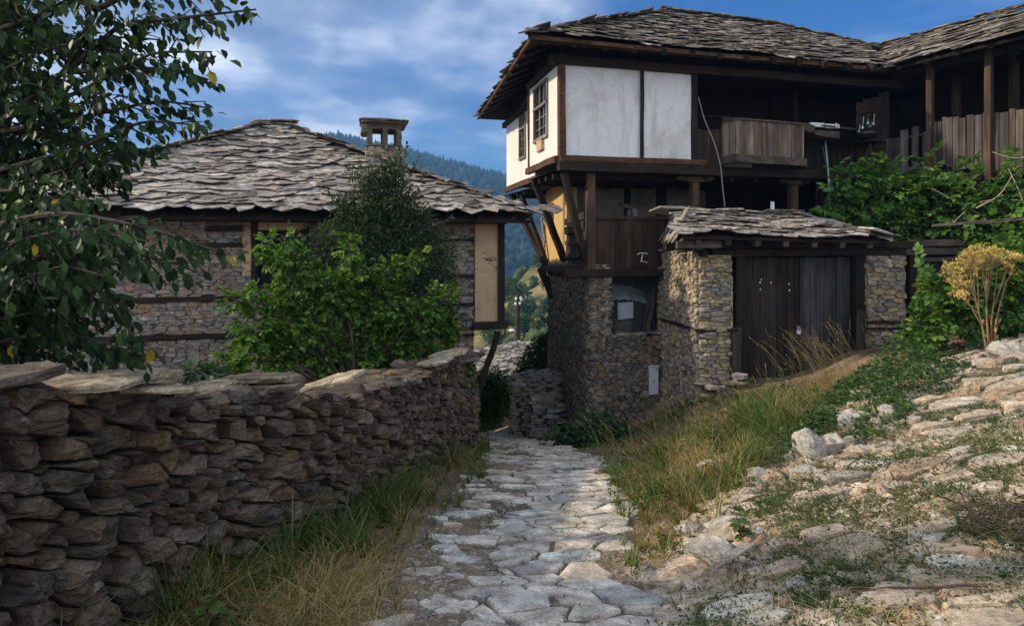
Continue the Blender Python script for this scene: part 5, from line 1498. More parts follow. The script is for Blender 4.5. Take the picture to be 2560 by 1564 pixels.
# roof: low stone gable, hipped and sagging to the right
EL, ER = GW(-0.52, -0.52, 0.19), GW(gs(2222, -.5), -0.48, 0.11)
RL, RR = GW(0.02, 0.85, 0.64), GW(gs(1980, .9), 0.9, 0.57)
BkL, BkR = GW(0.10, 2.0, 0.2), GW(gs(2222, -.5), 2.2, 0.1)
mb = MB()
slates(mb, [EL, ER, RR, RL], 0.14, (0.22, 0.62), 0.38, 0.026, 0.0, lambda a, b: 0.03 * np.sin(a * 9), point=0.16, ht=2.6)
slates(mb, [BkL, EL, RL], 0.2, (0.25, 0.5), 0.38, 0.026, 0.0, None, point=0.16, ht=2.4)
slates(mb, [ER, BkR, RR], 0.24, (0.3, 0.6), 0.42, 0.04, 0.01, None)
slates(mb, [BkR, BkL, RL, RR], 0.24, (0.3, 0.6), 0.42, 0.04, 0.01, None)
hip_plates(mb, RL, RR, 0.4, 0.5, 0.028, 0.04, 0.22); hip_plates(mb, RR, ER, 0.36, 0.5, 0.026, 0.03); hip_plates(mb, RL, EL, 0.34, 0.4, 0.026, 0.02)
groof = mb.build('roof', 'slate', gate)
mb = MB(); deck(mb, [EL, ER, RR, RL], -0.02); deck(mb, [BkR, BkL, RL, RR], -0.02); deck(mb, [BkL, EL, RL], -0.02); deck(mb, [ER, BkR, RR], -0.02)
mb.build('soffit', 'wood_dark', groof)
mb = MB()
for s in np.arange(-0.2, 3.6, 0.55): beam(mb, GW(s, -0.45, 0.07 - 0.02 * s), GW(s, 0.8, 0.48), 0.10, 0.10)
beam(mb, GW(-0.55, -0.30, 0.02), GW(0.25, -0.34, 0.03), 0.12, 0.13); beam(mb, GW(-0.5, -0.35, 0.06), GW(-0.1, -0.3, 0.33), 0.1, 0.08)
mb.each('rafter', 'wood_grey', groof)
mb = MB(); tube(mb, [GW(0.03, -0.22, -0.13), GW(0.03, 0.3, -0.12)], [0.055, 0.06], 9); mb.build('beam_end', 'wood_dark', gate)

# side gate beside it
sg = thing('side_gate', 'dark narrow plank gate with long weathered beams right of the right stone pillar', 'gate', tuple(GW(4.0, 0.2, -2.2)))
g0, g1 = gs(2288, .15), gs(2420, .15)
m_ = MB(); planks(m_, GW(g0, 0.15, 0)[:2], GW(g1 + 0.6, 0.15, 0)[:2], -2.4, gz(655, 4), -VG, (0.10, 0.17), gap=0.006); m_.build('door_leaf', 'wood_door_grey', sg)
for px, w_ in ((2278, 0.13), (2424, 0.12)):
    m_ = MB(); s = gs(px, .05); beam(m_, GW(s, 0.05, -2.5), GW(s, 0.05, -0.1), w_, w_, up=(VG[0], VG[1], 0)); m_.build('post', 'wood_dark_z', sg)
for a, b, py, w_ in ((2262, 2520, 627, 0.13), (2275, 2540, 606, 0.12), (2286, 2425, 648, 0.08), (2300, 2440, 690, 0.07)):
    m_ = MB(); beam(m_, GW(gs(a), 0.02, gz(py + 2, 4)), GW(gs(b), 0.02, gz(py - 1, 5)), 0.12, w_, seg=6); m_.build('rail', 'wood_grey', sg)

# ================================================================== small things
# steel meter cupboard on the lane wall
mp_ = E2 - U2 * (LK - s_at(K2, U2, 1631)); mn = -V2
mc = thing('meter_box', 'pale blue-white steel meter cupboard set in the rubble wall left of the gate pillar', 'meter box', (mp_[0], mp_[1], (HY - 986) / F * mp_[1]))
zb_, zt_ = (HY - 984) / F * mp_[1], (HY - 914) / F * mp_[1]
def mbx(m_, hw_, z0, z1, o0, o1, c=0.0):
    p = mp_ + mn * (o0 + o1) / 2 + U2 * c
    obox(m_, (p[0], p[1], (z0 + z1) / 2), (U2[0], U2[1], 0), (mn[0], mn[1], 0), (0, 0, 1), hw_, abs(o1 - o0) / 2, (z1 - z0) / 2)
m_ = MB(); mbx(m_, 0.10, zb_, zt_, -0.1, 0.075); m_.build('case', 'white_metal', mc)
m_ = MB(); mbx(m_, 0.088, zb_ + 0.012, zt_ - 0.03, 0.076, 0.083); dr = m_.build('door', 'white_metal', mc)
m_ = MB(); mbx(m_, 0.006, (zb_ + zt_) / 2 - 0.03, (zb_ + zt_) / 2 + 0.02, 0.084, 0.094, -0.01); mbx(m_, 0.022, zt_ - 0.075, zt_ - 0.055, 0.0835, 0.086, 0.05); m_.build('lock', 'dark_metal', dr)
m_ = MB(); mbx(m_, 0.115, zt_, zt_ + 0.018, -0.1, 0.10); m_.build('rain_cap', 'white_metal', mc)

# wire fence, sheet metal hutch and leaning poles in the opening above the low wall
FO = E2 - U2 * (LK - 0.50); FL_ = LK - 0.55
def OW(s, v, z): return np.array([FO[0] + U2[0] * s + V2[0] * v, FO[1] + U2[1] * s + V2[1] * v, z])
wfz0, wfz1 = -1.80, -0.50
fence = thing('wire_fence', 'chain-link mesh between wooden poles closing the gap above the low stone wall', 'fence', tuple(OW(0.5, 0.2, -1.82)))
m_ = MB(); sp = 0.055
for k in np.arange(-(wfz1 - wfz0), FL_, sp):
    for sgn in (1, -1):
        a_s, a_z, b_s, b_z = k, wfz0, k + (wfz1 - wfz0), wfz1
        if sgn < 0: a_s, b_s = b_s, a_s
        lo, hi = 0.0, FL_
        P_, Q_ = np.array([a_s, a_z]), np.array([b_s, b_z])
        d_ = Q_ - P_; t0, t1 = 0.0, 1.0
        ta, tb = (lo - P_[0]) / d_[0], (hi - P_[0]) / d_[0]
        t0, t1 = max(t0, min(ta, tb)), min(t1, max(ta, tb))
        if t1 - t0 > 0.02:
            A_, B_ = P_ + d_ * t0, P_ + d_ * t1
            tube(m_, [OW(A_[0], 0.24 + 0.004 * sgn, A_[1]), OW(B_[0], 0.24 + 0.004 * sgn, B_[1])], 0.0022, 3)
m_.build('mesh', 'cable', fence)
for s0_, s1_, z0_, z1_, w_ in ((0.02, 0.0, -1.84, -0.10, 0.08), (FL_ - 0.22, FL_ + 0.0, -1.84, -0.55, 0.085), (FL_ - 0.32, FL_ - 0.17, -1.84, -1.0, 0.05)):
    m_ = MB(); beam(m_, OW(s0_, 0.16, z0_), OW(s1_, 0.16, z1_), w_, w_, up=(0, 1, 0), seg=5, wob=0.012); m_.build('pole', 'wood_grey_z', fence)
hutch = thing('hutch', 'makeshift animal hutch under a bent rusty blue-white metal sheet behind wire mesh', 'hutch', tuple(OW(0.5, 0.7, -1.95)))
m_ = MB()
def crv(U_, V_, p): p = p.copy(); p[..., 2] += 0.10 * np.cos((U_ - 0.5) * 3.0) + 0.012 * np.sin(U_ * 40); return p
sheet(m_, OW(0.0, 0.34, -1.16), OW(FL_ + 0.05, 0.30, -1.32), OW(FL_ + 0.05, 0.8, -1.02), OW(0.0, 0.8, -0.86), 30, 3, crv)
m_.build('roof_sheet', 'rust_sheet', hutch)
m_ = MB(); panel(m_, OW(0.04, 0.62, 0)[:2], U2, 0, FL_ * 0.85, -2.0, -1.2, 0.06); m_.build('box_front', 'wood_dark_z', hutch)
m_ = MB(); obox(m_, OW(0.44, 0.31, -1.36), (U2[0], U2[1], 0.05), (V2[0], V2[1], 0), (0, 0, 1), 0.17, 0.012, 0.17, 0.006); m_.build('hanging_panel', 'white_metal', hutch)
m_ = MB(); obox(m_, OW(0.42, 0.42, -1.70), (U2[0], U2[1], -0.06), (V2[0], V2[1], 0.2), (0, 0, 1), 0.19, 0.03, 0.15, 0.02)
m_.build('crate', 'wood_grey', hutch)
m_ = MB(); 
panel(m_, OW(0.0, 1.3, 0)[:2], U2, 0, 2.1, -3.0, -0.3, 0.08)
panel(m_, OW(FL_ + 0.05, 0.3, 0)[:2], V2, 0, 1.3, -3.0, -0.3, 0.06)
m_.each('cellar_back_wall', 'wood_dark_z', house)

# bent white metal hook on the floor beam
hk = P3(1605, 640, 12.75)
m_ = MB()
def hp(px, py, dy=0.0): return P3(px, py, 12.78 + dy)
tube(m_, interp_path([hp(1594, 636), hp(1602, 631), hp(1611, 633), hp(1619, 634)], 8), 0.008, 6); tube(m_, [hp(1607, 632), hp(1605, 645), hp(1603, 654)], 0.008, 6); tube(m_, interp_path([hp(1603, 653), hp(1610, 653), hp(1618, 656)], 5), 0.008, 6)
tag(m_.build('bracket', 'pale_pipe', origin=tuple(hp(1605, 655))), 'small bent pale metal bracket on the beam below the lower gallery rail', 'bracket')

# notched wooden beam end leaning in the lower gallery
cmb = thing('wooden_trestle', 'pale wooden trestle with toothed top rising behind the lower gallery rail', 'trestle', tuple(P3(1570, 545, 13.5)))
m_ = MB()
beam(m_, P3(1545, 511, 13.6), P3(1592, 522, 13.5), 0.05, 0.075, seg=3); beam(m_, P3(1585, 522, 13.5), P3(1588, 560, 13.5), 0.07, 0.10, up=(1, 0, 0), seg=2); beam(m_, P3(1572, 524, 13.5), P3(1573, 560, 13.5), 0.04, 0.06, up=(1, 0, 0), seg=2)
m_.build('frame', 'wood_grey_z', cmb)
m_ = MB()
for k in range(8): p = P3(1546 + k * 5.6, 508 + k * 1.35, 13.58); obox(m_, p, (1, 0, 0.1), (0, 1, 0), (0, 0, 1), 0.012, 0.02, 0.03)
m_.each('tooth', 'wood_grey_z', cmb)

# cable from the plate beam to the gate roof
m_ = MB(); cp_ = [HW(ua(1746, -0.05), -0.05, hz(245, ua(1746))), HW(ua(1760, -0.1), -0.1, hz(300, ua(1760))), HW(ua(1785, -.3), -0.3, hz(360, ua(1785))), HW(ua(1802, -.4), -0.4, hz(420, ua(1802))), HW(ua(1806, -.4), -0.4, hz(470, ua(1806))), HW(ua(1812, -.4), -0.4, hz(520, ua(1812)))]
tube(m_, interp_path(cp_, 26), 0.011, 6); tag(m_.build('hanging_cable', 'cable', origin=tuple(cp_[-1])), 'thin grey cable hanging loose from the gallery down to the gate roof', 'cable')
m_ = MB(); tube(m_, [P3(2063, 352, 14.0), P3(2070, 420, 13.9), P3(2078, 548, 13.6)], 0.016, 7); tag(m_.build('pipe', 'pale_pipe', origin=tuple(P3(2078, 548, 13.6))), 'pale thin metal pipe leaning against the slats right of the balcony', 'pipe')
m_ = MB(); tube(m_, [P3(2056, 365, 14.05), P3(2072, 440, 13.95), P3(2092, 505, 13.8)], 0.02, 7); tag(m_.build('pole', 'blue_plastic', origin=tuple(P3(2092, 505, 13.8))), 'dark blue pole leaning just behind the pale pipe', 'pole')
bp = P3(1931, 520, 12.85)
m_ = MB(); obox(m_, bp + np.array([0, 0, 0.02]), (1, 0.1, 0), (0, 1, 0), (0, 0, 1), 0.035, 0.02, 0.11, 0.003); tag(m_.build('block', 'white_metal', origin=tuple(bp + np.array([0, 0, -0.09]))), 'small upright pale blue block standing on the gate roof ridge', 'block')
for px0, px1, lab in ((2020, 2055, 'left one of two shallow white trays on the gallery rail'), (2058, 2092, 'right one of two shallow white trays on the gallery rail, with an upright peg')):
    u_a, u_b = ua(px0, 0.3), ua(px1, 0.3); zt0 = hz(317, u_a, .3) - 0.01 + (0 if px0 < 2050 else -0.03)
    m_ = MB(); L_ = (u_b - u_a) / 2; c_ = HW((u_a + u_b) / 2, 0.3, zt0)
    for (a_, b_, hx, hy) in ((0, -0.075, L_, 0.008), (0, 0.075, L_, 0.008), (-L_ + 0.008, 0, 0.008, 0.067), (L_ - 0.008, 0, 0.008, 0.067)):
        obox(m_, c_ + np.array([U2[0] * a_ + V2[0] * b_, U2[1] * a_ + V2[1] * b_, 0.05]), (U2[0], U2[1], 0), (V2[0], V2[1], 0), (0, 0, 1), hx, hy, 0.045)
    obox(m_, c_ + np.array([0, 0, 0.008]), (U2[0], U2[1], 0), (V2[0], V2[1], 0), (0, 0, 1), L_ - 0.016, 0.067, 0.006)
    if px0 > 2050: obox(m_, c_ + np.array([U2[0] * 0.09 + V2[0] * -0.09, U2[1] * 0.09 + V2[1] * -0.09, 0.07]), (1, 0, 0), (0, 1, 0), (0, 0, 1), 0.012, 0.007, 0.05)
    tag(m_.build('tray', 'white_paint', origin=tuple(c_)), lab, 'tray', 'white trays on the gallery rail')
# basin on the sagging shelf, utensils hanging on the tool board
bc = HW(ua(2170, -0.15), -0.15, hz(347, ua(2170, -.15), -.15))
m_ = MB(); pr = [(0.10, 0.0), (0.16, 0.03), (0.20, 0.09), (0.215, 0.14), (0.205, 0.14), (0.185, 0.09), (0.14, 0.04), (0.02, 0.02)]
an = np.linspace(0, 2 * np.pi, 24, endpoint=False)
v_ = np.concatenate([np.stack([bc[0] + r * 1.15 * np.cos(an), bc[1] + r * np.sin(an), np.full(24, bc[2] + h_)], 1) for r, h_ in pr])
i_ = np.arange(len(pr) - 1)[:, None] * 24; j_ = np.arange(24)[None]; j2_ = (j_ + 1) % 24
m_.add(v_, [np.stack([i_ + j_, i_ + j2_, i_ + 24 + j2_, i_ + 24 + j_], -1).reshape(-1, 4), np.array([list(range(23, -1, -1)), [7 * 24 + k for k in range(24)]])])
tag(m_.build('basin', 'dark_metal', smooth=True, origin=tuple(bc)), 'dark enamel basin on the right end of the sagging shelf', 'basin')
for (px, y0_, y1_, lab) in ((2148, 312, 330, 'lowest thin ladle hanging on the brown tool board, above the basin'), (2157, 292, 318, 'long ladle at the left of the tool board'), (2170, 286, 306, 'middle ladle on the brown tool board'), (2184, 284, 308, 'rightmost white twisted utensil on the tool board')):
    d_ = 14.45; p0, p1 = P3(px + 2, y0_, d_), P3(px - 1, y1_, d_)
    m_ = MB(); tube(m_, [p0, (p0 + p1) / 2 + np.array([0.005, 0, 0]), p1], 0.007, 6); rock_mesh(m_, p1 + np.array([0, -0.01, -0.015]), 0.026, 0.014, 0.03, seed=px, sub=0, facets=0, rough=0.0)
    tag(m_.build('ladle', 'white_metal', origin=tuple(p0)), lab, 'ladle', 'utensils on the tool board')
m_ = MB(); ring_c = P3(2171, 312, 14.45); a_ = np.linspace(0, 2 * np.pi, 20, endpoint=False)
m_.add(np.concatenate([np.stack([ring_c[0] + r * np.cos(a_), np.full(20, ring_c[1] + dy), ring_c[2] + r * np.sin(a_)], 1) for r, dy in ((0.07, 0), (0.085, -0.02), (0.075, -0.02), (0.01, -0.004))]),
       [np.stack([(np.arange(3)[:, None] * 20 + np.arange(20)[None]), (np.arange(3)[:, None] * 20 + (np.arange(20)[None] + 1) % 20), (np.arange(3)[:, None] * 20 + 20 + (np.arange(20)[None] + 1) % 20), (np.arange(3)[:, None] * 20 + 20 + np.arange(20)[None])], -1).reshape(-1, 4)])
tube(m_, [ring_c + np.array([0, -0.01, 0.08]), ring_c + np.array([0.0, -0.01, 0.22])], 0.008, 6)
tag(m_.build('frying_pan', 'dark_metal', origin=tuple(ring_c)), 'small black pan hanging among the utensils on the tool board', 'pan')

# stacked roofing stones beside the lane
sk = thing('stone_stack', 'waist-high dry stack of grey roofing stones beside the lane at the house corner', 'stone pile', (0.55, 15.0, -4.55))
mb = MB()
for (x0, x1, y0, y1, zb, zt, dx) in ((0.42, 0.98, 14.45, 15.0, -4.55, -3.42, 0), (-0.05, 0.55, 14.85, 16.2, -4.75, -3.25, 0), (0.35, 1.0, 15.0, 16.0, -4.6, -3.15, 0)):
    z = zb
    while z < zt:
        h = rn(0.05, 0.10)
        y = y0
        while y < y1:
            dy = rn(0.12, 0.3); x = x0
            while x < x1:
                w = rn(0.18, 0.42)
                if x < x0 + 0.05 or y < y0 + 0.05 or z > zt - 0.2 or x + w > x1 - 0.05:
                    o = resample(blob_poly(5, w * 0.56, dy * 0.6, 0.14), 10, 0.06)
                    an_ = rn(-0.2, 0.2)
                    tz = rn(-0.05, 0.05) if z < zt - 0.15 else rn(-0.35, 0.35)
                    slab(mb, np.array([x + w / 2 + rn(-.04, .04), y + dy / 2, z + h]) + np.c_[o[:, 0] * math.cos(an_) - o[:, 1] * math.sin(an_), o[:, 0] * math.sin(an_) + o[:, 1] * math.cos(an_), tz * o[:, 0]], h * rn(0.7, 0.95), 0.03, 0.008, (0, 0, 1))
                x += w
            y += dy
        z += h
mb.build('stones', 'wall_stone', sk)
mb = MB()
for (x0, x1, y0, y1, zt) in ((0.46, 0.94, 14.5, 15.0, -3.46), (0.0, 0.5, 14.9, 16.1, -3.3), (0.4, 0.95, 15.0, 15.9, -3.2)):
    obox(mb, ((x0 + x1) / 2, (y0 + y1) / 2, (zt - 4.9) / 2 - 0.05), (1, 0, 0), (0, 1, 0), (0, 0, 1), (x1 - x0) / 2, (y1 - y0) / 2, (zt + 4.8) / 2)
mb.build('core', 'mortar_dark', sk)

# loose rocks lying on the bank and the path: each a thing
rocks = [
    (2022, 1120, 6.0, 0.13, 0.12, 0.17, 'tall angular pale rock standing at the edge of the ivy, left of the rounder one', 3),
    (2085, 1112, 6.15, 0.11, 0.10, 0.085, 'rounded tan rock at the edge of the ivy, right of the tall angular one', 4),
    (2118, 1072, 6.6, 0.10, 0.09, 0.10, 'tan rock half sunk in ivy above the two pale edge rocks', 5),
    (2131, 1000, 7.2, 0.14, 0.09, 0.06, 'flat pale rock lying on top of the ivy mound', 6),
    (2120, 1022, 7.0, 0.09, 0.08, 0.06, 'small pale rock tucked under the flat rock on the ivy mound', 7),
    (2216, 1035, 6.7, 0.085, 0.08, 0.085, 'whitish grey rock in the right half of the ivy mound', 8),
    (2190, 1048, 6.6, 0.055, 0.05, 0.045, 'small tan rock just left of the whitish grey rock in the ivy', 9),
    (1778, 1338, 4.45, 0.13, 0.13, 0.085, 'large grey rock at the foot of the grassy bank beside the lane', 10),
    (1828, 1272, 4.75, 0.17, 0.09, 0.07, 'long slanting slab-like rock above the large grey rock on the bank', 11),
    (1720, 1278, 5.0, 0.09, 0.08, 0.06, 'pale tan rock in the dry grass at the left end of the bank', 12),
    (1783, 1130, 6.8, 0.14, 0.10, 0.06, 'pale rock half hidden in the tall grass of the bank', 13),
    (2512, 822, 8.6, 0.17, 0.16, 0.15, 'big pale block on top of the path edge at the far right', 14),
    (2466, 846, 8.5, 0.15, 0.12, 0.06, 'flat pinkish rock left of the big pale block at the path edge', 15),
    (2540, 828, 8.9, 0.12, 0.10, 0.10, 'brown-grey rock behind the big pale block at the photo\'s right edge', 16),
    (2025, 1160, 5.5, 0.15, 0.10, 0.035, 'flat stone lying in front of the tall angular pale rock', 17),
    (1900, 1180, 5.6, 0.09, 0.07, 0.07, 'grey rock between grass and rubble, left of the flat stone', 18),
    (2150, 1130, 5.9, 0.07, 0.06, 0.04, 'small white stone right of the rounded tan rock', 19),
]
ROCK_XY = []
for (px, py, Y, a, b, c, lab, sd) in rocks:
    a, b, c = a * 1.12, b * 1.12, c * 1.12
    x = PX(px, Y); z = float(zg(x, Y))
    m_ = MB(); rock_mesh(m_, (x, Y, z + c * 0.55), a, b, c, seed=sd, sub=3, facets=11, rough=0.07)
    ROCK_XY.append((x, Y, max(a, b))); tag(m_.build('rock', 'rock', origin=(x, Y, z)), lab, 'rock', 'loose rocks on the bank')

# wooden utility pole with a street lamp, roof further down
py_ = 30.0
pl = thing('utility_pole', 'old wooden utility pole with white insulators rising beyond the small slate roof', 'pole', tuple(P3(1294, 905, py_)))
m_ = MB(); tube(m_, [P3(1293, 960, py_), P3(1295, 735, py_)], [0.13, 0.10], 10); m_.build('shaft', 'wood_grey_z', pl)
m_ = MB()
for px, py in ((1290, 745), (1302, 744), (1289, 758), (1300, 757), (1303, 748)):
    c_ = P3(px, py, py_ - 0.1); tube(m_, [c_ - np.array([0, 0, 0.08]), c_, c_ + np.array([0, 0, 0.05])], [0.05, 0.065, 0.03], 8)
m_.each('insulator', 'white_paint', pl)
m_ = MB(); tube(m_, [P3(1294, 762, py_), P3(1280, 772, 26), P3(1258, 778, 22)], 0.012, 4); tube(m_, [P3(1294, 750, py_), P3(1278, 755, 26), P3(1258, 757, 22)], 0.012, 4); tube(m_, [P3(1296, 748, py_), P3(1335, 744, 45), P3(1375, 738, 70)], 0.012, 4)
m_.each('wire', 'cable', pl)
lmp = MB(); tube(lmp, interp_path([P3(1294, 832, py_), P3(1288, 829, py_ - 0.1), P3(1284, 829, py_ - 0.15)], 6), 0.03, 6)
arm = lmp.build('lamp_arm', 'white_metal', pl)
lmp = MB(); cc_ = P3(1280, 826, py_ - 0.2); rock_mesh(lmp, cc_, 0.13, 0.09, 0.065, seed=2, sub=1, facets=0, rough=0.0); lmp.build('lamp_head', 'white_paint', arm, smooth=True)
low = thing('small_house', 'small house below with pale sunlit slate roof behind the bright hedge', 'house', tuple(P3(1250, 1010, 27)))
RB_, RA2_ = P3(1190, 880, 28.0), P3(1345, 853, 29.6)
RA3_ = RB_ + (RB_ - RA2_) * 0.7
dn_ = unit([RA2_[1] - RA3_[1], -(RA2_[0] - RA3_[0]), 0]) * 2.6 + np.array([0, 0, -1.15])
RA = [RA3_ + dn_, RA2_ + dn_, RA2_, RA3_]
m_ = MB(); slates(m_, RA, 0.19, (0.22, 0.5), 0.38, 0.02, 0.02, None, ht=2.5)
rf = m_.build('roof', 'slate', low)
m_ = MB(); deck(m_, RA, -0.06); m_.build('soffit', 'wood_dark', rf)
m_ = MB(); a_, b_ = RA[0] + (RA[3] - RA[0]) * 0.25 - np.array([0, 0, 0.25]), RA[1] + (RA[2] - RA[1]) * 0.25 - np.array([0, 0, 0.25])
for q0, q1 in ((a_, b_), (b_, b_ + np.array([-1.5, 1.2, 0])), (a_ + np.array([-1.5, 1.2, 0]), a_)):
    m_.add([q0, q1, [q1[0], q1[1], -9], [q0[0], q0[1], -9]], [np.array([[0, 1, 2, 3]])])
m_.build('wall', 'mortar_warm', low)
# ================================================================== hills beyond
def hill_grid(name, xs, ys, fz, mat, smooth=True):
    X, Y = np.meshgrid(xs, ys); Z = fz(X, Y)
    m_ = MB(); k_ = len(xs); i_ = np.arange(len(ys) - 1)[:, None] * k_ + np.arange(k_ - 1)[None]
    m_.add(np.stack([X, Y, Z], -1).reshape(-1, 3), [np.stack([i_, i_ + 1, i_ + k_ + 1, i_ + k_], -1).reshape(-1, 4)])
    return tag(m_.build(name, mat, smooth=smooth), kind='structure')
FD = 850.0
fr = np.array([(-1500, 560), (-700, 470), (-200, 430), (215, 412), (520, 385), (830, 358), (920, 374), (1040, 398), (1255, 452), (1400, 490), (1800, 560), (2600, 600), (4200, 612)])
fx, fzv = PX(fr[:, 0], FD), PZ(fr[:, 1] + 4, FD)
def nz2(x, y, s, seed=0.0):
    x, y = np.broadcast_arrays(np.asarray(x, float), np.asarray(y, float))
    return np.array([mnoise.fractal((a * s, b * s, seed), 1.0, 2.0, 4) for a, b in zip(x.ravel(), y.ravel())]).reshape(x.shape)
def far_z(x, y):
    r = np.interp(x * FD / np.maximum(y, 300), fx, fzv)
    t = sstep((y - 260) / (FD - 260))
    return -58 + (r + 58) * t + nz2(x, y, 0.008, 3.0) * 10 * sstep((y - 260) / 200) * (1 - 0.85 * sstep((y - 700) / 150)) - 0.02 * np.maximum(y - FD, 0)
hill_grid('far_hill', np.linspace(-1300, 1300, 105), np.concatenate([np.linspace(250, 900, 50), np.linspace(960, 1400, 6)]), far_z, 'far_hill')
MD = 120.0
mr = np.array([(600, 900), (1150, 800), (1215, 762), (1300, 695), (1375, 640), (1500, 590), (1800, 560), (2600, 560)])
mxr, mzr = PX(mr[:, 0], MD), PZ(mr[:, 1], MD)
def mid_z(x, y):
    r = np.interp(x, mxr, mzr); t = np.clip((y - 48) / (MD - 48), 0, 1)
    back = sstep((y - MD) / 60)
    return (-17 + (r + 17) * t ** 1.15 + nz2(x, y, 0.06, 9.0) * 1.6 * sstep((y - 48) / 20)) * (1 - back) + back * (-46)
hill_grid('hillside', np.linspace(-40, 110, 100), np.linspace(44, 185, 90), mid_z, 'mid_hill')

def tree_blobs(name, xs, ys, zf, hmin, hmax, conif, mat):
    """far wood: many small crowns in one mesh"""
    N = len(xs); z = zf(xs, ys); h = RNG.uniform(hmin, hmax, N)
    m_ = MB(); ns = 6
    an = np.linspace(0, 2 * np.pi, ns, endpoint=False)
    pc = [(0.0, 0.02), (0.26, 0.16), (0.15, 0.5), (0.17, 0.48), (0.07, 0.78), (0.0, 1.0)]
    pd = [(0.0, 0.0), (0.34, 0.22), (0.46, 0.5), (0.40, 0.74), (0.22, 0.93), (0.0, 1.0)]
    for kind, sel in ((pc, conif), (pd, ~conif)):
        n = int(sel.sum())
        if not n: continue
        P = np.array(kind); r = P[:, 0][None, :, None] * (1 + RNG.uniform(-0.3, 0.3, (n, 6, ns))); zz = P[:, 1]
        hh = h[sel] * (1.0 if kind is pc else 0.72)
        X = xs[sel][:, None, None] + r * hh[:, None, None] * np.cos(an); Y = ys[sel][:, None, None] + r * hh[:, None, None] * np.sin(an)
        Z = z[sel][:, None, None] - 0.5 + (zz[None, :, None] + RNG.uniform(-0.05, 0.05, (n, 6, ns)) * (zz[None, :, None] > 0) * (zz[None, :, None] < 1)) * hh[:, None, None] + 0 * X
        o = (np.arange(n) * 6 * ns)[:, None, None]
        q = np.array([[a * ns + b, a * ns + (b + 1) % ns, (a + 1) * ns + (b + 1) % ns, (a + 1) * ns + b] for a in range(5) for b in range(ns)])
        m_.add(np.stack([X, Y, Z], -1).reshape(-1, 3), [(q[None] + o).reshape(-1, 4)])
    return tag(m_.build(name, mat, smooth=True), kind='stuff')
N = 9000
yy = RNG.uniform(300, 870, N); pxs = RNG.uniform(-100, 1750, N); xx = PX(pxs, yy)
rid = 2000; yy2 = RNG.uniform(800, 880, rid); xx2 = PX(RNG.uniform(-100, 1750, rid), yy2)
tx, ty = np.concatenate([xx, xx2]), np.concatenate([yy, yy2])
tree_blobs('forest', tx, ty, far_z, 6, 15, (ty > 690) & (RNG.random(len(ty)) < 0.85) | (RNG.random(len(ty)) < 0.2), 'leaf_far_wood')
N = 1100
yy = RNG.uniform(56, 125, N); xx = RNG.uniform(-6, 40, N)
keep = np.array([mnoise.noise((a * 0.13, b * 0.13, 4.0)) > 0.02 for a, b in zip(xx, yy)])
tree_blobs('scrub', xx[keep], yy[keep], mid_z, 0.9, 3.4, np.zeros(int(keep.sum()), bool), 'leaf_hill')

# ================================================================== foliage helpers
def cloud(clumps, n, surf=0.45, up=0.25):
    """points in a union of ellipsoids: returns pos, outward"""
    C = np.array([c[0] for c in clumps], float); Rr = np.array([c[1] for c in clumps], float)
    w = Rr.prod(1) ** 0.75; w = w / w.sum()
    i = RNG.choice(len(C), n, p=w)
    d = RNG.normal(size=(n, 3)); d[:, 2] += up; d /= np.linalg.norm(d, axis=1, keepdims=True)
    r = RNG.random(n) ** surf
    return C[i] + d * Rr[i] * r[:, None], d
def px_clumps(lst, yf, depth=0.9, k=1.0):
    out = []
    for (px, py, r) in lst:
        r = r * k
        Y = yf(px) if callable(yf) else yf
        m = r / F * Y; out.append((P3(px, py, Y), (m, m * depth, m)))
    return out
def stems(m_, base, clumps, r0, nmax=40, sway=0.15):
    for (c, r) in clumps[:nmax]:
        c = np.asarray(c); b = np.asarray(base) + np.array([rn(-.15, .15), rn(-.1, .1), 0])
        mid = b * 0.5 + c * 0.5 + np.array([rn(-sway, sway), rn(-sway, sway), rn(0, sway)]) + np.array([0, 0, 0.12 * np.linalg.norm(c - b)])
        tube(m_, interp_path([b, mid, c + np.array([0, 0, r[2] * 0.3])], 9), np.linspace(r0, r0 * 0.25, 9), 5)
        for _ in range(4):
            d = RNG.normal(size=3); d[2] = abs(d[2]) * 0.7; d = unit(d) * np.array(r) * 0.85
            s_ = c * 0.75 + mid * 0.25
            tube(m_, interp_path([s_, (s_ + c + d) / 2 + np.array([0, 0, 0.03]), c + d], 5), np.linspace(r0 * 0.3, r0 * 0.12, 5), 4)

def shrub(name, label, cat, base, clumps, n, size, mat, comp=None, wide=1.0, simple=False, stem_r=0.02, twig='twig', droop=0.3, group=None, outw=0.8, surf=0.45):
    t = thing(name, label, cat, tuple(base), group)
    m_ = MB(); stems(m_, base, clumps, stem_r); m_.build('stem', twig, t)
    pos, out = cloud(clumps, n, surf)
    d = out * outw + RNG.normal(0, 0.55, (n, 3)) + np.array([0, 0, -droop]); nn = np.array([0, 0, 1.0]) + out * 0.5 + RNG.normal(0, 0.35, (n, 3))
    m_ = MB()
    if comp:
        P_, D_, N_, S_ = compound(pos, d, nn, size * RNG.uniform(0.7, 1.15, n), comp[0], comp[1]); leaves(m_, P_, D_, N_, S_, wide, simple)
    else:
        leaves(m_, pos, d, nn, size * RNG.uniform(0.6, 1.2, n), wide, simple)
    m_.build('foliage', mat, t)
    return t

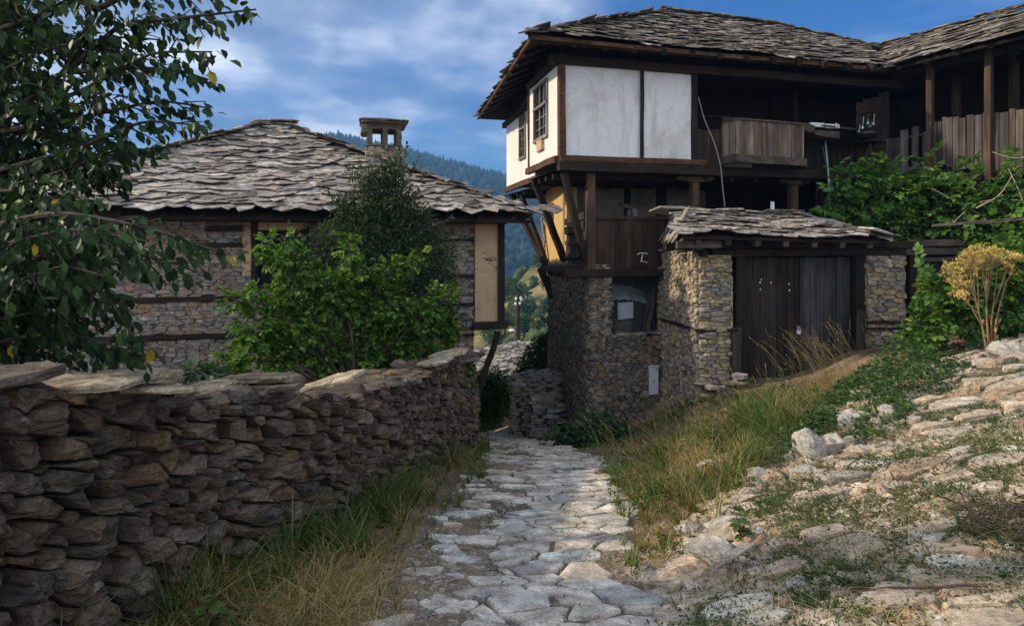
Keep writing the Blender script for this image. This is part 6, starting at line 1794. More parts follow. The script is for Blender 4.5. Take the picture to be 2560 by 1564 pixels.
# ---- bright bush behind the wall
def by(px): return 8.3 + (px - 650) * 0.0036
br = [(890, 680, 46), (885, 625, 28), (870, 590, 18), (840, 745, 80), (945, 760, 80), (760, 690, 46), (700, 645, 32), (668, 610, 24), (720, 610, 20), (705, 590, 14), (735, 660, 34), (690, 745, 44), (625, 745, 36), (585, 752, 24), (640, 830, 56), (600, 900, 40), (690, 890, 60), (730, 820, 74), (800, 880, 74), (900, 880, 80), (1000, 880, 76), (1050, 800, 66), (1095, 750, 34), (1140, 728, 18), (1165, 725, 10), (1120, 815, 44), (975, 680, 44), (1020, 655, 24), (1050, 640, 14), (1085, 860, 46), (950, 935, 40), (860, 935, 34), (575, 910, 26), (560, 905, 20)]
cl_b = px_clumps(br, by, 0.9, 0.72)
bush = shrub('elder_bush', 'bright yellow-green leafy elder bush just behind the dry stone wall', 'bush', (PX(880, 9.0), 9.0, float(zg(PX(880, 9.0), 9.0))), cl_b, 2900, 0.165, 'leaf_bright', comp=(3, 0.44), wide=1.05, stem_r=0.022)
for px, py in ((985, 915), (1000, 912), (780, 938), (1065, 930)):
    m_ = MB(); c_ = P3(px, py, by(px) - 0.55)
    for _ in range(34): rock_mesh(m_, c_ + np.clip(RNG.normal(0, 0.022, 3), -0.035, 0.035), 0.011, 0.011, 0.011, seed=1, sub=0, facets=0, rough=0)
    m_.build('berry_cluster', 'berry', bush)
# ---- tall dark willow-like shrub before the house front
dk = [(1000, 385, 14), (985, 430, 34), (965, 455, 40), (950, 500, 62), (1000, 500, 50), (920, 560, 78), (985, 570, 84), (1040, 560, 50), (900, 640, 90), (985, 650, 100), (1050, 640, 64), (1085, 600, 36), (860, 520, 34), (830, 600, 50), (800, 660, 56), (740, 640, 44), (720, 690, 40), (940, 740, 100), (1040, 730, 90), (1100, 690, 44), (1120, 640, 24), (850, 740, 90), (760, 760, 70), (880, 430, 18), (920, 450, 30)]
shrub('willow_shrub', 'tall dark grey-green narrow-leaved shrub hiding the front of the stone house below its chimney', 'bush', (PX(960, 10.9), 10.9, float(zg(PX(960, 10.9), 10.9))), px_clumps(dk, 10.7, 0.62, 1.05), 26000, 0.10, 'leaf_dark', wide=0.62, simple=True, stem_r=0.02, droop=0.0, outw=1.0, surf=0.5)
m_ = MB(); lm = MB()
tw_t = [o for o in COL.objects if o.name == 'willow_shrub'][0]
for (px0, py0, px1, py1) in ((995, 440, 1000, 335), (985, 450, 968, 372), (1000, 450, 1016, 362), (960, 450, 948, 395), (1010, 470, 1046, 396), (905, 480, 893, 388), (1030, 500, 1060, 440), (930, 470, 925, 405), (850, 540, 815, 470), (1070, 570, 1125, 545), (1090, 620, 1160, 600), (720, 670, 655, 640), (760, 600, 720, 560)):
    p = interp_path([P3(px0, py0, 10.6), P3((px0 + px1) / 2 + 3, (py0 + py1) / 2, 10.55), P3(px1, py1, 10.55)], 9)
    tube(m_, p, np.linspace(0.008, 0.003, 9), 4)
    k_ = 20; q = p[np.minimum(8, (np.linspace(0, 8.99, k_)).astype(int))]
    d = unit(p[-1] - p[0])[None] * 0.7 + RNG.normal(0, 0.6, (k_, 3)); leaves(lm, q, d, RNG.normal(0, 0.4, (k_, 3)) + [0, -0.6, 1], RNG.uniform(0.06, 0.10, k_), 0.65)
m_.each('shoot', 'twig', tw_t); lm.each('shoot_leaves', 'leaf_dark', tw_t)
# ---- right-hand elders
def ey(px): return float(np.interp(px, [2040, 2350, 2560, 2700], [13.3, 12.9, 11.9, 11.5]))
e1 = [(2130, 455, 40), (2100, 500, 36), (2075, 540, 34), (2180, 440, 36), (2230, 430, 34), (2160, 520, 60), (2240, 500, 64), (2150, 580, 50), (2230, 570, 60), (2060, 575, 26), (2095, 425, 16), (2200, 400, 12)]
shrub('elder_bush', 'green elder bush rising behind the cart gate roof, against the dark slats', 'bush', (PX(2180, 13.2), 13.2, -2.4), px_clumps(e1, ey, 0.7, 0.75), 480, 0.34, 'leaf_elder', comp=(3, 0.38), stem_r=0.018, group='elder bushes by the side gate')
e2 = [(2330, 470, 50), (2380, 430, 34), (2320, 410, 24), (2420, 500, 60), (2340, 540, 60), (2300, 580, 40), (2390, 570, 50), (2450, 450, 36), (2520, 480, 54), (2480, 540, 60), (2560, 550, 50), (2550, 430, 32), (2600, 500, 60), (2440, 600, 40), (2520, 610, 50)]
shrub('elder_bush', 'green elder bush under the gallery at the photo\'s right edge, above the side gate beams', 'bush', (PX(2450, 12.3), 12.3, -2.2), px_clumps(e2, ey, 0.7, 0.75), 620, 0.34, 'leaf_elder', comp=(3, 0.38), stem_r=0.018, group='elder bushes by the side gate')
e3 = [(2360, 790, 44), (2320, 820, 40), (2400, 740, 44), (2340, 730, 26), (2310, 670, 16), (2350, 690, 20), (2440, 770, 50), (2470, 700, 50), (2520, 680, 56), (2560, 740, 56), (2540, 640, 40), (2600, 660, 60), (2500, 800, 40), (2580, 800, 50), (2300, 860, 34), (2430, 690, 30), (2560, 690, 50), (2540, 780, 40), (2410, 660, 20)]
shrub('elder_bush', 'dark green leafy elder growing before the side gate, behind the yellow umbel plant', 'bush', (PX(2430, 10.6), 10.6, float(zg(PX(2430, 10.6), 10.6))), px_clumps(e3, 10.0, 0.9, 0.95), 900, 0.28, 'leaf_elder', comp=(3, 0.40), stem_r=0.014, group='elder bushes by the side gate')
m_ = MB()
for (a, b, c_) in (((2330, 470, 12.4), (2390, 505, 12.3), (2460, 540, 12.2)), ((2380, 560, 12.3), (2440, 500, 12.2), (2560, 500, 11.8)), ((2520, 420, 11.8), (2545, 470, 11.7), (2560, 510, 11.7)), ((2480, 380, 11.9), (2540, 400, 11.7), (2600, 380, 11.7)), ((2530, 440, 11.7), (2500, 490, 11.8), (2440, 520, 12.0))):
    tube(m_, interp_path([P3(*a), P3(*b), P3(*c_)], 9), np.linspace(0.006, 0.013, 9), 5)
tag(m_.build('dry_branch', 'pale_twig', origin=tuple(P3(2440, 520, 12.0))), 'bare pale dead branches sticking out of the elder at the right edge', 'branch')
m_ = MB(); beam(m_, P3(2330, 565, 11.8), P3(2620, 540, 11.4), 0.06, 0.05, seg=6, wob=0.012); tag(m_.build('loose_pole', 'wood_grey', origin=tuple(P3(2330, 565, 11.8))), 'long weathered pole lying across the elder above the umbel plant', 'pole')

# ---- yellow umbel plant
um = thing('umbel_plant', 'tall dried yellow umbel plant with branching stems before the side gate', 'plant', (PX(2476, 9.5), 9.5, float(zg(PX(2476, 9.5), 9.5))))
hub = P3(2470, 760, 9.5); base_u = np.array(um.location)
st, fl = MB(), MB()
heads = [(2360, 660, 32), (2385, 690, 28), (2400, 645, 34), (2430, 618, 34), (2465, 608, 34), (2500, 622, 34), (2395, 715, 22), (2375, 708, 20), (2535, 625, 30), (2420, 660, 26), (2450, 640, 28), (2485, 640, 26), (2440, 612, 24), (2550, 635, 22), (2520, 660, 16), (2375, 670, 30), (2415, 630, 30), (2455, 625, 30), (2480, 618, 30), (2395, 735, 16)]
ustem = []
for sx, top in ((-0.16, 0.12), (-0.03, 0.34), (0.08, 0.22), (0.20, 0.30)):
    q_ = interp_path([base_u + np.array([sx * 0.4, 0, 0]), hub + np.array([sx * 0.7, 0.3 * sx, -0.35]), hub + np.array([sx * 1.6, 0.4 * sx, top])], 10); ustem.append(q_)
    tube(st, q_, np.linspace(0.016, 0.007, 10), 6)
for (px, py, r) in heads:
    c_ = P3(px, py, 9.5 + rn(-0.25, 0.25)); rr = r / F * 9.5
    q_ = min(ustem, key=lambda w: abs(w[-1][0] - (c_[0] * 0.6 + hub[0] * 0.4)) + rn(0, 0.12)); o = q_[random.randint(4, 9)]
    hb = c_ - unit(c_ - o) * rr * 1.3
    tube(st, interp_path([o, (o + hb) / 2 + np.array([0, 0, -0.02]), hb], 6), np.linspace(0.009, 0.005, 6), 5)
    ax = unit(c_ - o + np.array([0, 0, 0.3]))
    for _ in range(22):
        d = unit(ax * 1.2 + RNG.normal(0, 0.62, 3)); p = hb + d * rr * rn(0.95, 1.3)
        tube(st, [hb, p], 0.0022, 3)
        k_ = 15; q = p + RNG.normal(0, 0.012, (k_, 3)); leaves(fl, q, RNG.normal(0, 1, (k_, 3)), RNG.normal(0, 1, (k_, 3)), 0.017, 1.7, True)
st.build('stem', 'dry_stem', um); fl.build('flower_head', 'umbel', um)
m_ = MB(); k_ = 26; q = np.stack([RNG.normal(base_u[0], 0.05, k_), RNG.normal(base_u[1], 0.05, k_), base_u[2] + RNG.uniform(0.05, 0.5, k_)], 1)
leaves(m_, q, RNG.normal(0, 0.5, (k_, 3)) + [0, 0, -0.7], RNG.normal(0, 1, (k_, 3)), 0.09, 0.8); m_.build('withered_leaves', 'dead_leaf', um)

# ---- bushes in the gap and at the wall foot
g1 = [(1335, 930, 44), (1310, 960, 36), (1350, 880, 34), (1290, 1000, 26), (1368, 860, 26), (1340, 980, 40), (1275, 1020, 20), (1380, 930, 40)]
shrub('bramble_bush', 'dark green bramble bush climbing the corner beside the stack of roofing stones', 'bush', (PX(1330, 17.6), 17.6, -5.1), px_clumps(g1, 17.6, 0.8, 1.1), 9000, 0.11, 'leaf_ivy', simple=True, stem_r=0.015, group='bushes at the end of the lane')
g2 = [(1215, 960, 36), (1245, 955, 30), (1225, 1010, 40), (1205, 1050, 36), (1250, 1000, 30), (1190, 980, 40), (1262, 965, 18), (1235, 1045, 26), (1170, 1010, 50)]
shrub('hedge_bush', 'bright green sunlit hedge bush at the left end of the lane below the slate roof', 'bush', (PX(1220, 19), 19.0, -5.5), px_clumps(g2, 19.0, 0.8), 9000, 0.12, 'leaf_bright', simple=True, stem_r=0.015, group='bushes at the end of the lane')
g3 = [(1400, 1105, 26), (1440, 1095, 30), (1480, 1085, 32), (1520, 1090, 32), (1500, 1060, 22), (1525, 1060, 18), (1555, 1105, 26), (1460, 1125, 26), (1420, 1130, 20)]
shrub('low_bush', 'low blue-green leafy bush at the foot of the house base by the lane', 'bush', (PX(1480, 11.7), 11.7, float(zg(PX(1480, 11.7), 11.7))), px_clumps(g3, 11.7, 0.7), 420, 0.22, 'leaf_shade', comp=(3, 0.42), stem_r=0.010)
iv = [(1170, 900, 8), (1178, 930, 9), (1160, 885, 7), (1182, 960, 8), (1165, 915, 8)]
shrub('ivy_vine', 'small bright vine hanging over the far end of the dry stone wall', 'vine', tuple(P3(1172, 900, 10.3)), px_clumps(iv, 10.35, 0.6), 60, 0.10, 'leaf_bright', wide=1.5, stem_r=0.004)
# scattered garden growth behind the wall
shrub('garden_plant', 'dark green leafy garden plant behind the wall under the stone house', 'plant', (PX(490, 8.0), 8.0, -2.0), px_clumps([(480, 925, 18), (520, 930, 16), (280, 905, 16), (300, 890, 10), (560, 935, 14)], 7.6, 0.7), 110, 0.13, 'leaf_shade', wide=1.2, stem_r=0.006)

# trees on the hillside, one by one
hill_trees = [
    (1235, 700, 30, 105, 'dark round tree at the upper left of the hillside gap, just under the far hill'), (1262, 728, 22, 100, 'rounded tree right of the darkest one on the hillside'),
    (1306, 735, 24, 95, 'large round tree in the middle of the hillside, behind the pole'), (1280, 715, 18, 105, 'pale green tree top left of the pole top'),
    (1300, 770, 26, 80, 'dark tree straight behind the utility pole'), (1262, 800, 26, 75, 'yellow-green tree left of the pole, above the small roof'),
    (1225, 770, 26, 85, 'tree beside the house post at the left of the gap'), (1240, 845, 26, 62, 'low tree directly above the small slate roof'),
    (1345, 815, 24, 65, 'bright small tree right of the pole'), (1362, 760, 16, 85, 'small tree at the right edge of the hillside gap'),
    (1345, 655, 16, 120, 'dark tree on the hillside skyline beside the house strut'), (1335, 700, 10, 110, 'small dark bush on the dry slope'),
    (1310, 820, 26, 58, 'dark green tree between pole and bright small tree'), (1222, 830, 20, 70, 'tree at the foot of the curved house bracket'), (1365, 712, 12, 108, 'round bush on the dry slope by the house wall')]
for (px, py, r, Y, lab) in hill_trees:
    # stand it where the hillside passes under its crown
    best = (1e9, Y)
    for q in np.arange(52, 119, 1.0):
        zz = float(mid_z(np.array([PX(px, q)]), np.array([q]))[0]); e_ = abs((HY - (py + r * 1.25)) / F * q - zz)
        if e_ < best[0]: best = (e_, q)
    Y = best[1]; x = PX(px, Y); rr = 1.35 * r / F * Y; zb = float(mid_z(np.array([x]), np.array([Y]))[0]); zc_ = zb + rr * 1.05
    t = thing('hillside_tree', lab, 'tree', (x, Y, zb), 'trees on the hillside')
    m_ = MB(); tube(m_, interp_path([(x, Y, zb - 0.5), (x + rr * 0.05, Y, (zb + zc_) / 2), (x, Y, zc_ + rr * 0.3)], 6), np.linspace(rr * 0.10, rr * 0.04, 6), 6); m_.build('trunk', 'bark', t)
    cl = [((x + rn(-.5, .5) * rr, Y + rn(-.4, .4) * rr, zc_ + rn(-.45, .45) * rr), (rr * rn(.4, .62),) * 3) for _ in range(9)]
    pos, out = cloud(cl, 900, 0.35)
    m_ = MB(); leaves(m_, pos, out + RNG.normal(0, 0.7, (900, 3)), out + np.array([0, 0, .6]) + RNG.normal(0, 0.3, (900, 3)), rr * RNG.uniform(0.10, 0.2, 900), 1.7, True); m_.build('crown', 'leaf_hill', t)

# ---- cherry tree, trunk just outside the photograph behind the wall
ch_t = thing('cherry_tree', 'large dark-leaved fruit tree overhanging the wall from the left edge', 'tree', (-3.5, 4.1, float(zg(-3.5, 4.1))))
tb, lv = MB(), MB()
tz = float(zg(-3.5, 4.1))
tube(tb, interp_path([(-3.5, 4.1, tz - 0.2), (-3.45, 4.05, tz + 0.8), (-3.3, 3.9, 0.2), (-3.0, 3.7, 1.1), (-2.75, 3.6, 2.2)], 14), np.linspace(0.17, 0.06, 14), 10)
BR = [
    [(-250, 640, 3.9), (0, 300, 3.5), (170, 180, 3.3), (250, 20, 3.2), (300, -160, 3.2)], [(170, 180, 3.3), (300, 60, 3.2), (480, 42, 3.1), (640, 24, 3.05)],
    [(0, 300, 3.5), (200, 230, 3.2), (380, 130, 3.1), (530, 130, 3.0)], [(170, 180, 3.3), (330, 170, 3.15), (450, 175, 3.1), (520, 200, 3.1)],
    [(0, 330, 3.5), (220, 290, 3.3), (400, 250, 3.2), (520, 270, 3.2)], [(-50, 440, 3.6), (200, 370, 3.3), (360, 300, 3.2), (510, 315, 3.1)],
    [(-80, 500, 3.6), (150, 430, 3.4), (300, 370, 3.3), (390, 375, 3.3)], [(-200, 700, 3.7), (0, 560, 3.2), (150, 530, 3.0), (330, 560, 2.9), (470, 600, 2.9), (570, 640, 2.9)],
    [(-200, 760, 3.7), (60, 640, 3.1), (250, 640, 3.0), (400, 640, 2.95), (490, 680, 2.95)], [(-200, 800, 3.7), (0, 720, 3.2), (150, 690, 3.1), (280, 740, 3.0), (335, 850, 3.0)],
    [(-200, 880, 3.7), (0, 800, 3.3), (120, 770, 3.3), (230, 830, 3.3)], [(-250, 200, 3.9), (-50, 90, 3.4), (100, 40, 3.3), (230, -40, 3.2)],
    [(-200, 300, 3.8), (0, 180, 3.4), (120, 120, 3.3), (300, 90, 3.2), (400, 100, 3.2)], [(-250, 960, 3.9), (-20, 880, 3.6), (90, 880, 3.5), (190, 900, 3.5)],
    [(-200, 560, 3.8), (-20, 480, 3.4), (110, 470, 3.2), (230, 500, 3.1)], [(-150, 620, 3.6), (0, 610, 3.2), (100, 590, 3.1), (210, 600, 3.0), (300, 610, 3.0)],
    [(250, 20, 3.2), (330, -20, 3.2), (430, -40, 3.2), (560, -30, 3.1)], [(-250, 400, 4.0), (-60, 260, 3.7), (60, 220, 3.6), (200, 200, 3.6)],
    [(-250, 560, 4.1), (-40, 400, 3.8), (90, 330, 3.7), (250, 340, 3.6)], [(-250, 700, 4.1), (-40, 650, 3.8), (90, 720, 3.7), (180, 760, 3.6)], [(-250, 780, 4.0), (-60, 760, 3.6), (60, 790, 3.5), (130, 840, 3.4)],
    [(-250, 100, 4.0), (-60, -20, 3.7), (100, -60, 3.6), (250, -90, 3.5)],
    [(-250, 640, 4.0), (-60, 540, 3.8), (60, 520, 3.7), (200, 560, 3.6), (260, 620, 3.5)], [(-250, 860, 4.0), (-60, 850, 3.7), (60, 870, 3.6), (130, 900, 3.6)],
    [(-250, 500, 4.2), (-100, 340, 3.9), (0, 120, 3.8), (80, -60, 3.7)], [(-250, 450, 4.2), (-80, 380, 4.0), (120, 270, 3.9), (260, 250, 3.8)], [(-250, 600, 4.2), (-80, 600, 4.0), (100, 640, 3.9), (240, 690, 3.8)],
    [(-250, 620, 4.2), (-80, 690, 4.0), (60, 760, 3.9), (160, 800, 3.8)], [(-250, 540, 4.2), (-60, 470, 3.9), (120, 400, 3.8), (300, 430, 3.7)], [(-250, 250, 4.1), (-40, 20, 3.8), (160, 90, 3.7), (330, 140, 3.6)],
    [(-100, 640, 3.4), (60, 600, 2.9), (180, 570, 2.8), (330, 600, 2.75), (400, 650, 2.75)], [(-100, 700, 3.4), (60, 700, 2.9), (160, 660, 2.85), (260, 690, 2.8)]]
random.seed(77)
for k_ in range(22):
    y0_ = rn(-40, 860); Yb = rn(3.3, 4.1)
    if y0_ > 560: Yb = min(Yb, 3.6)
    L_ = rn(180, 430) * (0.8 if y0_ < 200 else 1.0)
    BR.append([(-260, y0_ + rn(-60, 160), Yb + 0.2), (-60, y0_ + rn(-40, 40), Yb), (L_ * 0.35, y0_ + rn(-30, 30), Yb - 0.1), (L_ - 60, y0_ + rn(0, 80), Yb - 0.2)])
LP, LD, LN, LS = [], [], [], []
def add_leaf(p, d, s):
    LP.append(p); LD.append(d); LN.append(np.array([rn(-.5, .5), -0.35 + rn(-.5, .5), 0.9])); LS.append(s)
for bi, b in enumerate(BR):
    P_ = interp_path([P3(*q) for q in b], 26)
    r0 = 0.032 if bi in (0, 7, 11) else 0.016
    tube(tb, P_, np.linspace(r0, 0.004, 26), 6)
    L_ = np.linalg.norm(np.diff(P_, axis=0), axis=1).sum(); nt_ = int(L_ / 0.017)
    for k_ in range(nt_):
        t = (k_ + rn(0, 1)) / nt_
        if t < 0.12: continue
        i0 = min(24, int(t * 25)); p = P_[i0] + (P_[i0 + 1] - P_[i0]) * (t * 25 - i0); dr = unit(P_[i0 + 1] - P_[i0])
        sd = RNG.normal(0, 1, 3); sd -= dr * np.dot(sd, dr); sd = unit(sd)
        l_ = rn(0.05, 0.26) * (1.15 - 0.75 * t)
        e = p + (dr * 0.75 + sd * 0.75 + np.array([0, 0, -0.18])) * l_
        if k_ % 2 == 0 and l_ > 0.08: tube(tb, interp_path([p, (p + e) / 2 + np.array([0, 0, 0.01]), e], 4), np.linspace(0.004, 0.002, 4), 4)
        nl = max(1, int(l_ / 0.040))
        for m in range(nl):
            q = p + (e - p) * ((m + 0.7) / nl)
            add_leaf(q, dr * 0.45 + sd * rn(-0.5, 0.7) + RNG.normal(0, 0.38, 3) + np.array([0, 0, -0.75]), rn(0.045, 0.082))
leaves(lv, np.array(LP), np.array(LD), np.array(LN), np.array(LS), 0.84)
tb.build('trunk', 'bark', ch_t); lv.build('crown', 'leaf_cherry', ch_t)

# ================================================================== ground plants
def region_pts(n, xr_, yr_, acc):
    x = RNG.uniform(*xr_, n); y = RNG.uniform(*yr_, n)
    ok = np.array([RNG.random() < acc(a, b) for a, b in zip(x, y)], bool)
    return x[ok], y[ok]
def grass_obj(name, x, y, h, w, lean, mat, kind='stuff', az=None, bend=0.5, sink=0.01):
    m_ = MB(); b_ = np.stack([x, y, zg(x, y) - sink], 1)
    blades(m_, b_, h, w, lean, RNG.uniform(0, 6.28, len(x)) if az is None else az, bend)
    return tag(m_.build(name, mat), kind=kind)
def clump(x, y, cell, pull=0.6, seed=5):
    """gather blades into tussocks: new x, y, azimuth, height factor and a random number per tussock"""
    i, j = np.floor(x / cell).astype(int), np.floor(y / cell).astype(int)
    tab = np.random.default_rng(seed).random((251, 5)); k = (i * 92821 + j * 68917) % 251
    t = tab[k]; cx_ = (i + 0.2 + 0.6 * t[:, 0]) * cell; cy_ = (j + 0.2 + 0.6 * t[:, 1]) * cell
    nx, ny = x + (cx_ - x) * pull, y + (cy_ - y) * pull
    az = np.arctan2(y - cy_, x - cx_) + RNG.normal(0, 0.6, len(x))
    return nx, ny, az, 0.35 + 1.25 * t[:, 2] ** 1.3, t[:, 3]
def verge(a, b):      # strip at the wall foot
    t0, t1 = wall_x(b) + 0.02, road_c(b) - 0.72
    if not (t0 < a < t1): return 0.0
    f = (a - t0) / max(0.05, t1 - t0)
    c = mnoise.noise((a * 2.1, b * 2.1, 2.0))
    return max(0.0, (1.15 - f) * 0.9 + c * 0.9) * min(1.0, 5.0 / b + 0.2)
x, y = region_pts(60000, (-2.4, 0.6), (2.7, 11.5), verge)
f = np.clip((x - wall_x(y)) / 0.9, 0, 1)
nse = np.array([mnoise.noise((a * 1.6, b * 1.6, 7.0)) for a, b in zip(x, y)])
green = (nse + 0.35 * (y > 4.3) - 0.40 * f + RNG.normal(0, 0.22, len(x))) > -0.22
vx_, vy_, vaz, vm, vr = clump(x, y, 0.15)
green = green & (vr < 0.86)
x, y = vx_, vy_
hh = vm * (0.36 - 0.22 * f) * RNG.uniform(0.5, 1.25, len(x)) * np.clip(0.8 + nse, 0.5, 1.4)
grass_obj('verge_grass', x[green], y[green], hh[green] * 1.1, 0.008, RNG.uniform(0.2, 1.2, green.sum()), 'grass', az=vaz[green])
grass_obj('verge_dry_grass', x[~green], y[~green], hh[~green] * 0.9, 0.006, RNG.uniform(0.4, 1.5, (~green).sum()), 'dry_grass', az=vaz[~green])

def bank(a, b):
    e = road_c(b) + 0.72
    r_ = np.interp(b, [4.35, 5, 5.7, 6.5, 8, 10, 12.4], [0.95, 1.55, 2.25, 2.95, 3.9, 4.7, 4.5]) if b > 4.35 else -9
    if not (e < a < r_): return 0.0
    f_ = (a - e) / max(0.05, r_ - e)
    c = mnoise.noise((a * 1.7, b * 1.7, 12.0))
    return max(0.0, min(1.0, 0.65 + 1.5 * f_) * (0.85 + c)) * min(1.0, 5.5 / b + 0.15)
x, y = region_pts(80000, (0.6, 5.0), (3.3, 12.4), bank)
clear = np.ones(len(x), bool)
for (rx_, ry_, rs_) in ROCK_XY: clear &= np.hypot(x - rx_, y - ry_ + 0.12) > rs_ * 1.15
x, y = x[clear], y[clear]
nse = np.array([mnoise.noise((a * 1.2, b * 1.2, 17.0)) for a, b in zip(x, y)])
green = (nse + RNG.normal(0, 0.2, len(x)) - 0.5 * sstep((y - 8.2) / 1.2)) > -0.16
e_ = np.clip((x - road_c(y) - 0.72) / 0.7, 0.35, 1)
vx_, vy_, vaz, vm, vr = clump(x, y, 0.19, 0.55, 9)
green = (green & (vr < 0.80)) | (vr < 0.12)
x, y = vx_, vy_
hh = vm * e_ * np.interp(y, [4, 7, 9, 10.5], [0.36, 0.32, 0.20, 0.10]) * RNG.uniform(0.45, 1.25, len(x)) * np.clip(0.9 + nse, 0.5, 1.4)
grass_obj('bank_grass', x[green], y[green], hh[green], 0.0085, RNG.uniform(0.2, 1.2, green.sum()), 'grass', az=vaz[green])
grass_obj('bank_dry_grass', x[~green], y[~green], hh[~green], 0.006, RNG.uniform(0.3, 1.3, (~green).sum()), 'dry_grass', az=vaz[~green])
# tall seeding stalks, paler, with nodding heads
def stalks(name, x, y, hmin, hmax, az_c, mat='dry_grass'):
    m_ = MB(); N_ = len(x); az = az_c + RNG.normal(0, 0.7, N_); h = RNG.uniform(hmin, hmax, N_); ln_ = RNG.uniform(0.25, 0.75, N_)
    for a, b, hh_, z_, l_ in zip(x, y, h, az, ln_):
        d = np.array([math.cos(z_), math.sin(z_) * 0.6, 0]); p0 = np.array([a, b, float(zg(a, b))])
        P_ = np.array([p0 + d * hh_ * l_ * t ** 1.9 + np.array([0, 0, hh_ * t * (1 - 0.28 * l_ * t)]) for t in np.linspace(0, 1, 6)])
        tube(m_, P_, np.linspace(0.0022, 0.0012, 6), 3)
        k_ = 9; tt = RNG.uniform(0.72, 1.0, k_); q = np.array([P_[int(v * 5 - 1e-6)] + (P_[min(5, int(v * 5 - 1e-6) + 1)] - P_[int(v * 5 - 1e-6)]) * (v * 5 - int(v * 5 - 1e-6)) for v in tt])
        leaves(m_, q, unit(P_[-1] - P_[-2])[None] + RNG.normal(0, 0.25, (k_, 3)), RNG.normal(0, 1, (k_, 3)), 0.024, 0.7, True)
    return tag(m_.build(name, mat), kind='stuff')
sx_, sy_ = region_pts(900, (0.9, 3.6), (4.6, 10.5), lambda a, b: bank(a, b) * 0.22)
stalks('seed_stalks', sx_, sy_, 0.35, 0.75, 2.6)
gx_ = RNG.normal(5.0, 0.30, 110); gy_ = RNG.normal(10.2, 0.3, 110)
stalks('gate_seed_stalks', gx_, gy_, 0.5, 1.15, 2.7)
grass_obj('gate_dry_grass', RNG.normal(4.9, 0.45, 700), RNG.normal(10.2, 0.4, 700), RNG.uniform(0.08, 0.26, 700), 0.006, RNG.uniform(0.2, 0.9, 700), 'dry_grass')
# straw lying over the path
def strawm(a, b):
    if a < 0.9 + 0.6 * (b - 3): return 0.0
    return 1.0 if mnoise.noise((a * 1.1, b * 1.1, 31.0)) > 0.12 else 0.12
x, y = region_pts(9000, (1.2, 6.0), (2.3, 7.5), strawm)
grass_obj('straw', x, y, RNG.uniform(0.05, 0.20, len(x)), 0.0032, RNG.uniform(1.6, 3.2, len(x)), 'straw', bend=0.62, sink=-0.02)
grass_obj('verge_straw', RNG.normal(-1.12, 0.22, 1300), RNG.normal(3.75, 0.4, 1300), RNG.uniform(0.10, 0.32, 1300), 0.005, RNG.uniform(0.6, 2.0, 1300), 'dry_grass', bend=0.55)

# ivy mound between path and gate, weeds in the paving, fallen leaves: ground cover
def ground_leaves(name, x, y, zr_, size, mat, wide=1.1, simple=True, flat=0.35):
    n_ = len(x); p = np.stack([x, y, zg(x, y) + zr_], 1)
    d = RNG.normal(0, 1, (n_, 3)); d[:, 2] *= 0.5
    m_ = MB(); leaves(m_, p, d, np.array([0, 0, 1.0]) + RNG.normal(0, flat, (n_, 3)), size * RNG.uniform(0.6, 1.25, n_), wide, simple)
    return tag(m_.build(name, mat), kind='stuff')
def ivy_h(a, b):
    l = 1.35 + 0.66 * (b - 4.4); r_ = l + np.interp(b, [5.2, 6, 7, 8.5, 10], [0.5, 1.1, 1.8, 2.3, 2.2])
    if b < 5.9 or b > 10.0 or not (l < a < r_): return 0.0
    f_ = (a - l) / (r_ - l); return math.sin(f_ * 3.14) ** 0.6 * (0.5 + 0.95 * mnoise.noise((a * 1.5, b * 1.5, 40.0)))
x, y = region_pts(52000, (1.5, 7.5), (5.2, 10.3), lambda a, b: 1.0 if ivy_h(a, b) > 0.30 else (0.25 if ivy_h(a, b) > 0.12 else 0.0))
clear = np.ones(len(x), bool)
for (rx_, ry_, rs_) in ROCK_XY:
    d_ = np.array([-rx_, -ry_]) / math.hypot(rx_, ry_)
    for q_ in (0.0, 0.15, 0.3, 0.45): clear &= np.hypot(x - rx_ - d_[0] * q_, y - ry_ - d_[1] * q_) > rs_ * (1.05 if q_ == 0 else 0.9)
x, y = x[clear], y[clear]
hv = np.array([ivy_h(a, b) for a, b in zip(x, y)])
ground_leaves('ivy', x, y, hv * 0.50 * RNG.random(len(x)) ** 0.5, 0.043 * RNG.uniform(0.5, 1.5, len(x)), 'leaf_ivy', 1.4, True, 0.7)
def weedm(a, b):
    if a < 0.55 + 0.55 * (b - 3) and b > 3.2: return 0.0
    if a < 0.75: return 0.0
    v = mnoise.noise((a * 1.25, b * 1.25, 51.0)) + 0.4 * mnoise.noise((a * 4, b * 4, 5.0))
    return 1.0 if v > -0.04 else (0.3 if v > -0.2 else 0.05)
def tufts(name, centres, per, rad, hgt, wdt, mat, lean=(0.3, 1.3)):
    cx_, cy_ = centres; n_ = len(cx_)
    rr = RNG.lognormal(0, 0.4, n_).clip(0.4, 2.2)
    k_ = np.maximum(4, (per * rr ** 1.5).astype(int)); i_ = np.repeat(np.arange(n_), k_)
    an = RNG.uniform(0, 6.28, len(i_)); r_ = rad * rr[i_] * np.sqrt(RNG.random(len(i_)))
    x_, y_ = cx_[i_] + r_ * np.cos(an), cy_[i_] + r_ * np.sin(an)
    h_ = hgt * rr[i_] ** 0.5 * RNG.uniform(0.4, 1.2, len(i_)) * (1 - 0.5 * r_ / (rad * rr[i_] + 1e-6))
    return grass_obj(name, x_, y_, h_, wdt, RNG.uniform(*lean, len(i_)), mat, az=an + RNG.normal(0, 0.5, len(i_)))
def thin(x, y, d):
    out = []
    for a, b in zip(x, y):
        if all((a - c) ** 2 + (b - e) ** 2 > d * d for c, e in out[-400:]): out.append((a, b))
    return np.array([o[0] for o in out]), np.array([o[1] for o in out])
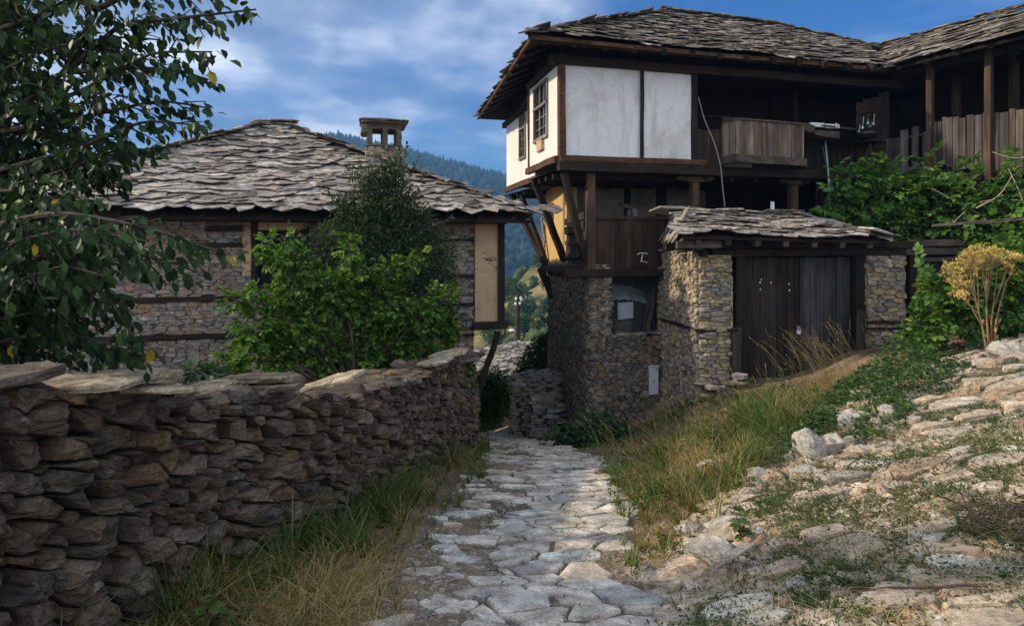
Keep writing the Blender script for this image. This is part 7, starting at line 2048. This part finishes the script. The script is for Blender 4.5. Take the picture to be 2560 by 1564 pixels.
x, y = region_pts(14000, (0.8, 7.5), (2.2, 8.5), weedm)
x, y = thin(x, y, 0.075)
q = RNG.random(len(x)) < 0.6
tufts('path_tufts', (x[q], y[q]), 34, 0.065, 0.085, 0.006, 'grass')
xr_, yr_ = np.repeat(x[~q], 22), np.repeat(y[~q], 22); sc_ = np.repeat(RNG.uniform(0.03, 0.09, (~q).sum()), 22)
xr_ = xr_ + RNG.normal(0, 1, len(xr_)) * sc_; yr_ = yr_ + RNG.normal(0, 1, len(yr_)) * sc_
ground_leaves('path_weeds', xr_, yr_, 0.015 + 0.05 * RNG.random(len(xr_)), 0.030, 'leaf_weed', 0.8, True, 0.7)
x, y = region_pts(2600, (1.0, 6.5), (2.3, 7.0), lambda a, b: 0.5 if (mnoise.noise((a * 0.7, b * 0.7, 81.0)) > 0.05 and a > 0.9 + 0.5 * (b - 3)) else 0.0)
x, y = thin(x, y, 0.11)
tufts('path_dry_tufts', (x, y), 22, 0.06, 0.10, 0.004, 'dry_grass', (0.6, 1.8))
def lanew(a, b):
    t = a - road_c(b)
    if abs(t) > 1.0: return 0.0
    v = mnoise.noise((a * 2.2, b * 1.3, 61.0))
    return 0.9 if (v > 0.26 or (abs(t - 0.30) < 0.06 and v > -0.15)) else 0.0
x, y = region_pts(26000, (-1.4, 1.8), (2.3, 11), lanew)
ground_leaves('lane_weeds', x, y, 0.010 + 0.04 * RNG.random(len(x)) ** 2, 0.024, 'leaf_weed', 0.7, True, 0.7)
x, y = region_pts(2200, (1.6, 6.0), (2.4, 7.5), lambda a, b: 1.0 if path_keep(a, b) > 0 and mnoise.noise((a * 0.8, b * 0.8, 71.0)) > 0.0 else 0.05)
ground_leaves('fallen_leaves', x, y, 0.02 + 0.02 * RNG.random(len(x)), 0.035, 'dead_leaf', 0.9, False, 0.4)
x, y = region_pts(36000, (0.7, 4.8), (3.3, 12.6), lambda a, b: bank(a, b) * (0.8 if mnoise.noise((a * 1.4, b * 1.4, 44.0)) > -0.05 else 0.15))
ground_leaves('bank_weeds', x, y, 0.24 * RNG.random(len(x)), 0.055, 'leaf_weed', 0.7, True, 0.7)
x, y = region_pts(6000, (-2.2, 0.4), (3.2, 11), lambda a, b: 0.45 * verge(a, b))
ground_leaves('verge_weeds', x, y, 0.20 * RNG.random(len(x)), 0.04, 'leaf_weed', 0.7, True, 0.7)

# broad-leaved plant in the lower left, tall weeds on the bank
def weed_plant(label, px, py, Y, h, n, size, mat='leaf_weed', wide=0.9, spread=0.12, stalk='twig'):
    x = PX(px, Y); z = float(zg(x, Y)); t = thing('weed', label, 'weed', (x, Y, z), 'weeds standing out of the grass')
    s_ = MB(); l_ = MB()
    for k_ in range(3):
        e = np.array([x + rn(-spread, spread), Y + rn(-spread, spread), z + h * rn(0.75, 1.0)])
        P_ = interp_path([(x, Y, z - 0.02), ((x + e[0]) / 2, (Y + e[1]) / 2, z + h * 0.5), e], 8); tube(s_, P_, np.linspace(0.006, 0.003, 8), 5)
        i_ = RNG.integers(1, 8, n // 3); d = RNG.normal(0, 1, (n // 3, 3)); d[:, 2] = -0.15
        leaves(l_, P_[i_] + RNG.normal(0, 0.012, (n // 3, 3)), d, np.array([0, 0, 1.0]) + RNG.normal(0, 0.3, (n // 3, 3)), size * RNG.uniform(0.6, 1.2, n // 3), wide)
    s_.build('stem', stalk, t); l_.build('foliage', mat, t)
weed_plant('broad-leaved green weed at the wall foot in the lower left corner of the grass', 500, 1540, 3.35, 0.22, 36, 0.085, wide=1.3)
weed_plant('second broad-leaved green weed lower down, cut by the photo\'s bottom edge', 600, 1560, 3.3, 0.14, 27, 0.075, wide=1.3)
weed_plant('tall dark leafy weed standing among the dry grass, left of the tall angular rock', 1940, 1190, 5.7, 0.50, 48, 0.06)
weed_plant('short leafy green weed in front of the rubble at the foot of the bank', 1858, 1300, 4.5, 0.22, 39, 0.07)
weed_plant('upright green weed in the middle of the bank grass', 1790, 1150, 7.2, 0.55, 48, 0.07)
weed_plant('yellowing weed with pale tip before the right stone pillar', 2215, 900, 10.0, 0.75, 60, 0.08)
weed_plant('tall fluffy weed in front of the stone pillar base, left of the gate', 1965, 880, 10.3, 0.45, 42, 0.07)

# dead brushwood and a fallen twig on the path
bw = thing('brushwood', 'dark tangle of dead brushwood at the right edge of the path', 'brushwood', (2.85, 3.65, float(zg(2.85, 3.65))))
m_ = MB()
for _ in range(150):
    c_ = np.array([rn(2.72, 3.3), rn(3.45, 4.0), 0]); c_[2] = float(zg(c_[0], c_[1])) + rn(0.01, 0.16)
    d = unit([rn(-0.6, 1), rn(-.6, .6), rn(-0.2, 0.6)]) * rn(0.08, 0.30)
    tube(m_, interp_path([c_ - d * 0.5, c_ + RNG.normal(0, 0.012, 3), c_ + d * 0.5], 5), rn(0.0015, 0.005), 4)
m_.build('twigs', 'brush', bw)
a_, b_ = np.array([PX(2150, 3.35), 3.35]), np.array([PX(2470, 3.15), 3.15])
m_ = MB(); P_ = interp_path([[*(a_ + (b_ - a_) * t), float(zg(*(a_ + (b_ - a_) * t))) + 0.055 + 0.012 * math.sin(9 * t)] for t in np.linspace(0, 1, 7)], 14)
tube(m_, P_, np.linspace(0.004, 0.009, 14), 6); tag(m_.build('fallen_stick', 'brush', origin=tuple(P_[0])), 'thin dark stick lying across the paved path, lower right', 'stick')
# ================================================================== air
m = bpy.data.materials.new('haze'); m.use_nodes = True
nt = m.node_tree; nt.nodes.clear()
v = nt.nodes.new('ShaderNodeVolumePrincipled'); v.inputs['Color'].default_value = (0.24, 0.54, 1.0, 1)
v.inputs['Density'].default_value = 0.00052; v.inputs['Anisotropy'].default_value = 0.2
nt.links.new(v.outputs[0], nt.nodes.new('ShaderNodeOutputMaterial').inputs['Volume'])
mb = MB(); obox(mb, (0, 1960, 85), (1, 0, 0), (0, 1, 0), (0, 0, 1), 2600, 2120, 147)
tag(mb.build('haze', m, origin=(0, 1960, 85)), kind='stuff')
